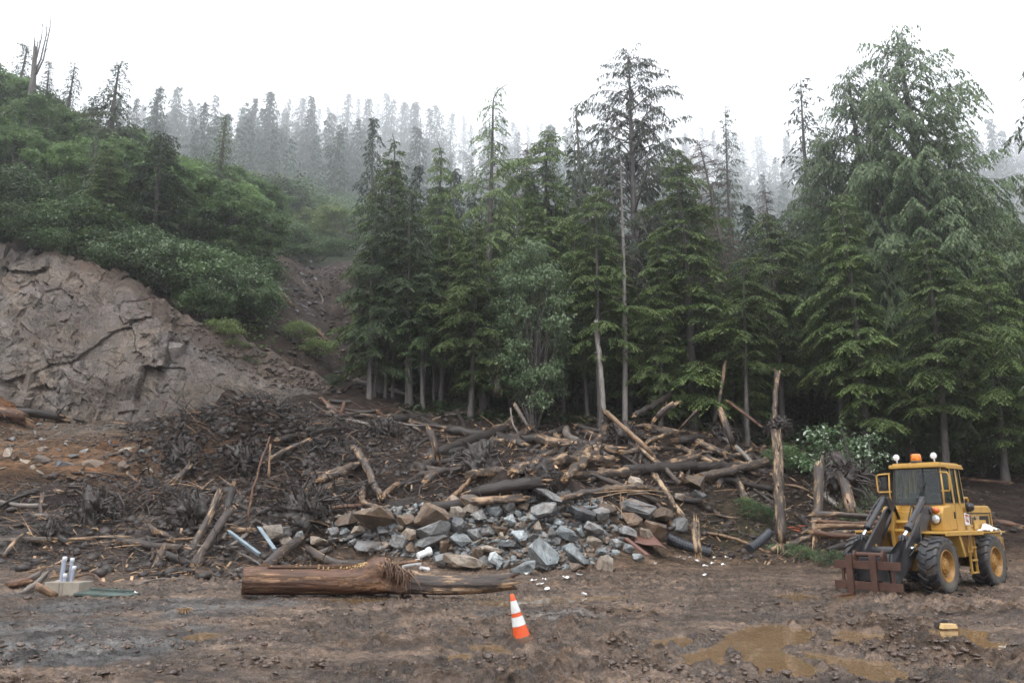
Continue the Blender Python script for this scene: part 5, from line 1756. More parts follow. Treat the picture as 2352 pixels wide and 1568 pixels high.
run(Z1, 0.3409, [
    (1280, 1445, 1472, 1040, 56, 'bark_strip', 'leaning log stripped to pale wood in the left debris field', dict(D1=25.8, D2=28.0, taper=0.75, lift=0)),
    (1270, 1570, 1535, 1160, 62, 'bark', 'dark bark log leaning beside the pale stripped one', dict(D1=24.6, D2=27.2, taper=0.75, lift=0)),
    (1525, 1140, 1572, 985, 42, 'bark_dark', 'dark post standing behind the pale stripped log', dict(D1=29.5, D2=30)),
    (465, 1335, 875, 1322, 22, 'wood', 'long blond peeled pole lying flat in the left debris field', dict(lift=1.5)),
    (800, 1345, 1240, 1395, 42, 'bark', 'dark log continuing right of the long blond pole', dict(lift=1.2)),
    (-40, 1350, 345, 1338, 42, 'bark_strip', 'dark log with a blond top at the left edge of the debris field', dict(lift=1.2)),
    (1150, 1335, 1330, 1320, 18, 'wood', 'short pale pole left of the two leaning logs', dict(lift=1.5)),
    (955, 1180, 1045, 1275, 38, 'bark_strip', 'bent log with a torn end in the left debris field', dict(lift=1.2)),
    (1040, 1270, 1160, 1335, 34, 'bark', 'lower length of the bent log'),
    (1780, 810, 2065, 670, 30, 'bark_grey', 'grey branch pole lying across the front of the root mound', dict(lift=1.6)),
    (1170, 945, 1275, 840, 46, 'bark_strip', 'flecked log sticking out of the foot of the root mound', dict(lift=1.2)),
    (1030, 1560, 1092, 1415, 40, 'bark', 'short log standing on end left of the red brown log', dict(D1=24.3, D2=24.8)),
    (1090, 1425, 1275, 1500, 44, 'bark_dark', 'muddy log lying from the short standing one', dict(lift=1.2)),
    (1050, 1175, 1112, 1090, 16, 'wood_grey', 'pale stick poking up beyond the bent log', dict(lift=1.5, splint=0)),
    (1790, 1520, 2000, 1345, 62, 'bark_grey', 'mud smeared grey log pointing up at the steel bars', dict(lift=1.0)),
    (2080, 1405, 2440, 1500, 50, 'bark_grey', 'grey log lying behind the red brown log', dict(lift=1.0)),
    (1545, 1560, 1860, 1445, 26, 'birch', 'pale bent pole at the left end of the red brown log', dict(lift=1.6)),
    (0, 1075, 305, 960, 14, 'bark_grey', 'thin pole lying at the left edge below the orange bank', dict(lift=2, splint=0)),
    (370, 1290, 455, 1352, 36, 'bark_dark', 'short dark log crossing the long blond pole', dict(lift=1.8)),
    (-20, 1115, 130, 1085, 36, 'bark_dark', 'dark log stub at the left edge of the debris field'),
    (860, 880, 935, 945, 20, 'bark_grey', 'short stick at the foot of the orange bank', dict(splint=0, lift=1.5)),
    (480, 885, 745, 912, 9, 'bark_dark', 'thin bare branch lying on the orange bank', dict(splint=0, lift=3, bend=0.08)),
    (-20, 470, 140, 510, 70, 'wood_red', 'orange ended log on the ledge below the cliff at the left edge', dict(lift=1.2)),
    (120, 475, 410, 515, 56, 'bark_dark', 'dark log on the ledge below the cliff', dict(lift=1.2)),
    (395, 495, 575, 532, 20, 'bark_dark', 'thin end of the dark log on the ledge', dict(lift=1.6)),
    (390, 495, 440, 430, 9, 'bark_dark', 'twig rising from the dark log on the ledge', dict(splint=0, D1=42.8, D2=42.6)),
    (750, 545, 860, 555, 15, 'wood', 'short orange stick on the stony ledge', dict(lift=2, splint=0)),
    (1500, 1330, 1520, 1295, 18, 'birch', 'pale broken stub by the lower ends of the steel bars', dict(splint=0, lift=2)),
    (2080, 890, 2290, 870, 15, 'wood', 'blond stick at the right foot of the root mound', dict(splint=0, lift=2)),
    (1560, 1265, 1690, 1270, 34, 'wood', 'short pale log behind the steel bars', dict(lift=1.4)),
], G_LEFT)
for x1, y1, x2, y2, w, mat, lab in ((985, 1050, 1160, 985, 26, 'bark_dark', 'heavy dark log high in the middle left of the jam'), (1240, 1010, 1420, 1035, 24, 'bark', 'heavy brown log below the long thin grey pole'), (1440, 1080, 1700, 1075, 22, 'bark_dark', 'heavy dark log low in the jam left of the standing trunk'),
                                    (1500, 985, 1660, 1040, 20, 'bark_strip', 'pale flecked log sloping down right behind the long heavy log'), (1180, 1085, 1400, 1060, 26, 'bark', 'thick brown log crossing behind the black root mass'), (1030, 985, 1250, 1010, 20, 'bark_dark', 'dark log lying behind the upright broken stub'),
                                    (1560, 1010, 1735, 985, 20, 'bark_dark', 'dark log lying level near the pale diagonal pole'), (1300, 985, 1395, 1045, 18, 'wood_grey', 'weathered log tilting down right in the middle of the jam'), (1610, 1095, 1760, 1060, 20, 'bark_grey', 'grey log pointing at the foot of the standing trunk'),
                                    (900, 960, 1090, 945, 18, 'bark_dark', 'dark log along the upper left edge of the jam'), (1090, 1130, 1240, 1105, 26, 'bark_dark', 'dark log wedged under the split blond log'), (1410, 1000, 1300, 1100, 22, 'bark_strip', 'pale flecked log parallel to the steep brown one'),
                                    (700, 1120, 860, 1060, 18, 'bark', 'brown log lying on the right flank of the root mound'), (1480, 1120, 1610, 1150, 16, 'bark_dark', 'dark log above the brown boulders'), (640, 1010, 800, 985, 12, 'bark_dark', 'dark pole near the top of the root mound')):
    log_px(x1, y1, x2, y2, w, mat, lab, G_JAM, lift=1.6)
# up in the chute
for x1, y1, x2, y2, w, mat, lab in ((638, 662, 672, 705, 13, 'wood_red', 'reddish log lying in the left of the slide chute'), (648, 692, 685, 698, 6, 'bark_dark', 'dark pole crossing the reddish log in the chute'), (716, 750, 752, 785, 9, 'wood_red', 'slim reddish log near the foot of the chute'),
                                    (735, 570, 762, 565, 6, 'wood', 'pale log at the very top of the chute'), (722, 665, 738, 700, 4, 'bark_grey', 'thin pole on the right side of the chute'), (880, 812, 945, 885, 6, 'birch', 'pale thin trunk leaning at the forest edge right of the chute'),
                                    (1155, 842, 1205, 885, 11, 'wood_red', 'mossy reddish log leaning at the forest edge'), (690, 640, 705, 668, 4, 'bark', 'short pole among the grey slabs of the chute')):
    log_px(x1, y1, x2, y2, w, mat, lab, G_UP, lift=1.4, splint=0)
log_px(1142, 905, 1140, 765, 18, 'bark_grey', 'thick bare trunk with a torn orange patch at the forest edge', None, D1=47.2, D2=47.6, cat='tree trunk', name='broken_trunk', splint=1, bend=0.005)
log_px(1388, 948, 1368, 740, 11, 'birch', 'pale slanting trunk at the back of the log jam', None, D1=44.6, D2=45.2, cat='tree trunk', name='broken_trunk', splint=0, bend=0.012)
log_px(1640, 975, 1665, 830, 9, 'bark_grey', 'leaning grey trunk under the small yellow green hemlock', None, D1=44.6, D2=45.0, cat='tree trunk', name='broken_trunk', splint=0, bend=0.02)
# rusty rod and the splinter hanging before the root mound
log_px(568, 1200, 621, 1005, 6, 'wood_red', 'thin rusty brown pole leaning upright in front of the root mound', None, D1=26.5, D2=27.5, splint=0, bend=0.03, name='pole', cat='pole', taper=0.6)
log_px(617, 1097, 621, 1022, 7, 'wood', 'blond splinter hanging beside the thin rusty pole', None, D1=27.3, D2=27.4, splint=0, name='splinter', cat='splinter', knots=0, taper=0.6)
# smaller unnamed wood scattered between them
rl = random.Random(12)


LMK = [(100, 'near the left edge'), (210, 'by the low black root mass'), (330, 'below the orange bank'), (460, 'by the two leaning logs'), (600, 'by the rusty pole'), (720, 'by the shaggy root mass'), (830, 'by the muddy leaning log'), (940, 'above the biggest brown boulder'),
       (1060, 'by the thick slanting log'), (1180, 'by the shredded slab'), (1290, 'above the top slab'), (1390, 'by the steep brown log'), (1500, 'by the long heavy log'), (1600, 'by the diagonal log'), (1700, 'by the pale diagonal pole'), (1780, 'by the standing trunk'), (1870, 'by the shorter trunk'), (1960, 'behind the loader arms')]


def LM(px):
    return min(LMK, key=lambda k: abs(k[0] - px))[1]


def scatter_log(k, region, group, label, wr, lr, mats):
    for _ in range(30):
        px, py = rl.uniform(region[0], region[2]), rl.uniform(region[1], region[3])
        p = hit(px, py, True)
        L = rl.uniform(*lr)
        az, el = rl.uniform(0, 6.28), rl.gauss(0.08, 0.16)
        dv = Vector((math.cos(az), math.sin(az) * 0.8, 0)) * L
        if 24 < p.y < 46 and (px < 850 or px > 1500 or p.y + min(0, dv.y) > 33.2):
            break
    q = p + dv
    q.z = H1(q.x, q.y) + rl.uniform(-0.05, 0.3)
    r = rl.uniform(*wr) / 2
    mt = rl.choice(mats)
    dirn = 'sloping up' if q.z - p.z > 0.4 else 'sloping down' if p.z - q.z > 0.4 else 'lying level'
    tone = {'bark': 'brown', 'bark_dark': 'dark', 'bark_strip': 'pale flecked', 'bark_grey': 'grey', 'wood': 'blond', 'wood_grey': 'weathered', 'wood_red': 'reddish'}[mt]
    near = LM(px)
    p = Vector((p.x, p.y, p.z + r * 0.6))
    make_log('log', p, q, r, r * rl.uniform(0.6, 0.95), mt, '%s %s %s, %s, %s' % (tone, 'thick' if r > 0.17 else 'thin', label, dirn, near), group, splint=1 if r > 0.09 else 0, sides=7, knots=2)


for k in range(80):
    scatter_log(k, (930, 950, 1780, 1115), 'smaller logs in the jam', 'log in the jam', (0.14, 0.46), (1.2, 4.0), ['bark', 'bark_dark', 'bark_strip', 'bark', 'bark_dark', 'bark_dark'])
for k in range(45):
    scatter_log(k, (0, 1110, 780, 1290), 'smaller wood in the left debris field', 'branch in the left debris field', (0.06, 0.22), (0.7, 2.4), ['bark', 'bark_dark', 'bark_dark', 'wood_grey', 'bark'])
for k in range(26):
    scatter_log(k, (1560, 1060, 1990, 1230), 'branches on the bank beside the loader', 'branch on the muddy bank', (0.05, 0.2), (0.8, 2.4), ['bark', 'bark_dark', 'wood_grey', 'wood'])
for k in range(30):
    scatter_log(k, (760, 880, 1500, 970), 'wood at the upper edge of the slide', 'wood on the upper slide edge', (0.08, 0.3), (0.9, 3.0), ['bark', 'bark_dark', 'bark', 'wood_red', 'wood_grey'])

# ------------------------------------------------------------------ the red brown cedar log in front
g = np.random.default_rng(9)
seg = [(557, 1333, 64), (620, 1333, 66), (700, 1332, 66), (790, 1334, 64), (845, 1330, 70), (885, 1324, 80), (915, 1336, 60), (960, 1342, 48), (1010, 1344, 45), (1060, 1343, 43), (1120, 1341, 40), (1168, 1336, 38)]
pth, rad = [], []
for x, y, w in seg:
    p = at(x, y, 19.35 + 0.3 * math.sin(x * 0.01))
    r = w * mpp(p.y, y) / 2
    pth.append((p.x, p.y, max(r * 0.9, p.z)))
    rad.append(r)
pth, rad = np.array(pth), np.array(rad)
tt = np.linspace(0, len(pth) - 1, 90)
kk = np.arange(len(pth))
P = np.stack([np.interp(tt, kk, pth[:, i]) for i in range(3)], 1)
for _ in range(6):
    P[1:-1] = (P[:-2] + P[2:] + 2 * P[1:-1]) / 4
R0 = np.interp(tt, kk, rad)
S_ = 64
ang = np.linspace(0, 2 * math.pi, S_, endpoint=False)
lx = np.linspace(0, 6.2, 90)
A, Lx = np.meshgrid(ang, lx)
rn = 1 + 0.06 * np.sin(2 * A + 1.0 + 0.2 * Lx) + 0.16 * fbm(np.cos(A) * 2.2 + 5 + np.sin(A) * 1.3, Lx * 0.5 + np.sin(A) * 2, 5, 5, 0.62) + 0.16 * (np.abs(fbm(np.cos(A) * 5 + 3, np.sin(A) * 5 + Lx * 0.35, 6, 4)) - 0.2)
rn[:, -1] = rn[:, 0] * 0.5 + rn[:, -2] * 0.5
hollow = np.exp(-((Lx - 3.15 - 0.25 * np.sin(A)) / 0.4) ** 2) * np.exp(-((np.angle(np.exp(1j * (A - 0.45)))) / 0.8) ** 2)
rn += 0.25 * np.exp(-((Lx - 2.6) / 0.25) ** 2) * np.clip(np.sin(A), 0, 1) + 0.2 * np.exp(-((Lx - 3.7) / 0.3) ** 2) * np.clip(np.sin(A), 0, 1)
rn -= 0.85 * hollow + 0.35 * np.exp(-((Lx - 3.45) / 0.16) ** 2) * np.clip(np.sin(A + 0.4), 0, 1)
T_ = np.gradient(P, axis=0)
T_ /= np.linalg.norm(T_, axis=1)[:, None]
Sv = np.cross(T_, [0, 0, 1.0])
Sv /= np.linalg.norm(Sv, axis=1)[:, None]
Uv = np.cross(Sv, T_)
RR = R0[:, None] * rn
V = P[:, None] + (Sv[:, None] * np.cos(A)[..., None] + Uv[:, None] * np.sin(A)[..., None]) * RR[..., None]
V[-1] += T_[-1] * np.abs(g.normal(0, 0.12, S_))[:, None]
tc = np.stack([Lx, np.cos(A) * RR, np.sin(A) * RR], -1).reshape(-1, 3)
i, j = np.meshgrid(np.arange(89), np.arange(S_), indexing='ij')
Q = np.stack([i * S_ + j, (i + 1) * S_ + j, (i + 1) * S_ + (j + 1) % S_, i * S_ + (j + 1) % S_], -1).reshape(-1, 4)
V = V.reshape(-1, 3)
org = V.mean(0) * [1, 1, 0]
nb = len(V)
V = np.concatenate([V, P[:1] + T_[0] * 0.03, P[-1:]]) - org
tc = np.concatenate([tc, [[0, 0, 0], [6.2, 0, 0]]])
jj = np.arange(S_)
tri = np.concatenate([np.stack([np.full(S_, nb), jj, (jj + 1) % S_], -1), np.stack([np.full(S_, nb + 1), nb - S_ + (jj + 1) % S_, nb - S_ + jj], -1)])
cl = link('cedar_log', None, None, tuple(org))
tag(cl, 'long red brown log with a gaping hollow lying in front of the rubble', 'log')
link('bark', np_mesh('bark', V, [Q, tri], [M['wood_red'], M['bark']], True, np.concatenate([(np.arange(89)[:, None] + 2.5 * np.sin(np.arange(S_) * 0.7)[None] > 51).astype(int).ravel(), np.zeros(len(tri), int)]), {'tc': ('FLOAT_VECTOR', tc)}), cl)
fr = MB()
for k in range(150):
    x = g.uniform(2.8, 3.8)
    i0 = int(x / 6.2 * 89)
    b0 = P[i0] - org + Uv[i0] * R0[i0] * g.uniform(0.8, 1.12) + Sv[i0] * g.uniform(-0.1, 0.55) * R0[i0]
    e = b0 + np.array([g.normal(0.05, 0.12), -g.uniform(0.05, 0.35), -g.uniform(0.15, 0.5)])
    fr.tube([b0, (b0 + e) / 2 + [0, -0.08, 0.06], e], [0.018, 0.014, 0.004], 3)
fr.obj('torn_fibres', M['twig_red'], cl)
# a long blade of torn wood along its top and sawdust
for k in range(26):
    x = g.uniform(0.2, 2.6)
    i0 = int(x / 6.2 * 89)
    a = g.uniform(1.0, 2.3)
    b0 = P[i0] - org + (Sv[i0] * math.cos(a) + Uv[i0] * math.sin(a)) * R0[i0] * 1.0
    l = g.uniform(0.4, 1.3)
    i1 = min(88, i0 + int(l / 6.2 * 89))
    e = P[i1] - org + (Sv[i1] * math.cos(a) + Uv[i1] * math.sin(a)) * R0[i1] * 1.02
    q = MB()
    q.bar(b0, e, 0.05, 0.02)
    q.obj('bark_strip', M['twig_red'], cl)
sd = MB()
for k in range(420):
    x = 2.1 + g.normal(0, 0.45)
    i0 = int(np.clip(x, 0.2, 6) / 6.2 * 89)
    a = 1.57 + g.normal(-0.15, 0.28)
    q0 = P[i0] + (Sv[i0] * math.cos(a) + Uv[i0] * math.sin(a)) * R0[i0] * 1.04
    s = g.uniform(0.012, 0.035)
    sd.box(q0 + [0, 0, 0.01], (s * 1.5, s, s * 0.7), Matrix.Rotation(g.uniform(0, 3), 3, 'Z'))
m_sd = mat_plain('fresh_sawdust', (0.5, 0.35, 0.17), 0.8)
tag(sd.obj('sawdust', m_sd), 'yellow sawdust on top of the red brown log', kind='stuff')

# ------------------------------------------------------------------ rocks
RG = np.random.default_rng(21)


def rock_mesh(seed, sx=1.0, sy=0.8, sz=0.65, n=16, bev=0.035, cuts=0):
    g = np.random.default_rng(seed)
    pts = g.normal(0, 1, (n, 3))
    pts /= np.linalg.norm(pts, axis=1)[:, None]
    pts *= g.uniform(0.8, 1.05, (n, 1))
    pts = np.sign(pts) * np.abs(pts) ** 0.8
    pts *= np.array([sx, sy, sz]) * 0.5
    bm = bmesh.new()
    for p in pts:
        bm.verts.new(p)
    r = bmesh.ops.convex_hull(bm, input=bm.verts)
    bmesh.ops.delete(bm, geom=[v for v in bm.verts if not v.link_faces], context='VERTS')
    bmesh.ops.dissolve_limit(bm, angle_limit=0.3, verts=bm.verts, edges=bm.edges)
    bmesh.ops.bevel(bm, geom=bm.edges[:], offset=bev * 0.5, segments=1, affect='EDGES', clamp_overlap=True)
    for v in bm.verts:
        v.co += Vector(g.normal(0, 0.012, 3))
    bmesh.ops.triangulate(bm, faces=[f for f in bm.faces if len(f.verts) > 4])
    me = bpy.data.meshes.new('rock')
    bm.to_mesh(me)
    bm.free()
    return me


ROCKS = [rock_mesh(300 + k, RG.uniform(0.95, 1.15), RG.uniform(0.7, 0.95), RG.uniform(0.5, 0.8), int(RG.integers(12, 20))) for k in range(18)]
SLABS = [rock_mesh(340 + k, 1.2, RG.uniform(0.6, 0.85), RG.uniform(0.26, 0.4), 13) for k in range(8)]
ROCKMAT = {}


def rock_with(me, mat):
    key = (me.name, mat)
    if key not in ROCKMAT:
        m2 = me.copy()
        m2.materials.append(M[mat])
        ROCKMAT[key] = m2
    return ROCKMAT[key]


def put_rock(p, size, mat, label, group, slab=False, rot=None, sink=0.3, name='rock', cat='rock', shape=None):
    me = rock_with(random.choice(SLABS if slab else ROCKS), mat)
    rx = rot if rot is not None else (random.gauss(0, 0.5), random.gauss(0, 0.5), random.random() * 6.28)
    s = size
    o = link(name, me, None, (p[0], p[1], p[2] + s * 0.3 * (1 - 2 * sink)), rx, (s, s, s) if shape is None else tuple(s * k for k in shape))
    return tag(o, label, cat, group)


PILE_G = 'rocks of the rubble pile'
placed = []
BIG = [  # centre, width, height, material, tilt about the view axis, slab, label
    (Z2, 1695, 862, 250, 125, 'rock_grey', 0.35, True, 'large tilted grey slab at the very top of the rubble pile'),
    (Z2, 865, 1032, 245, 185, 'rock_brown', 0.15, False, 'biggest brown boulder at the back of the rubble pile'),
    (Z2, 470, 1050, 290, 175, 'rock_brown', 0.4, False, 'wedge shaped grey brown boulder left of the biggest brown one'),
    (Z2, 270, 1065, 170, 120, 'rock_brown', -0.3, False, 'orange brown boulder at the left end of the rubble pile'),
    (Z2, 1690, 985, 205, 110, 'rock_grey', -0.2, False, 'broad grey boulder just below the top slab'),
    (Z2, 1060, 1015, 125, 105, 'rock_tan', 0.2, False, 'pale tan boulder right of the biggest brown one'),
    (Z2, 1165, 925, 175, 85, 'rock_brown', 0.0, False, 'orange brown boulder at the back left of the top slab'),
    (Z2, 1150, 975, 120, 90, 'rock_tan', 0.3, False, 'pinkish tan rock below the orange brown boulder'),
    (Z2, 1075, 1115, 130, 125, 'rock_dark', 0.1, False, 'nearly black blocky rock in the middle of the pile'),
    (Z2, 890, 1150, 240, 130, 'rock_grey', -0.3, False, 'large mid grey boulder left of the black blocky rock'),
    (Z2, 870, 1215, 215, 140, 'rock_grey', -0.5, False, 'light grey pointed boulder below the mid grey one'),
    (Z2, 628, 1215, 135, 115, 'rock_grey', 0.2, False, 'square grey block in the left part of the pile'),
    (Z2, 1125, 1370, 270, 115, 'rock_tan', 0.25, False, 'long pale flat boulder at the foot of the pile behind the log'),
    (Z2, 1690, 1310, 135, 235, 'rock_blue', -0.15, True, 'long pale blue slab lying steeply down the front of the pile'),
    (Z2, 1910, 1310, 190, 190, 'rock_blue', 0.5, True, 'blue green slab right of the long pale blue one'),
    (Z2, 1555, 1412, 190, 110, 'rock_blue', -0.3, False, 'pale blue boulder at the front foot of the pile'),
    (Z2, 2120, 1390, 120, 115, 'rock_tan', 0.1, False, 'tan brown block at the right front foot of the pile'),
    (Z2, 1505, 1185, 115, 95, 'rock_blue', 0.3, False, 'pale blue faceted rock in the centre of the pile'),
    (Z2, 690, 1065, 135, 105, 'rock_brown', 0.2, False, 'pink flecked boulder between the wedge and the biggest brown one'),
    (Z2, 1310, 1283, 165, 62, 'rock_tan', 0.15, False, 'flat tan rock above the pale flat boulder'),
    (Z2, 1850, 1165, 165, 115, 'rock_blue', 0.4, False, 'pale blue grey boulder right of the pile centre'),
    (Z2, 2040, 1130, 190, 95, 'rock_grey', 0.3, False, 'purplish grey flat boulder on the right shoulder of the pile'),
    (Z2, 1960, 1010, 200, 130, 'rock_dark', 0.4, False, 'dark grey boulder right of the top slab'),
    (Z2, 2090, 1010, 130, 110, 'rock_grey', 0.1, False, 'layered grey rock on the right edge of the pile top'),
    (Z2, 1430, 955, 110, 110, 'rock_grey', 0.6, False, 'upright grey rock left of the top slab'),
    (Z2, 1545, 975, 90, 75, 'rock_brown', 0.2, False, 'small brown block left of the broad grey boulder'),
    (Z2, 960, 1240, 80, 130, 'rock_brown', 0.2, False, 'upright brown rock in the left centre of the pile'),
    (Z2, 1180, 1160, 120, 95, 'rock_grey', 0.5, False, 'grey faceted rock below the black blocky one'),
    (Z2, 1345, 1350, 120, 110, 'rock_blue', 0.3, False, 'blue grey rock right of the pale flat boulder'),
    (Z2, 1210, 1300, 95, 90, 'rock_brown', -0.2, False, 'warm brown rock above the pale flat boulder'),
    (Z2, 955, 1345, 110, 115, 'rock_grey', 0.3, False, 'grey rock behind the white pipe pieces'),
    (Z2, 720, 1170, 110, 90, 'rock_tan', 0.4, False, 'orange tan rock in the left half of the pile'),
    (Z2, 1685, 1380, 95, 100, 'rock_grey', 0.2, False, 'grey block leaning on the foot of the long pale blue slab'),
    (Z2, 1920, 1405, 120, 70, 'rock_brown', 0.2, False, 'flat brown rock below the blue green slab'),
    (Z2, 2110, 1300, 90, 80, 'rock_blue', 0.2, False, 'pale blue rock at the right foot of the pile'),
    (Z2, 1515, 1095, 75, 60, 'rock_tan', 0.2, False, 'rounded tan rock above the pile centre'),
    (Z2, 1640, 1115, 60, 85, 'rock_tan', 0.1, False, 'pinkish upright rock above the pile centre'),
    (Z2, 1365, 1130, 100, 70, 'rock_brown', 0.2, False, 'reddish grey rock left of the pile centre'),
    (Z2, 250, 1150, 90, 70, 'rock_blue', 0.3, False, 'blue grey rock below the orange brown boulder at the left end'),
    (Z2, 430, 1180, 90, 60, 'rock_dark', 0.3, False, 'dark rock below the wedge shaped boulder'),
    (Z1, 1840, 1290, 150, 150, 'rock_tan', 0.3, False, 'tan boulder between the two steel bars'),
    (Z1, 1900, 1280, 150, 120, 'rock_grey', -0.4, False, 'grey angular boulder right of the steel bars'),
    (Z1, 1920, 1350, 105, 90, 'rock_tan', 0.2, False, 'small tan rock below the grey angular boulder'),
    (Z1, 2010, 1310, 60, 80, 'rock_blue', 0.2, False, 'small blue grey rock right of the small tan one'),
    (Z1, 2140, 1345, 120, 70, 'rock_tan', 0.2, False, 'pinkish rock beside the muddy grey log'),
    (Z1, 2255, 1280, 90, 80, 'rock_grey', 0.2, False, 'grey rock at the left tip of the pile'),
    (Z3, 770, 795, 155, 130, 'rock_brown', 0.3, False, 'red brown boulder high on the bank right of the rubble'),
    (Z3, 780, 880, 110, 60, 'rock_grey', 0.2, False, 'grey flat rock below the red brown boulder on the bank'),
    (Z3, 650, 900, 80, 62, 'rock_tan', 0.2, False, 'tan rock left of the grey flat one on the bank'),
    (Z3, 350, 985, 240, 125, 'rock_grey', 0.1, False, 'large grey block half buried behind the brown boulders'),
    (Z3, 300, 1065, 150, 110, 'rock_brown', 0.2, False, 'brown boulder left of the largest orange brown one'),
    (Z3, 465, 1125, 175, 165, 'rock_brown', 0.3, False, 'largest orange brown boulder at the right end of the rubble'),
    (Z3, 395, 1165, 125, 120, 'rock_tan', 0.5, False, 'pale triangular rock leaning on the largest orange brown boulder'),
    (Z3, 530, 1015, 130, 100, 'rock_brown', 0.1, False, 'shaded brown boulder under the diagonal log'),
    (Z3, 265, 1155, 140, 90, 'rock_grey', 0.2, False, 'greyish rock in front of the brown boulders'),
    (Z3, 120, 985, 150, 90, 'rock_brown', 0.3, False, 'pink brown rock behind the right shoulder of the pile'),
    (Z3, 640, 1095, 75, 120, 'rock_grey', 0.1, False, 'grey block standing below the diagonal log'),
    (Z3, 745, 1105, 80, 60, 'rock_tan', 0.2, False, 'tan rock on top of the stubby upright log'),
    (Z3, 330, 790, 120, 80, 'rock_tan', 0.2, False, 'pale layered rock behind the jam at the right'),
    (Z3, 130, 830, 110, 50, 'rock_brown', 0.2, False, 'brown rock peeping out under the long heavy log'),
    (Z3, 280, 1270, 80, 70, 'rock_grey', 0.2, False, 'grey rock at the right toe of the pile'),
    (Z3, 350, 1335, 90, 60, 'rock_blue', 0.2, False, 'pale rock beside the rusty sheet'),
    (Z3, 100, 1385, 110, 110, 'rock_tan', 0.3, False, 'sandy block at the front right toe of the pile'),
]
for fz, zx, zy, w, h, mat, tilt, slab, lab in BIG:
    k = 0.3409 if fz is Z1 else 0.3182
    px, py = fz(zx, zy)
    w, h = w * k * 1.14, h * k * 1.14
    p = hit(px, py + h * 0.35, False)
    s = w * mpp(p.y, py)
    hh = h * mpp(p.y, py)
    q = at(px, py, p.y - s * 0.18)
    me = rock_with(random.choice(SLABS if slab else ROCKS), mat)
    dims = me.vertices
    lo = [min(v.co[i] for v in dims) for i in range(3)]
    hi = [max(v.co[i] for v in dims) for i in range(3)]
    c_, s_ = abs(math.cos(tilt)), abs(math.sin(tilt))
    W, Hh = hi[0] - lo[0], hi[2] - lo[2]
    ax = s / (W * c_ + Hh * s_ * h / w)
    az = hh / (Hh * c_ + W * s_ * w / h * 0.6)
    o = link('rock', me, None, q, None, (ax, max(ax, az) * 0.95, az))
    o.rotation_euler = (random.gauss(-0.15, 0.15), tilt, random.gauss(0, 0.35))
    tag(o, lab, 'rock', PILE_G)
    placed.append((px, py, 0.42 * (w + h) / 2))
poly = np.array([(742, 1212), (780, 1180), (860, 1165), (960, 1160), (1080, 1150), (1200, 1135), (1290, 1128), (1400, 1150), (1430, 1190), (1440, 1240), (1400, 1290), (1330, 1310), (1180, 1312), (1060, 1300), (960, 1285), (850, 1270), (760, 1240)], float)
COLS = [('rock_grey', 0.34, 'grey'), ('rock_blue', 0.26, 'blue grey'), ('rock_dark', 0.12, 'dark'), ('rock_brown', 0.15, 'brown'), ('rock_tan', 0.13, 'tan')]
for size_lo, size_hi, tries, sep in ((36, 62, 500, 0.4), (24, 38, 1600, 0.36), (13, 24, 4000, 0.36)):
    for _ in range(tries):
        if len(placed) > 195:
            break
        px, py = random.uniform(742, 1442), random.uniform(1125, 1314)
        if poly_sd(np.array([px]), np.array([py]), poly)[0] > -2:
            continue
        w = random.uniform(size_lo, size_hi)
        if any((px - a) ** 2 + ((py - b_) * 1.25) ** 2 < (w * sep + r) ** 2 for a, b_, r in placed):
            continue
        p = hit(px, py, False)
        s = w * mpp(p.y, py)
        r = random.random()
        acc = 0
        for mat, pr, cn in COLS:
            acc += pr
            if r < acc:
                break
        where = 'left end' if px < 900 else 'left half' if px < 1050 else 'middle' if px < 1230 else 'right half' if px < 1350 else 'right end'
        tier = 'upper' if py < 1185 else 'lower' if py > 1255 else 'middle'
        sz = 'large' if w > 38 else 'medium' if w > 24 else 'small'
        put_rock((p.x, p.y - s * 0.1, p.z), s, mat, '%s angular %s rock on the %s slope, %s of the rubble pile' % (sz, cn, tier, where), PILE_G, random.random() < 0.3, sink=0.15)
        placed.append((px, py, w * sep))
# the small stones filling the pile are too many to count
fill = np.array([(px, py) for px, py in RG.uniform((745, 1130), (1440, 1312), (2600, 2)) if poly_sd(np.array([px]), np.array([py]), poly)[0] < -1])
FV, FF, FM, off = [], [], [], 0
for k, (px, py) in enumerate(fill[:700]):
    p = hit(px, py, False)
    me = ROCKS[k % len(ROCKS)]
    co = np.array([v.co[:] for v in me.vertices]) * (RG.uniform(10, 26) * mpp(p.y, py))
    R_ = np.array(Matrix.Rotation(RG.uniform(0, 6.28), 3, 'Z') @ Matrix.Rotation(RG.normal(0, 0.6), 3, 'X'))
    FV.append(co @ R_.T + np.array(p))
    for f_ in me.polygons:
        ix = list(f_.vertices)
        for q_ in range(1, len(ix) - 1):
            FF.append([ix[0] + off, ix[q_] + off, ix[q_ + 1] + off])
            FM.append(k % 5)
    off += len(co)
tag(link('pile_rubble', np_mesh('pile_rubble', np.concatenate(FV), np.array(FF), [M['rock_grey'], M['rock_blue'], M['rock_dark'], M['rock_tan'], M['rock_brown']], False, np.array(FM))), 'small broken stones packed between the rocks of the pile', kind='stuff')
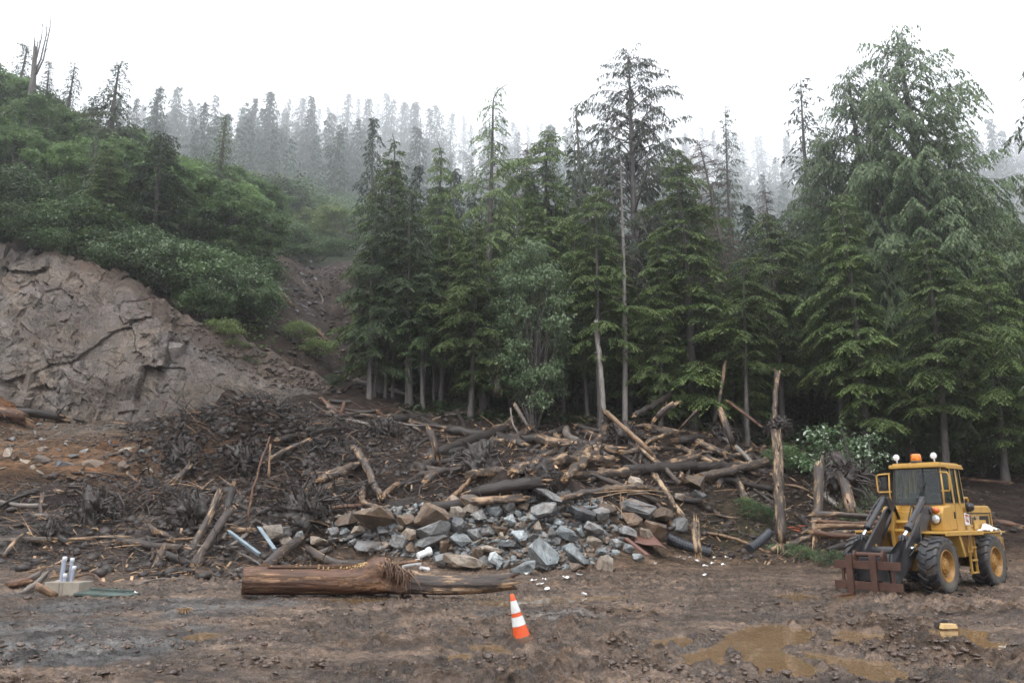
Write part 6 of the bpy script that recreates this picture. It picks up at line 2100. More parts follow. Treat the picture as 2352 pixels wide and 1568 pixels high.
# grey slabs in the chute, stones on the ledge and the bank
cn = 0
for _ in range(900):
    if cn >= 40:
        break
    py = random.uniform(592, 765)
    cx = np.interp(py, [590, 620, 660, 720, 765], [715, 690, 688, 705, 735])
    px = random.gauss(cx, 26 if py < 720 else 12)
    w = random.uniform(9, 24)
    p = hit(px, py, False)
    if p.y < 46 or any((px - a) ** 2 + (py - b_) ** 2 < (w * 0.4 + r) ** 2 for a, b_, r in placed):
        continue
    s = w * mpp(p.y, py)
    put_rock((p.x, p.y, p.z), s, random.choice(['rock_grey', 'rock_dark', 'rock_dark', 'rock_dark']), 'wet grey slab in the bed of the slide chute', 'grey slabs in the slide chute', True, (random.gauss(0.35, 0.25), random.gauss(0.2, 0.3), random.random() * 6.28), 0.1)
    placed.append((px, py, w * 0.4))
    cn += 1
for n_, box, (a, b_), mats, lab, grp in ((30, (0, 975, 400, 1030), (7, 17), ['rock_grey', 'rock_tan', 'rock_brown', 'rock_grey'], 'loose stone on the ledge below the quarry cliff', 'stones on the ledge below the cliff'),
                                         (22, (0, 1030, 350, 1105), (10, 34), ['rock_brown', 'rock_tan', 'rock_brown', 'rock_grey'], 'orange brown stone on the bank below the ledge', 'stones on the orange bank'),
                                         (12, (870, 1000, 960, 1090), (6, 14), ['rock_grey', 'rock_tan', 'rock_grey'], 'pale stone in the small gully left of the jam', 'pale stones in the gully'),
                                         (8, (770, 880, 900, 960), (7, 18), ['rock_grey', 'rock_brown'], 'broken grey stone on the slope below the chute', 'stones below the chute')):
    for _ in range(n_):
        px, py = random.uniform(box[0], box[2]), random.uniform(box[1], box[3])
        p = hit(px, py)
        w = random.uniform(a, b_)
        put_rock(p, w * mpp(p.y, py), random.choice(mats), lab, grp, random.random() < 0.5, sink=0.25)
# outcrop blocks in the orange bank
for zx, zy, w, h, mat, lab in ((430, 840, 150, 130, 'rock_grey', 'grey violet outcrop block in the orange bank'), (620, 850, 190, 130, 'rock_brown', 'orange stained outcrop block in the bank'), (280, 820, 130, 130, 'rock_brown', 'tilted rust streaked outcrop at the left of the bank'),
                               (280, 735, 80, 80, 'rock_tan', 'pale stone standing on the orange bank'), (560, 745, 130, 70, 'rock_grey', 'flat grey outcrop on top of the bank'), (140, 820, 130, 80, 'rock_tan', 'tan outcrop block at the left edge of the bank'), (850, 745, 140, 90, 'rock_tan', 'bright pale crumbling patch of rock in the bank'), (960, 770, 70, 50, 'rock_brown', 'orange block right of the pale crumbling rock'), (700, 800, 60, 100, 'rock_brown', 'narrow orange block in the bank')):
    px, py = Z1(zx, zy)
    p = hit(px, py, False)
    s = w * 0.3409 * mpp(p.y, py)
    put_rock((p.x, p.y + 0.15 * s, p.z - 0.1 * s), s, mat, lab, 'outcrops of the orange bank', False, (0.3, random.gauss(0, 0.2), random.gauss(0, 0.3)), 0.3, shape=(1, 0.7, h / w * 1.3))

# ------------------------------------------------------------------ small things too many to count
def stuff(name, label, mb, mats, smooth=False):
    return tag(mb.obj(name, mats, None, smooth), label, kind='stuff')


def arr_stuff(name, label, V, Fc, mats, midx=None, smooth=False):
    return tag(link(name, np_mesh(name, V, Fc, mats, smooth, midx)), label, kind='stuff')


def samples(n, polys, g, fine=True, dmin=10, dmax=60):
    """Ground points spread evenly over patches of the ground (x0, x1, y0, y1)."""
    out = []
    for (x0, x1, y0, y1), share in polys:
        m = int(n * share)
        y = g.uniform(y0, y1, m)
        u0, u1 = x0, x1
        x = g.uniform(u0, u1, m) * y + g.normal(0, 1.0, m) * (y > 28)
        out.append(np.stack([x, y], 1))
    P = np.concatenate(out)
    z = height(P[:, 0], P[:, 1], fine)
    return np.concatenate([P, z[:, None]], 1)


g = np.random.default_rng(31)
# u-range (x / depth), depth range, share
DEBRIS = [((-0.62, -0.2, 23.5, 36), 0.34), ((-0.42, -0.12, 36, 45), 0.2), ((-0.16, 0.42, 32, 49), 0.36), ((0.2, 0.6, 32, 46), 0.1)]
pts = samples(9000, DEBRIS, g)
n = len(pts)
az = g.uniform(0, 6.28, n)
el = g.normal(0.1, 0.3, n)
L = g.uniform(0.15, 1.0, n) ** 1.6 * 1.3 + 0.1
dv = np.stack([np.cos(az) * np.cos(el), np.sin(az) * np.cos(el), np.sin(el)], -1)
side = norm(np.cross(dv, [0, 0, 1.0]))
upv = np.cross(side, dv)
r = (0.006 + 0.016 * g.random(n) * np.minimum(1, L))[:, None]
p0 = pts + [0, 0, 0.01]
mid = p0 + dv * (L * 0.5)[:, None] + side * (L * g.normal(0, 0.06, n))[:, None] + [0, 0, 0.02]
p1 = p0 + dv * L[:, None]
rings = []
for c_, k in ((p0, 1.0), (mid, 0.85), (p1, 0.35)):
    for a in range(3):
        ca, sa = math.cos(2.094 * a), math.sin(2.094 * a)
        rings.append(c_ + side * r * k * ca + upv * r * k * sa)
V = np.stack(rings, 1).reshape(-1, 3)
fq = []
for s_ in range(2):
    for a in range(3):
        fq.append([s_ * 3 + a, s_ * 3 + (a + 1) % 3, s_ * 3 + 3 + (a + 1) % 3, s_ * 3 + 3 + a])
FQ = (np.arange(n)[:, None, None] * 9 + np.array(fq)[None]).reshape(-1, 4)
kind = g.choice([0, 1, 2], n, p=[0.7, 0.17, 0.13])
arr_stuff('twig_litter', 'broken twigs and sticks strewn through the slide debris', V, FQ, [M['root'], M['twig_red'], M['splinter']], np.repeat(kind, 6))

# pale chips and splinters of wood
pts = samples(1500, [((-0.15, 0.42, 31, 47), 0.6), ((-0.6, -0.1, 22.5, 33), 0.4)], g)
mb = MB()
for p in pts:
    l = g.uniform(0.06, 0.34)
    mb.box(p + [0, 0, 0.02], (l, l * g.uniform(0.15, 0.35), 0.02), Matrix.Rotation(g.uniform(0, 6.28), 3, 'Z') @ Matrix.Rotation(g.normal(0, 0.5), 3, 'Y'))
stuff('wood_chips', 'pale chips of splintered wood scattered over the slide', mb, M['splinter'])

# roots and torn strands on the mound
pts = samples(5200, [((-0.46, -0.19, 36, 44), 0.72), ((-0.3, -0.16, 31, 35), 0.16), ((-0.5, -0.42, 29, 33), 0.12)], g)
n = len(pts)
az = g.uniform(0, 6.28, n)
L = g.uniform(0.3, 1.5, n)
dv = np.stack([np.cos(az), np.sin(az), g.normal(0.25, 0.35, n)], -1)
dv = norm(dv)
side = norm(np.cross(dv, [0, 0, 1.0]))
upv = np.cross(side, dv)
r = (0.01 + 0.045 * g.random(n) ** 2)[:, None]
rings = []
b1, b2 = g.normal(0, 0.25, n)[:, None], g.normal(0, 0.2, n)[:, None]
for k, s_ in enumerate((0, 0.35, 0.7, 1.0)):
    c_ = pts + dv * (L * s_)[:, None] + side * b1 * L[:, None] * math.sin(s_ * 3.5) + np.array([0, 0, 1.0]) * (b2 * L[:, None] * math.sin(s_ * 2.5) - 0.25 * L[:, None] * s_ * s_)
    for a in range(3):
        rings.append(c_ + (side * math.cos(2.094 * a) + upv * math.sin(2.094 * a)) * r * (1 - 0.75 * s_))
V = np.stack(rings, 1).reshape(-1, 3)
fq = [[s_ * 3 + a, s_ * 3 + (a + 1) % 3, s_ * 3 + 3 + (a + 1) % 3, s_ * 3 + 3 + a] for s_ in range(3) for a in range(3)]
FQ = (np.arange(n)[:, None, None] * 12 + np.array(fq)[None]).reshape(-1, 4)
arr_stuff('root_tangle', 'tangle of dark muddy roots over the big mound', V, FQ, [M['root'], M['twig_red']], np.repeat(g.choice([0, 1], n, p=[0.88, 0.12]), 9))

# clods of mud and pebbles
ico = bmesh.new()
bmesh.ops.create_icosphere(ico, subdivisions=1, radius=1.0)
IV = np.array([v.co[:] for v in ico.verts])
IF = np.array([[v.index for v in f.verts] for f in ico.faces])
ico.free()


def lumps(name, label, pts, lo, hi, mat, sq=0.7, jit=0.28, pw=2.0):
    n = len(pts)
    s = lo + (hi - lo) * g.random(n) ** pw
    J = IV[None] * (1 + g.normal(0, jit, (n, len(IV), 1))) * s[:, None, None] * np.array([1, 1, sq])
    a = g.uniform(0, 6.28, n)
    x = J[..., 0] * np.cos(a)[:, None] - J[..., 1] * np.sin(a)[:, None]
    y = J[..., 0] * np.sin(a)[:, None] + J[..., 1] * np.cos(a)[:, None]
    V = np.stack([x, y, J[..., 2]], -1) + pts[:, None]
    Fc = (np.arange(n)[:, None, None] * len(IV) + IF[None]).reshape(-1, 3)
    return arr_stuff(name, label, V.reshape(-1, 3), Fc, [mat], None, True)


lumps('mud_clods', 'dark clods of mud across the slide debris', samples(6500, DEBRIS, g), 0.03, 0.24, M['clod'], pw=3.0)
lumps('mound_clods', 'black clods of root soil on the mound', samples(2600, [((-0.46, -0.2, 36, 44), 1.0)], g), 0.04, 0.22, M['root'], 0.8, 0.35, 2.5)
fp = samples(33000, [((-0.62, 0.62, 9.5, 14), 0.4), ((-0.6, 0.6, 14, 20), 0.36), ((-0.6, 0.6, 20, 29), 0.24)], g)
cl_ = fbm(fp[:, 0] * 0.55, fp[:, 1] * 1.1, 61, 4, 0.6) + 0.12 * g.normal(0, 1, len(fp)) + 0.5 * (fp[:, 2] - 0.02)
fp = fp[(cl_ > 0.13) & (fp[:, 2] > WATER_Z + 0.03) & (base_h(fp[:, 0], fp[:, 1]) < 0.15)]
lumps('mud_crumbs', 'clumps of churned mud on the wet ground', fp - [0, 0, 0.01], 0.012, 0.07, M['crumb'], 0.45, 0.42, 2.2)
gp = samples(2600, [((-0.65, 0.65, 9, 27), 1.0)], g)
gp = gp[gp[:, 2] > WATER_Z + 0.02]
lumps('pebbles', 'small stones pressed into the mud', gp, 0.005, 0.022, M['pebble'], 0.6, 0.2, 2.0)
lumps('ledge_gravel', 'stony rubble on the ledge and bank below the cliff', samples(3600, [((-0.75, -0.42, 37, 43.5), 1.0)], g), 0.015, 0.11, M['pebble'], 0.5, 0.3, 3.5)
m_gr = mat_plain('pile_grit', (0.11, 0.115, 0.115), 0.4, var=0.7, scale=5)
pgv = samples(4500, [((-0.24, 0.14, 28.2, 32.0), 1.0)], g, False)
qx_, qy_ = project(pgv[:, 0], pgv[:, 1], pgv[:, 2])
pgv = pgv[poly_sd(qx_, qy_, poly) < -4]
lumps('pile_gravel', 'small broken stone between the rocks of the pile', pgv, 0.03, 0.14, m_gr, 0.7, 0.3, 1.5)
lumps('cliff_scree', 'loose brown stones on the soil slope right of the cliff', SCREE_PTS, 0.02, 0.16, M['scree'], 0.6, 0.4, 3.5)
lumps('chute_gravel', 'gravel in the bed of the slide chute', samples(1500, [((-0.3, -0.19, 50, 84), 1.0)], g, False), 0.04, 0.24, M['scree'], 0.5, 0.3, 2.5)
# loose strands of pale fibre by the rubble
mb = MB()
for x1, y1, x2, y2 in ((1330, 1135, 1545, 1128), (1340, 1150, 1510, 1124), (1420, 1140, 1500, 1175), (1425, 1132, 1428, 1190), (1360, 1138, 1355, 1175), (1395, 1150, 1440, 1190), (1385, 1140, 1380, 1172), (1440, 1135, 1530, 1140)):
    a, b_ = at(x1, y1, 30.6), at(x2, y2, 30.4)
    mb.tube([a, (a + b_) / 2 + Vector((0, 0, 0.1)), b_], [0.012, 0.016, 0.008], 4)
tag(mb.obj('wood_strands', M['splinter']), 'long pale strands of split wood draped over the right shoulder of the rubble', kind='stuff')
# ferns, moss and litter of the forest floor
pts = samples(2600, [((-0.12, 0.62, 47, 56), 1.0)], g, False)
dv = norm(np.stack([g.normal(0, 1, len(pts)), g.normal(0, 1, len(pts)), g.uniform(0.1, 0.9, len(pts))], -1))
idx = np.repeat(np.arange(len(pts)), 5)
dv5 = norm(np.stack([g.normal(0, 1, len(idx)), g.normal(0, 1, len(idx)), g.uniform(0.15, 1.0, len(idx))], -1))
V = leaf_quads(pts[idx] - [0, 0, 0.05], dv5, g.uniform(0.35, 0.9, len(idx)), 0.2, g, 0.4, 0.3)
tag(link('ferns', quads_mesh('ferns', V, np.clip(g.normal(0.4, 0.3, len(V)), 0, 1), M['under'])), 'ferns and low leaves on the forest floor', kind='stuff')
pts = samples(2400, [((-0.8, -0.22, 49, 85), 1.0)], g, False)
pu = pts[:, 0] / pts[:, 1]
pts = pts[(pu < -0.31) | (pts[:, 1] > 88)]
idx = np.repeat(np.arange(len(pts)), 7)
dv5 = norm(np.stack([g.normal(0, 1, len(idx)), g.normal(0, 1, len(idx)), g.uniform(0.1, 1.0, len(idx))], -1))
V = leaf_quads(pts[idx] + g.normal(0, 0.5, (len(idx), 3)), dv5, g.uniform(0.25, 0.6, len(idx)), 0.2, g, 0.4, 0.3)
tag(link('hillside_herbs', quads_mesh('hillside_herbs', V, np.clip(g.normal(0.45, 0.3, len(V)), 0, 1), M['shrub'])), 'low green herbs covering the left hillside', kind='stuff')

# ------------------------------------------------------------------ upturned root masses
def rootwad(px, py, size, label, D=None, cat='root mass'):
    p = hit(px, py, False) if D is None else at(px, py, D)
    r = size * 1.35 * mpp(p.y, py) / 2
    gg = np.random.default_rng(int(px * 7 + py))
    root = link('root_mass', None, None, (p.x, p.y, p.z - 0.1 * r))
    tag(root, label, cat, 'upturned root masses')
    bm = bmesh.new()
    bmesh.ops.create_icosphere(bm, subdivisions=4, radius=1.0)
    for v in bm.verts:
        c = np.array(v.co[:])
        nz_ = float(fbm(np.array([c[0] * 2.4 + c[2]]), np.array([c[1] * 2.4 - c[2] * 1.7]), int(px), 5, 0.62)[0])
        k = 0.6 + 0.75 * nz_ - 0.35 * abs(float(fbm(np.array([c[0] * 5 + c[1] * 3]), np.array([c[2] * 5]), int(px) + 3, 3)[0]))
        v.co = Vector((c[0] * k * r, c[1] * k * r * 0.7, (c[2] * k + 0.35) * r))
    me = bpy.data.meshes.new('soil_core')
    bm.to_mesh(me)
    bm.free()
    me.materials.append(M['root'])
    for f_ in me.polygons:
        f_.use_smooth = True
    link('soil_core', me, root)
    q = MB()
    for _ in range(150):
        d_ = norm(gg.normal(0, 1, 3) * [1, 0.7, 0.8])
        b0 = d_ * np.array([0.6, 0.42, 0.55]) * r + [0, 0, 0.35 * r]
        l = gg.uniform(0.25, 0.9) ** 1.5 * r
        tw = norm(np.cross(d_, gg.normal(0, 1, 3)))
        m_ = b0 + (d_ * 0.5 + tw * 0.35) * l
        n_ = m_ + (d_ * 0.15 + tw * gg.uniform(-0.2, 0.7)) * l + [0, 0, -0.3 * l]
        e = n_ + (tw * gg.uniform(-0.6, 0.4)) * l + [0, 0, -0.4 * l]
        w = gg.uniform(0.006, 0.045) * max(r, 0.6)
        q.tube([b0, m_, n_, e], [w, w * 0.75, w * 0.45, w * 0.1], 4)
    tag(q.obj('roots', M['root'], root), None, None, None, 'stuff')


rootwad(700, 1195, 120, 'shaggy upturned root mass left of the wedge boulder')
rootwad(210, 1200, 110, 'low black root mass in the left debris field')
rootwad(440, 1200, 100, 'dark root mass left of the pale stripped log')
rootwad(1265, 945, 60, 'root mass on the skyline of the jam below the tiered hemlock')
rootwad(1000, 900, 66, 'root mass at the right end of the pale speckled log')
rootwad(1935, 1110, 100, 'big upturned root mass left of the loader cab', D=30.3)
rootwad(1230, 1120, 90, 'black root mass wedged above the top slab')
rootwad(1100, 1090, 110, 'dark root mass below the thick grey slanting log')
rootwad(1790, 985, 46, 'root crown on the tall standing trunk', D=32.2)
rootwad(1590, 985, 45, 'small root mass at the back right of the jam')
rootwad(1430, 1010, 60, 'root mass behind the foot of the steep brown log')
rootwad(1660, 1010, 60, 'root mass left of the brown leaning post')
rootwad(880, 1000, 70, 'root mass at the right shoulder of the big mound')
rootwad(560, 1075, 90, 'root mass in the lower middle of the big mound')
rootwad(420, 1060, 80, 'root mass at the left foot of the big mound')
rootwad(120, 1235, 60, 'small root mass near the left edge of the debris field')
rootwad(340, 1125, 46, 'small upright root stub on the debris left of the mound')
rootwad(1345, 1060, 70, 'root mass beside the long heavy log')

# ------------------------------------------------------------------ the loader
YEL = (0.5, 0.29, 0.06)
M['paint'] = mat_paint('worn_yellow_paint', YEL, 0.35, 0.35)
M['paint_dirty'] = mat_paint('grimy_yellow_paint', (0.3, 0.15, 0.03), 0.5, 0.75)
M['rim'] = mat_paint('rusty_yellow_rim', (0.34, 0.175, 0.035), 0.6, 0.6)
M['rust'] = mat_paint('rusty_steel', (0.06, 0.023, 0.014), 0.5, 0.5, 0.6)
M['black_steel'] = mat_paint('dark_grey_steel', (0.035, 0.036, 0.041), 0.1, 0.25, 0.42)
M['rubber'] = mat_paint('tyre_rubber', (0.026, 0.027, 0.03), 0.0, 0.75, 0.45)
M['rubber_mud'] = mat_plain('muddy_tyre_wall', (0.075, 0.066, 0.055), 0.65, var=0.5, scale=3)
M['hose'] = mat_plain('black_hose', (0.012, 0.012, 0.013), 0.35)
M['chrome'] = mat_plain('chrome_rod', (0.75, 0.76, 0.8), 0.16, metal=1.0, var=0.05)
M['seal'] = mat_plain('black_window_seal', (0.012, 0.012, 0.013), 0.5)
M['amber'] = mat_plain('amber_plastic', (0.75, 0.2, 0.01), 0.12, var=0.5, scale=14, coat=0.6)
M['orange_lens'] = mat_plain('orange_lens', (0.5, 0.1, 0.012), 0.2, coat=0.5)
M['lamp'] = mat_plain('lamp_glass', (0.62, 0.63, 0.66), 0.1, metal=0.35, var=0.2, scale=20, coat=0.8)
M['white'] = mat_plain('white_plastic', (0.78, 0.78, 0.77), 0.5, var=0.06)
M['black_decal'] = mat_plain('black_decal', (0.012, 0.013, 0.014), 0.3)
M['letter'] = mat_plain('tan_letters', (0.42, 0.3, 0.15), 0.5, var=0.1)
M['letter_dark'] = mat_plain('dark_letters', (0.05, 0.03, 0.015), 0.5, var=0.1)
M['sticker_white'] = mat_plain('white_sticker', (0.7, 0.68, 0.66), 0.4, var=0.1)
M['sticker_red'] = mat_plain('red_sticker', (0.4, 0.03, 0.035), 0.4, var=0.1)
M['seat'] = mat_plain('dark_blue_seat', (0.02, 0.025, 0.035), 0.6)
M['cab_in'] = mat_plain('cab_lining', (0.05, 0.055, 0.05), 0.7)
gl = bpy.data.materials.new('green_tinted_glass')
gl.use_nodes = True
t = gl.node_tree
t.nodes.clear()
N = NT(t)
tr_, gs_, mx_ = N.n('BsdfTransparent'), N.n('BsdfGlossy'), N.n('MixShader')
tr_.inputs[0].default_value = (0.62, 0.78, 0.7, 1)
gs_.inputs['Roughness'].default_value = 0.04
fr_ = N.n('Fresnel')
fr_.inputs[0].default_value = 1.5
N.l(N.math('ADD', fr_.outputs[0], 0.02), mx_.inputs[0])
N.l(tr_.outputs[0], mx_.inputs[1])
N.l(gs_.outputs[0], mx_.inputs[2])
ou_ = N.n('OutputMaterial')
N.l(mx_.outputs[0], ou_.inputs[0])
M['glass'] = gl

LX, LY = 11.05, 21.97
LH = math.atan2(-0.633, -0.774)
LZ = float(height(np.array([LX, LX - 1.2, LX + 1.2]), np.array([LY, LY - 1.5, LY + 1.5])).mean()) - 0.03
loader = link('wheel_loader', None, None, (LX, LY, LZ), (0, 0, LH))
tag(loader, 'worn yellow wheel loader with a rusty fork carriage and amber roof beacon', 'wheel loader')


def part(name, mb, mat, parent=None, smooth=False, bevel=0.0, label=None, loc=None, rot=None):
    o = mb.obj(name, mat, loader if parent is None else parent, smooth, bevel, loc, rot)
    if label:
        o['label'] = label
    return o


def one_box(name, c, s, mat, parent=None, bevel=0.015, rot=None):
    q = MB()
    q.box(c, s, rot)
    return part(name, q, M[mat], parent, False, bevel)


# wheels
def wheel_meshes():
    q = MB()
    prof = [(0.37, -0.2), (0.42, -0.225), (0.52, -0.24), (0.6, -0.235), (0.648, -0.215), (0.664, -0.17), (0.668, 0), (0.664, 0.17), (0.648, 0.215), (0.6, 0.235), (0.52, 0.24), (0.42, 0.225), (0.37, 0.2)]
    q.lathe(prof, 'Y', 48, mi=0)
    for i_ in range(len(q.qm[0])):
        row = i_ // 48
        q.qm[0][i_] = 1 if row in (0, 1, 2, 9, 10, 11) else 0
    nl = 19
    for s_ in (-1, 1):
        for k in range(nl):
            a0 = 2 * math.pi * (k + (0.25 if s_ > 0 else -0.25)) / nl
            # a lug: from the middle line outward, swept back, turning down over the shoulder
            stations = [(0.0, 0.0, 0.668, 0.706), (0.1, 0.05, 0.668, 0.707), (0.19, 0.17, 0.662, 0.7), (0.236, 0.2, 0.63, 0.672), (0.248, 0.21, 0.58, 0.6)]
            v = []
            for y, da, ri, ro in stations:
                w = 0.075
                for rr_, aa in ((ri, a0 + da - w), (ri, a0 + da + w), (ro, a0 + da + w * 0.75), (ro, a0 + da - w * 0.75)):
                    v.append((rr_ * math.cos(aa), s_ * y, rr_ * math.sin(aa)))
            fq = []
            for m_ in range(len(stations) - 1):
                b = m_ * 4
                for e in range(4):
                    fq.append([b + e, b + (e + 1) % 4, b + 4 + (e + 1) % 4, b + 4 + e])
            fq += [[0, 3, 2, 1], [16, 17, 18, 19]]
            q.add(v, [np.array(fq)])
    ty = q.mesh('tyre', [M['rubber'], M['rubber_mud']])
    q = MB()
    q.lathe([(0.40, 0.205), (0.385, 0.225), (0.362, 0.22), (0.345, 0.17), (0.325, 0.12), (0.3, 0.09), (0.245, 0.085), (0.235, 0.11), (0.2, 0.12), (0.185, 0.17), (0.12, 0.185), (0.11, 0.205), (0.0, 0.21)], 'Y', 36)
    q.lathe([(0.4, -0.205), (0.36, -0.2), (0.3, 0.05), (0.3, 0.09)], 'Y', 36)
    for k in range(12):
        a = 2 * math.pi * k / 12
        q.cyl((0.275 * math.cos(a), 0.08, 0.275 * math.sin(a)), (0.275 * math.cos(a), 0.12, 0.275 * math.sin(a)), 0.02, 6)
    for k in range(8):
        a = 2 * math.pi * k / 8
        q.cyl((0.15 * math.cos(a), 0.17, 0.15 * math.sin(a)), (0.15 * math.cos(a), 0.2, 0.15 * math.sin(a)), 0.014, 6)
    return ty, q.mesh('rim', [M['rim']])


TY, RIM = wheel_meshes()
for x in (1.5, -1.5):
    for s_ in (1, -1):
        w = link('wheel', None, loader, (x, 0.94 * s_, 0.69), (0, random.uniform(0, 3), 0 if s_ > 0 else math.pi))
        link('tyre', TY, w)
        link('rim', RIM, w)

# frames and lower body
q = MB()
q.box((-1.5, 0, 0.86), (2.5, 0.86, 0.5))
q.box((-1.5, 0, 0.69), (0.3, 1.5, 0.3))
part('rear_frame', q, M['paint_dirty'], bevel=0.02)
q = MB()
q.box((0.95, 0, 0.82), (1.5, 0.72, 0.5))
q.box((1.5, 0, 0.69), (0.3, 1.5, 0.3))
q.cyl((0.12, 0, 0.45), (0.12, 0, 1.3), 0.17, 12)
part('front_frame', q, M['paint_dirty'], bevel=0.02)
one_box('counterweight', (-2.86, 0, 1.0), (0.36, 1.7, 0.62), 'paint_dirty', bevel=0.06)
q = MB()
q.plate([(-0.95, 1.08), (-0.95, 2.16), (-2.72, 2.16), (-2.9, 2.06), (-2.96, 1.3), (-2.9, 1.08)], -0.66, 0.66)
hood = part('engine_hood', q, M['paint'], bevel=0.045)
q = MB()
q.plate([(-1.2, 1.88), (-1.2, 1.66), (-2.62, 1.66), (-2.62, 1.88)][::-1], 0.662, 0.668)
dec = part('side_decal', q, M['black_decal'], hood)
q = MB()
q.box((-1.9, 0.668, 1.95), (1.5, 0.012, 0.03))
q.box((-2.75, 0.668, 1.6), (0.05, 0.012, 0.75))
q.box((-2.0, 0.668, 1.57), (1.2, 0.01, 0.02))
part('hood_seam', q, M['black_decal'], hood)


def lettering(txt, size, loc, rot, mat, parent, name='lettering', ext=0.003, sx=1.0):
    cu = bpy.data.curves.new(name, 'FONT')
    cu.body = txt
    cu.size = size
    cu.extrude = ext
    cu.offset = 0.006
    cu.align_x, cu.align_y = 'LEFT', 'CENTER'
    tmp = bpy.data.objects.new('tmp_text', cu)
    COL.objects.link(tmp)
    bpy.context.view_layer.update()
    me = bpy.data.meshes.new_from_object(tmp.evaluated_get(bpy.context.evaluated_depsgraph_get()))
    bpy.data.objects.remove(tmp)
    me.name = name
    me.materials.clear()
    me.materials.append(M[mat])
    o = link(name, me, parent, loc, rot)
    o.scale = (sx, 1, 1)
    return o


LEFT_ROT = (math.pi / 2, 0, math.pi)              # text standing on the machine's left side, read from outside
lettering('IT 28', 0.27, (-1.4, 0.672, 1.77), LEFT_ROT, 'letter', hood, sx=1.0)
lettering('CA', 0.17, (0.93, 0.472, 1.62), (math.pi / 2, 0, math.pi), 'letter_dark', loader)
q = MB()
q.plate([(-1.02, 1.96), (-1.02, 1.64), (-1.32, 1.64), (-1.32, 1.96)][::-1], 0.664, 0.672)
stk = part('white_sticker', q, M['sticker_white'], hood)
q = MB()
fr2 = [(-1.07, 1.92), (-1.27, 1.90), (-1.25, 1.70), (-1.09, 1.74)]
q.plate(fr2[::-1], 0.673, 0.676)
part('sticker_emblem', q, M['sticker_red'], hood)
lettering('N', 0.15, (-1.105, 0.678, 1.81), LEFT_ROT, 'sticker_white', hood)
lettering('G', 0.1, (-1.19, 0.678, 1.8), LEFT_ROT, 'sticker_white', hood)
q = MB()
q.tube([(-1.5, 0.5, 2.16), (-1.5, 0.5, 2.32), (-1.56, 0.5, 2.37), (-1.75, 0.5, 2.37), (-1.8, 0.5, 2.32), (-1.8, 0.5, 2.16)], 0.028, 8)
part('grab_handle', q, M['paint'], smooth=True)
q = MB()
q.lathe([(0.0, 0.0), (0.09, 0.01), (0.125, 0.07), (0.125, 0.15), (0.08, 0.21), (0.0, 0.22)], 'Y', 16, (-1.3, 0.6, 2.11))
part('black_cap', q, M['hose'], smooth=True)
q = MB()
q.cyl((-1.9, -0.25, 2.1), (-1.9, -0.25, 2.72), 0.055, 12)
part('exhaust_pipe', q, M['black_steel'], smooth=True)
# rear step box with a shelf
one_box('step_box', (-1.95, 0.82, 1.28), (1.1, 0.32, 0.3), 'paint', bevel=0.02)
one_box('side_shelf', (-1.85, 0.86, 1.45), (1.5, 0.42, 0.035), 'paint', bevel=0.008)
q = MB()
q.bar((-2.35, 0.68, 1.62), (-1.55, 0.68, 1.62), 0.03, 0.3)
part('shelf_back', q, M['paint'])
q = MB()
q.lathe([(0.0, -0.05), (0.08, -0.04), (0.095, 0.02), (0.085, 0.05), (0.0, 0.06)], 'X', 14, (-2.78, 0.82, 1.42))
part('rear_lamp', q, M['white'], smooth=True)
# lower body under the cab
q = MB()
q.box((-0.5, 0.62, 1.14), (0.95, 0.5, 0.6))
q.box((-0.5, -0.62, 1.14), (0.95, 0.5, 0.6))
part('side_tank', q, M['paint_dirty'], bevel=0.025)
# platform / front fenders
for s_ in (1, -1):
    q = MB()
    q.box((0.28, 0.83 * s_, 1.475), (2.3, 0.66, 0.05))
    q.box((0.28, 1.155 * s_, 1.45), (2.3, 0.02, 0.1))
    part('fender', q, M['paint'], bevel=0.008)
    q = MB()
    q.plate([(0.62, 1.45), (0.5, 1.45), (0.28, 0.9), (0.36, 0.86)], 0.7 * s_, 1.13 * s_) if s_ > 0 else q.plate([(0.62, 1.45), (0.5, 1.45), (0.28, 0.9), (0.36, 0.86)][::-1], 1.13 * s_, 0.7 * s_)
    part('fender_flap', q, M['paint'], bevel=0.006)
# ladder
for s_ in (1, -1):
    q = MB()
    for x in (-0.62, -0.28):
        q.bar((x, 1.0 * s_, 0.42), (x, 0.98 * s_, 1.45), 0.05, 0.03, up=(1, 0, 0))
    lad = part('ladder', q, M['paint'])
    for z in (0.45, 0.76, 1.08):
        one_box('rung', (-0.45, 1.0 * s_, z), (0.34, 0.09, 0.035), 'paint', lad, 0.005)
q = MB()
q.tube([(0.0, 1.08, 1.2), (0.0, 1.08, 0.98), (-0.22, 1.08, 0.98), (-0.22, 1.08, 1.4)], 0.02, 6)
part('step_loop', q, M['paint'])
# cab: lower walls, posts, roof
CX0, CX1, CYW = -1.18, 0.16, 0.66
q = MB()
q.box((-0.51, 0, 1.86), (1.34, 1.32, 0.74))
cab = part('cab', q, M['paint'], bevel=0.02)
q = MB()
q.box((-0.51, 0, 2.28), (1.1, 1.1, 0.12))
part('cab_floor', q, M['cab_in'], cab)
ZB, ZT = 2.2, 3.16
post = [((CX1 - 0.04, 0.62), (CX1 - 0.14, 0.58)), ((-0.46, 0.645), (-0.47, 0.6)), ((-0.82, 0.645), (-0.82, 0.6)), ((CX0 + 0.04, 0.62), (CX0 + 0.08, 0.58))]
for (b_, t_) in post:
    for s_ in (1, -1):
        q = MB()
        q.bar((b_[0], b_[1] * s_, ZB - 0.02), (t_[0], t_[1] * s_, ZT), 0.075, 0.085, up=(1, 0, 0))
        part('cab_post', q, M['paint'], cab, bevel=0.012)
q = MB()
q.box((-0.5, 0, 3.2), (1.42, 1.36, 0.1))
q.box((-0.5, 0, 3.265), (1.28, 1.22, 0.05))
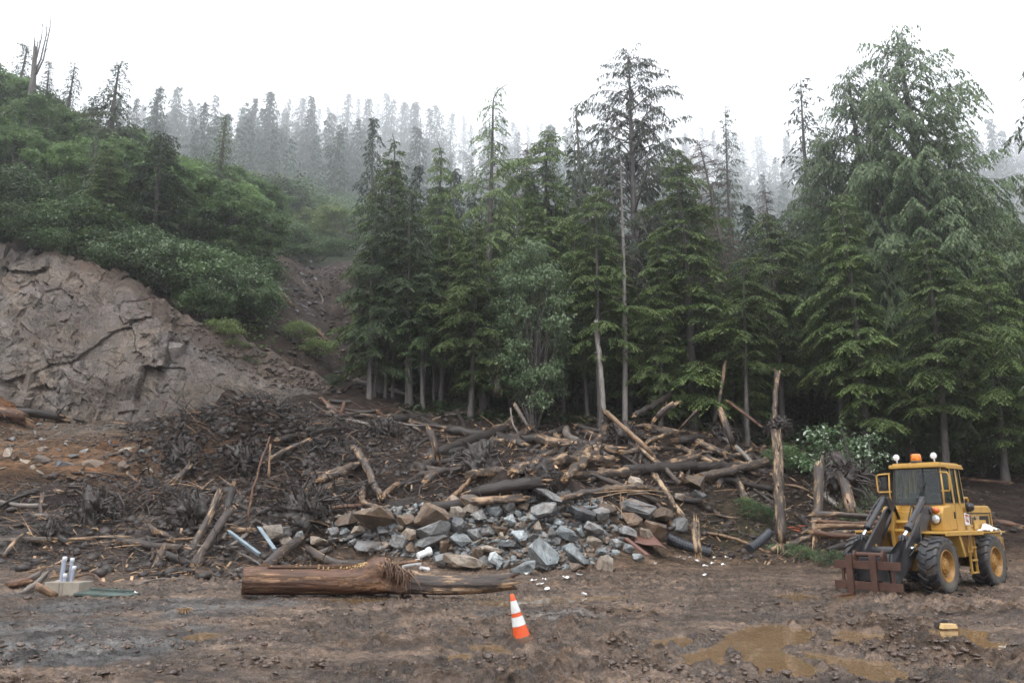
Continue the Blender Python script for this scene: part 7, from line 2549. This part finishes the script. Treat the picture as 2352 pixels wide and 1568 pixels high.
part('roof', q, M['paint'], cab, bevel=0.03)
q = MB()
q.bar((-1.12, 0.72, 3.15), (-0.1, 0.72, 3.15), 0.03, 0.04)
part('roof_gutter', q, M['paint'], cab)


def pane(name, corners, seal=0.03, th=0.008):
    """A window: glass with a black rubber seal round it."""
    c = [Vector(p) for p in corners]
    nrm = (c[1] - c[0]).cross(c[3] - c[0]).normalized()
    q = MB()
    q.add([p for p in c], [np.array([[0, 1, 2, 3]])])
    w = part(name, q, M['glass'], cab)
    q = MB()
    for k in range(4):
        q.bar(c[k], c[(k + 1) % 4], seal, 0.03, up=tuple(nrm))
    part('window_seal', q, M['seal'], w)
    return w


fx0, fx1 = CX1 + 0.012, CX1 - 0.09
wf = pane('windscreen', [(fx0, -0.63, ZB), (fx0, 0.63, ZB), (fx1, 0.585, ZT), (fx1, -0.585, ZT)], 0.055)
q = MB()
q.bar((fx0 + 0.012, 0.17, ZB), (fx1 + 0.012, 0.17, ZT), 0.03, 0.02, up=(1, 0, 0))
part('screen_divider', q, M['seal'], wf)
for s_ in (1, -1):
    a = 0.655 * s_
    pane('door_window', [(0.04, a, ZB + 0.03), (-0.4, a, ZB + 0.03), (-0.42, 0.615 * s_, ZT - 0.03), (-0.04, 0.615 * s_, ZT - 0.03)])
    pane('side_window', [(-0.5, a, ZB + 0.03), (-0.78, a, ZB + 0.03), (-0.78, 0.615 * s_, ZT - 0.03), (-0.51, 0.615 * s_, ZT - 0.03)], 0.025)
    pane('side_window', [(-0.87, a, ZB + 0.03), (-1.1, a, ZB + 0.03), (-1.07, 0.615 * s_, ZT - 0.03), (-0.87, 0.615 * s_, ZT - 0.03)], 0.025)
pane('rear_window', [(CX0, 0.56, ZB + 0.1), (CX0, -0.56, ZB + 0.1), (CX0 + 0.05, -0.52, ZT - 0.05), (CX0 + 0.05, 0.52, ZT - 0.05)])
# door on the left
for s_ in (1, -1):
    q = MB()
    q.box((-0.2, 0.668 * s_, 1.85), (0.56, 0.02, 0.66))
    dr_ = part('door', q, M['paint'], cab, bevel=0.006)
    one_box('handle', (-0.38, 0.69 * s_, 1.9), (0.05, 0.025, 0.18), 'black_decal', dr_, 0.006)
    q = MB()
    q.box((-0.2, 0.6795 * s_, 1.53), (0.6, 0.004, 0.012))
    q.box((-0.475, 0.6795 * s_, 1.86), (0.012, 0.004, 0.68))
    part('door_gap', q, M['letter_dark'], dr_)
# seat, wheel, console
q = MB()
q.box((-0.72, 0, 2.42), (0.42, 0.46, 0.14))
q.box((-0.92, 0, 2.7), (0.12, 0.44, 0.52))
part('seat', q, M['seat'], cab, bevel=0.04)
q = MB()
q.box((-0.06, 0.0, 2.35), (0.16, 0.5, 0.3))
q.tube([(-0.12, 0, 2.4), (-0.3, 0, 2.62)], 0.03, 8)
part('console', q, M['cab_in'], cab)
q = MB()
aa = np.linspace(0, 2 * math.pi, 21)
q.tube([(-0.32 + 0.08 * math.sin(a), 0.18 * math.cos(a), 2.64 + 0.16 * math.sin(a)) for a in aa], 0.016, 6)
part('steering_wheel', q, M['seal'], cab)
# front cowls with lamps
for s_ in (1, -1):
    q = MB()
    q.plate([(0.1, 1.5), (0.62, 1.5), (0.62, 1.95), (0.5, 2.12), (0.1, 2.16)], 0.46 * s_, 0.8 * s_) if s_ > 0 else q.plate([(0.1, 1.5), (0.62, 1.5), (0.62, 1.95), (0.5, 2.12), (0.1, 2.16)][::-1], 0.8 * s_, 0.46 * s_)
    part('front_cowl', q, M['paint'], bevel=0.04)
    q = MB()
    q.lathe([(0.0, 0.11), (0.06, 0.105), (0.1, 0.085), (0.112, 0.06)], 'X', 18, (0.6, 0.63 * s_, 1.8))
    hl = part('headlamp', q, M['lamp'], smooth=True)
    q = MB()
    q.lathe([(0.112, 0.07), (0.125, 0.06), (0.12, 0.0), (0.05, -0.05)], 'X', 18, (0.6, 0.63 * s_, 1.8))
    part('lamp_ring', q, M['black_steel'], hl, True)
    q = MB()
    q.lathe([(0.0, 0.07), (0.05, 0.065), (0.085, 0.03), (0.09, 0.0)], 'X', 16, (0.58, 0.63 * s_, 2.02))
    part('turn_signal', q, M['orange_lens'], smooth=True)
# roof lights and beacon
for s_ in (0.5, -0.5):
    q = MB()
    q.cyl((0.05, s_, 3.28), (0.05, s_, 3.4), 0.02, 8)
    q.lathe([(0.0, -0.08), (0.04, -0.07), (0.08, -0.03), (0.09, 0.02)], 'X', 18, (0.05, s_, 3.46))
    wl = part('work_light', q, M['lamp'], smooth=True)
    q = MB()
    q.lathe([(0.0, 0.045), (0.05, 0.04), (0.086, 0.024)], 'X', 18, (0.05, s_, 3.46))
    part('lens', q, M['white'], wl, True)
q = MB()
q.lathe([(0.0, 3.28), (0.15, 3.29), (0.15, 3.34), (0.13, 3.35)], 'Z', 20, (0.0, 0.0, 0))
bc = part('beacon', q, M['black_steel'], smooth=True)
q = MB()
q.lathe([(0.13, 3.35), (0.135, 3.36), (0.13, 3.5), (0.11, 3.53), (0.0, 3.54)], 'Z', 20, (0, 0, 0))
part('beacon_lens', q, M['amber'], bc, True)
# mirrors on tube brackets
for s_ in (1, -1):
    q = MB()
    y0, y1 = 0.66, (1.02 if s_ < 0 else 0.9)
    q.tube([(0.2, y0 * s_, 3.02), (0.24, (y1 - 0.04) * s_, 3.0), (0.25, y1 * s_, 2.94), (0.25, y1 * s_, 2.56), (0.24, (y1 - 0.03) * s_, 2.52), (0.2, y0 * s_, 2.53)], 0.022, 8)
    q.tube([(0.2, (y0 + 0.03) * s_, 3.0), (0.22, (y0 + 0.05) * s_, 2.5), (0.2, (y0 + 0.03) * s_, 2.1)], 0.02, 8)
    br = part('mirror_bracket', q, M['paint'], smooth=True)
    if s_ < 0:
        one_box('mirror', (0.22, 0.84 * s_, 2.76), (0.05, 0.15, 0.34), 'hose', br, 0.02)
# wipers
q = MB()
q.tube([(0.2, 0.02, 2.22), (0.22, 0.1, 2.5), (0.19, 0.16, 2.66)], 0.012, 5)
q.tube([(0.19, 0.1, 2.42), (0.17, 0.22, 2.74)], 0.012, 5)
part('wiper', q, M['seal'])
# tower between the arms
q = MB()
q.plate([(0.4, 1.0), (1.0, 1.0), (1.05, 1.5), (0.9, 2.0), (0.62, 2.1), (0.4, 2.0)], -0.38, -0.3)
q.plate([(0.4, 1.0), (1.0, 1.0), (1.05, 1.5), (0.9, 2.0), (0.62, 2.1), (0.4, 2.0)], 0.3, 0.38)
q.box((0.6, 0, 1.5), (0.3, 0.6, 1.0))
q.cyl((0.85, -0.3, 1.72), (0.85, 0.3, 1.72), 0.05, 10)
q.cyl((0.95, -0.3, 1.5), (0.95, 0.3, 1.5), 0.05, 10)
part('tower', q, M['paint'], bevel=0.02)
# lift arms, tilt cylinders, links
for s_ in (1, -1):
    y = 0.5 * s_
    q = MB()
    pl = [(0.6, 2.0), (0.74, 2.16), (1.0, 2.05), (1.7, 1.52), (2.4, 0.98), (3.02, 0.52), (2.98, 0.34), (2.72, 0.3), (2.0, 0.72), (1.3, 1.25), (0.8, 1.75)]
    q.plate(pl, y - 0.035, y + 0.035)
    q.cyl((0.72, y - 0.08, 2.03), (0.72, y + 0.08, 2.03), 0.09, 12)
    q.cyl((2.9, y - 0.08, 0.42), (2.9, y + 0.08, 0.42), 0.09, 12)
    arm = part('lift_arm', q, M['black_steel'], bevel=0.008)
    y2 = y + 0.02 * s_
    q = MB()
    q.cyl((1.02, y2 - 0.07, 2.3), (1.02, y2 + 0.07, 2.3), 0.075, 12)
    q.cyl((1.06, y2, 2.27), (1.95, y2, 1.62), 0.075, 14)
    q.cyl((1.9, y2, 1.655), (2.02, y2, 1.57), 0.09, 14)
    q.tube([(1.1, y2 + 0.05 * s_, 2.34), (1.5, y2 + 0.07 * s_, 2.08), (1.9, y2 + 0.06 * s_, 1.76)], 0.018, 6)
    tc_ = part('tilt_cylinder', q, M['black_steel'], smooth=False)
    q = MB()
    q.cyl((1.98, y2, 1.6), (2.3, y2, 1.36), 0.042, 12)
    part('piston_rod', q, M['chrome'], tc_, True)
    q = MB()
    q.plate([(2.22, 1.42), (2.36, 1.44), (2.5, 1.1), (3.06, 0.98), (3.18, 0.6), (3.1, 0.3), (2.98, 0.3), (2.92, 0.8), (2.36, 0.98)], y2 - 0.05, y2 - 0.015)
    q.plate([(2.22, 1.42), (2.36, 1.44), (2.5, 1.1), (3.06, 0.98), (3.18, 0.6), (3.1, 0.3), (2.98, 0.3), (2.92, 0.8), (2.36, 0.98)], y2 + 0.015, y2 + 0.05)
    q.cyl((2.3, y2 - 0.09, 1.36), (2.3, y2 + 0.09, 1.36), 0.07, 12)
    part('link_plate', q, M['black_steel'], bevel=0.005)
    q = MB()
    q.plate([(0.72, 2.16), (0.96, 2.38), (1.1, 2.34), (1.06, 2.2), (0.9, 1.92)], y - 0.11 * s_ - 0.02, y - 0.11 * s_ + 0.02)
    part('lever', q, M['black_steel'], bevel=0.005)
    q = MB()
    for k in range(3):
        o_ = 0.04 * k
        q.tube([(0.7, y - (0.16 + o_) * s_, 1.75), (0.95 + o_, y - (0.2 + o_) * s_, 2.08 + o_), (1.25 + o_, y - (0.18 + o_) * s_, 1.8), (1.5, y - 0.1 * s_, 1.35 - o_)], 0.017, 6)
    q.tube([(1.5, y + 0.08 * s_, 1.62), (1.65, y + 0.16 * s_, 1.3), (2.0, y + 0.1 * s_, 1.05), (2.2, y + 0.06 * s_, 0.9)], 0.017, 6)
    part('hose', q, M['hose'], smooth=True)
    q = MB()
    q.cyl((0.9, 0.56 * s_, 0.95), (1.75, 0.54 * s_, 1.12), 0.075, 14)
    q.cyl((1.7, 0.54 * s_, 1.11), (1.78, 0.54 * s_, 1.125), 0.095, 14)
    lc = part('lift_cylinder', q, M['paint'])
    q = MB()
    q.cyl((1.75, 0.54 * s_, 1.12), (2.0, 0.54 * s_, 1.1), 0.04, 12)
    part('piston_rod', q, M['chrome'], lc, True)
q = MB()
q.cyl((1.9, -0.5, 1.02), (1.9, 0.5, 1.02), 0.11, 14)
q.box((2.15, 0, 0.82), (0.5, 0.94, 0.04), Matrix.Rotation(0.62, 3, 'Y'))
part('cross_tube', q, M['black_steel'])
q = MB()
q.box((2.86, 0, 0.62), (0.06, 0.9, 0.55))
part('coupler_plate', q, M['black_steel'], bevel=0.01)
# fork carriage
q = MB()
q.box((3.22, 0, 0.73), (0.06, 1.66, 0.19))
q.box((3.22, 0, 0.25), (0.06, 1.68, 0.19))
q.box((3.19, 0.62, 0.48), (0.05, 0.07, 0.3))
q.box((3.19, -0.62, 0.48), (0.05, 0.07, 0.3))
car = part('fork_carriage', q, M['rust'], bevel=0.008)
q = MB()
q.cyl((3.1, -0.3, 0.97), (3.1, 0.36, 0.97), 0.055, 14)
for y in (-0.32, 0.38):
    q.plate([(3.0, 0.7), (3.2, 0.7), (3.22, 0.95), (3.16, 1.07), (3.06, 1.07), (2.99, 0.95)], y - 0.03, y + 0.03)
part('coupler_bar', q, M['rust'], car, bevel=0.006)
for y in (-0.4, 0.2):
    q = MB()
    q.box((3.29, y, 0.5), (0.06, 0.16, 0.92))
    q.add([(3.26, y - 0.08, 0.0), (3.26, y + 0.08, 0.0), (4.45, y + 0.05, 0.012), (4.45, y - 0.05, 0.012), (3.26, y - 0.08, 0.07), (3.26, y + 0.08, 0.07), (4.45, y + 0.05, 0.03), (4.45, y - 0.05, 0.03)],
          [np.array([[0, 3, 2, 1], [4, 5, 6, 7], [0, 1, 5, 4], [1, 2, 6, 5], [2, 3, 7, 6], [3, 0, 4, 7]])])
    part('fork', q, M['rust'], car, bevel=0.006)
# white cloth on the side shelf
gx_, gy_ = np.meshgrid(np.linspace(0, 1, 14), np.linspace(0, 1, 8), indexing='ij')
cz = 0.03 + 0.16 * np.exp(-((gx_ - 0.35) / 0.25) ** 2) * (0.6 + 0.4 * np.cos(gy_ * 3)) + 0.03 * np.sin(gx_ * 17 + gy_ * 5)
cv = np.stack([-2.35 + 0.85 * gx_, 0.74 + 0.3 * gy_, 1.47 + cz], -1).reshape(-1, 3)
ci, cj = np.meshgrid(np.arange(13), np.arange(7), indexing='ij')
cf = np.stack([ci * 8 + cj, (ci + 1) * 8 + cj, (ci + 1) * 8 + cj + 1, ci * 8 + cj + 1], -1).reshape(-1, 4)
clo = link('white_cloth', np_mesh('white_cloth', cv, cf, [M['white']], True), None, loader.location, loader.rotation_euler)
sm = clo.modifiers.new('thick', 'SOLIDIFY')
sm.thickness = 0.012
tag(clo, 'crumpled white cloth lying on the side shelf of the yellow loader', 'cloth')

# ------------------------------------------------------------------ traffic cone
cp = hit(1201, 1463)
cone = link('traffic_cone', None, None, (cp.x, cp.y, cp.z - 0.06))
cone.rotation_euler = (0.05, -0.24, 0.0)
tag(cone, 'muddy orange traffic cone with two white bands leaning in the foreground mud', 'traffic cone')
M['orange'] = mat_paint('cone_orange', (0.72, 0.095, 0.018), 0.0, 0.35, 0.5)
M['band'] = mat_paint('reflective_white', (0.72, 0.72, 0.7), 0.0, 0.45, 0.4)
q = MB()
q.box((0, 0, 0.02), (0.36, 0.36, 0.04), None, 0, 0.94)
q.lathe([(0.15, 0.04), (0.14, 0.07), (0.128, 0.09)], 'Z', 24)
q.obj('base', mat_paint('cone_base', (0.12, 0.045, 0.022), 0.0, 0.9, 0.5), cone)
cr = lambda z: 0.135 - (0.135 - 0.03) * (z - 0.06) / 0.66
for nm, z0, z1, m_ in (('body', 0.05, 0.25, 'orange'), ('reflective_band', 0.25, 0.385, 'band'), ('body', 0.385, 0.445, 'orange'), ('reflective_band', 0.445, 0.625, 'band'), ('body', 0.625, 0.72, 'orange')):
    q = MB()
    e = 0.003 if 'band' in nm else 0
    pr = [(cr(z0) + e, z0), (cr(z1) + e, z1)]
    if z1 > 0.7:
        pr += [(0.022, 0.725), (0.018, 0.7)]
    q.lathe(pr, 'Z', 28)
    q.obj(nm if nm != 'body' else 'cone_section', M[m_], cone, True)

# ------------------------------------------------------------------ concrete box with capped conduits
bp = hit(142, 1366)
box = link('utility_box', None, None, (bp.x, bp.y + 0.25, bp.z - 0.05), (0, 0, -0.12))
tag(box, 'half buried grey concrete utility box with capped grey conduits standing in it', 'utility box')
m_con = mat_plain('grey_concrete', (0.27, 0.235, 0.19), 0.8, var=0.25, scale=4, bump=0.3)
u = mpp(19.2, 1360)
q = MB()
q.box((0, 0, 0.16), (88 * u, 0.5, 0.36))
q.obj('box', m_con, box, bevel=0.015)
q = MB()
for x in (-0.06, 0.03):
    q.box((x, -0.252, 0.16), (0.018, 0.004, 0.32))
q.obj('water_stain', mat_plain('stain', (0.15, 0.12, 0.09), 0.7), box)
m_pvc = mat_plain('grey_plastic_pipe', (0.32, 0.35, 0.42), 0.4, var=0.08)
m_cap = mat_plain('pale_pipe_cap', (0.62, 0.64, 0.68), 0.35, var=0.05)
for x, y, h, rx, ry, r in ((-0.2, -0.02, 0.5, 0, 0.02, 0.035), (-0.135, -0.08, 0.575, 0, 0.03, 0.045), (-0.075, 0.1, 0.46, 0, 0.02, 0.03), (-0.02, 0.04, 0.54, 0, 0.03, 0.042), (-0.035, -0.12, 0.19, 0, 0.01, 0.04), (0.07, -0.03, 0.36, 0, 0.14, 0.04)):
    q = MB()
    q.lathe([(r, -0.1), (r, h - 0.07)], 'Z', 14)
    pi = q.obj('conduit', m_pvc, box, True, loc=(x, y, 0.34), rot=(rx, ry, 0))
    q = MB()
    q.lathe([(r * 1.02, h - 0.09), (r * 1.18, h - 0.085), (r * 1.18, h - 0.01), (r * 0.9, h), (0.0, h + 0.004)], 'Z', 14)
    q.obj('cap', m_cap, pi, True)

# ------------------------------------------------------------------ steel bars and other litter
M['steel'] = mat_plain('grey_blue_steel', (0.2, 0.25, 0.28), 0.45, metal=0.2, var=0.3, scale=3)
for (x1, y1, x2, y2, lab) in ((525, 1217, 596, 1270, 'longer grey blue steel bar leaning at the left end of the rubble'), (595, 1209, 631, 1260, 'shorter grey blue steel bar leaning on the tan boulder')):
    a, b_ = at(x1, y1, 25.6), at(x2, y2, 24.6)
    dv = (b_ - a)
    q = MB()
    q.bar((0, 0, 0), dv, 0.13, 0.012)
    q.bar(Vector((0, 0, -0.05)), dv + Vector((0, 0, -0.05)), 0.015, 0.1)
    tag(q.obj('steel_bar', M['steel'], None, False, 0.003, loc=a), lab, 'steel bar')
# rusty bent sheet
a = hit(1490, 1262)
gx_, gy_ = np.meshgrid(np.linspace(-1, 1, 12), np.linspace(-1, 1, 8), indexing='ij')
msk = np.stack([0.62 * gx_ * (1 - 0.25 * gy_), 0.5 * gy_, 0.28 + 0.12 * np.cos(gx_ * 1.6) + 0.2 * gy_ + 0.05 * np.sin(gx_ * 4)], -1).reshape(-1, 3)
ci, cj = np.meshgrid(np.arange(11), np.arange(7), indexing='ij')
cf = np.stack([ci * 8 + cj, (ci + 1) * 8 + cj, (ci + 1) * 8 + cj + 1, ci * 8 + cj + 1], -1).reshape(-1, 4)
M['red_rust'] = mat_paint('red_brown_rust', (0.15, 0.07, 0.055), 0.4, 0.4, 0.5)
sh = link('rusty_sheet', np_mesh('rusty_sheet', msk, cf, [M['red_rust']], True), None, (a.x, a.y, a.z), (0, 0.25, 0.2))
sh.modifiers.new('thick', 'SOLIDIFY').thickness = 0.02
tag(sh, 'bent rusty red metal sheet at the right toe of the rubble pile', 'metal sheet')
b0, b1 = at(1437, 1235, 27.9), at(1488, 1275, 26.8)
q = MB()
q.bar((0, 0, 0), b1 - b0, 0.16, 0.05)
tag(q.obj('rusty_beam', M['red_rust'], None, False, 0.006, loc=b0), 'rusty red beam leaning beside the bent sheet', 'metal beam')
M['pipe_black'] = mat_plain('black_plastic_pipe', (0.022, 0.025, 0.032), 0.4, var=0.4)


def ribbed_pipe(x1, y1, x2, y2, r, lab, lift=0.0, D1=None, D2=None):
    a = hit(x1, y1, False) if D1 is None else at(x1, y1, D1)
    b_ = hit(x2, y2, False) if D2 is None else at(x2, y2, D2)
    a, b_ = a + Vector((0, 0, r * 0.8 + lift)), b_ + Vector((0, 0, r * 0.6))
    L = (b_ - a).length
    n = int(L / 0.05)
    q = MB()
    tt = np.linspace(0, 1, n)[:, None]
    pth = np.array(b_ - a)[None] * tt + np.array([0, 0, -0.12]) * np.sin(tt * 3.14) * L * 0.3
    q.tube(pth, r * (1 + 0.09 * (np.arange(n) % 2)), 14)
    tag(q.obj('culvert_pipe', M['pipe_black'], None, False, loc=a), lab, 'pipe')


ribbed_pipe(1534, 1244, 1632, 1276, 0.19, 'black ribbed culvert pipe lying at the foot of the bank right of the rubble')
ribbed_pipe(1722, 1268, 1768, 1228, 0.15, 'black pipe sticking up left of the tall standing trunk', D1=28.3, D2=29.0)
# white plastic pipe pieces behind the cedar log
for (x1, y1, x2, y2, r, lab) in ((925, 1298, 966, 1291, 0.07, 'white plastic pipe elbow on top of the red brown log'), (960, 1276, 990, 1264, 0.08, 'battered white pipe end between log and rubble'), (966, 1303, 985, 1308, 0.04, 'thin white pipe piece behind the red brown log')):
    a, b_ = at(x1, y1, 20.4), at(x2, y2, 20.6)
    q = MB()
    d_ = b_ - a
    q.tube([(0, 0, 0), d_ * 0.7, d_ * 0.71, d_ * 0.95, d_], [r, r, r * 1.35, r * 1.35, r * 0.9], 14)
    tag(q.obj('white_pipe', M['white'], None, False, loc=a), lab, 'pipe')
a, b_ = at(905, 1297, 20.0), at(968, 1287, 20.3)
tag(make_log('branch', a, b_, 0.05, 0.04, 'wood_red', 'short peeled branch lying across the top of the red brown log', None, 'branch', splint=0), None)
# white scraps
wg = random.Random(8)
SCR = [(1560, 1282), (1572, 1287), (1585, 1283), (1600, 1290), (1640, 1283), (1668, 1281), (1678, 1286), (1620, 1300), (1635, 1296), (1618, 1323), (1662, 1299), (1342, 1371), (1226, 1337), (1240, 1345), (1250, 1334), (1330, 1324), (1210, 1320), (1255, 1356), (1505, 1296), (1300, 1330)]
for px, py in SCR:
    p = hit(px, py)
    n = 7
    v = [(0, 0, 0.03)]
    for k in range(n):
        a = 6.28 * k / n
        r = wg.uniform(0.02, 0.085)
        v.append((r * 1.4 * math.cos(a), r * math.sin(a), wg.uniform(0.0, 0.09)))
    f = np.array([[0, k + 1, (k + 1) % n + 1] for k in range(n)])
    o = link('plastic_scrap', np_mesh('plastic_scrap', v, f, [M['white']]), None, (p.x, p.y, p.z + 0.02))
    o.modifiers.new('thick', 'SOLIDIFY').thickness = 0.01
    tag(o, 'torn scrap of white plastic at the edge of the mud', 'scrap', 'scraps of white plastic')
# white bottles and a green lid by the concrete box
for k, (px, py) in enumerate(((298, 1365), (305, 1366))):
    p = hit(px, py)
    q = MB()
    q.lathe([(0.0, -0.09), (0.045, -0.085), (0.05, 0.03), (0.02, 0.07), (0.02, 0.1), (0.0, 0.1)], 'X', 12)
    tag(q.obj('bottle', M['white'], None, True, loc=p + Vector((0, 0, 0.05)), rot=(0, 0, 0.2 * k)), ('left' if k == 0 else 'right') + ' one of two white bottles on the mud right of the concrete box', 'bottle')
p = hit(240, 1368)
q = MB()
q.box((0, 0, 0.03), (1.35, 0.5, 0.06))
q.box((0, 0.2, 0.1), (1.1, 0.05, 0.05))
tag(q.obj('green_lid', mat_plain('muddy_green_plastic', (0.06, 0.085, 0.075), 0.45, var=0.5), None, False, 0.01, loc=(p.x, p.y + 0.1, p.z), rot=(0.05, 0.04, -0.1)), 'muddy green lid half buried right of the concrete box', 'lid')
for k, (px, py, l, rot, mat, lab) in enumerate(((60, 1348, 0.6, 0.6, 'wood_grey', 'upper grey bark slab left of the concrete box'), (75, 1360, 0.5, 0.9, 'wood_grey', 'curled grey brown bark slab in front of the upper one'), (102, 1372, 0.35, -0.6, 'wood', 'small pale bark piece in front of the concrete box'), (40, 1352, 0.4, 0.3, 'wood_red', 'reddish bark piece at the left of the bark slabs'))):
    p = hit(px, py)
    dv = Vector((math.cos(rot) * l / 2, 0.1, math.sin(rot) * l / 2))
    make_log('bark_slab', p - dv + Vector((0, 0, 0.15)), p + dv + Vector((0, 0, 0.15)), 0.11, 0.07, mat, lab, None, 'bark slab', splint=0, knots=0)
log_px(175, 1325, 238, 1345, 5, 'wood_red', 'orange bent branch leaning over the concrete box', None, lift=2.5, splint=0, name='branch', cat='branch', bend=0.08)
log_px(315, 1345, 440, 1330, 5, 'wood_grey', 'thin bowed grey branch on the mud left of the red brown log', None, lift=2, splint=0, name='branch', cat='branch', bend=0.1)
log_px(376, 1437, 440, 1447, 5, 'wood_red', 'thin reddish stick on the foreground mud', None, lift=1, splint=0, name='stick', cat='stick')
log_px(1186, 1322, 1246, 1330, 4, 'wood_red', 'thin reddish stick at the right end of the cedar log', None, lift=2, splint=0, name='stick', cat='stick')
# chunk of wood in the puddle
p = hit(2178, 1452)
ch = link('wood_chunk', None, None, (p.x, p.y, WATER_Z + 0.02), (0, 0, 0.25))
ch.scale = (0.72, 0.72, 0.72)
tag(ch, 'pale split chunk of wood with brown bark lying in the right puddle', 'wood chunk')
q = MB()
q.plate([(-0.2, 0.0), (0.22, 0.0), (0.19, 0.1), (-0.16, 0.12)], -0.08, 0.06)
q.obj('split_face', mat_plain('fresh_split_wood', (0.6, 0.42, 0.2), 0.7, var=0.15), ch, False, 0.01)
q = MB()
q.plate([(-0.26, 0.0), (0.1, 0.0), (0.06, 0.19), (-0.06, 0.2), (-0.22, 0.14)], 0.06, 0.16)
q.obj('bark', M['clod'], ch, False, 0.02)
p = hit(425, 1410)
q = MB()
for _ in range(40):
    a = wg.uniform(0, 6.28)
    e = Vector((math.cos(a) * wg.uniform(0.05, 0.22), math.sin(a) * 0.12, wg.uniform(0.0, 0.12)))
    q.tube([(0, 0, 0.03), e * 0.5 + Vector((0, 0, 0.06)), e], [0.012, 0.01, 0.004], 3)
tag(q.obj('bark_tuft', M['splinter'], None, loc=p), 'tuft of torn orange bark on the foreground mud', 'bark tuft')
# flagging beside the standing trunk
p = hit(1820, 1218)
q = MB()
for k in range(9):
    a = Vector((wg.uniform(-0.7, 0.7), wg.uniform(-0.2, 0.2), wg.uniform(0.0, 0.25)))
    q.bar(a, a + Vector((wg.uniform(0.15, 0.45), wg.uniform(-0.1, 0.1), wg.uniform(-0.2, 0.1))), 0.1, 0.02)
tag(q.obj('red_torn_wood', mat_plain('raw_red_wood', (0.5, 0.13, 0.06), 0.6, var=0.4), None, loc=p), 'bright red torn wood between the two standing trunks', 'torn wood')

# ------------------------------------------------------------------ the haze box closes round everything
bpy.context.view_layer.update()
zmax = max((o.matrix_world @ Vector(c)).z for o in SC.objects if o.type == 'MESH' and o.name != 'haze' for c in o.bound_box)
zmin = min((o.matrix_world @ Vector(c)).z for o in SC.objects if o.type == 'MESH' and o.name != 'haze' for c in o.bound_box)
hz.scale = (3700, 3700, zmax - zmin + 4)
hz.location = (0, 0, (zmax + zmin) / 2 + 0.5)
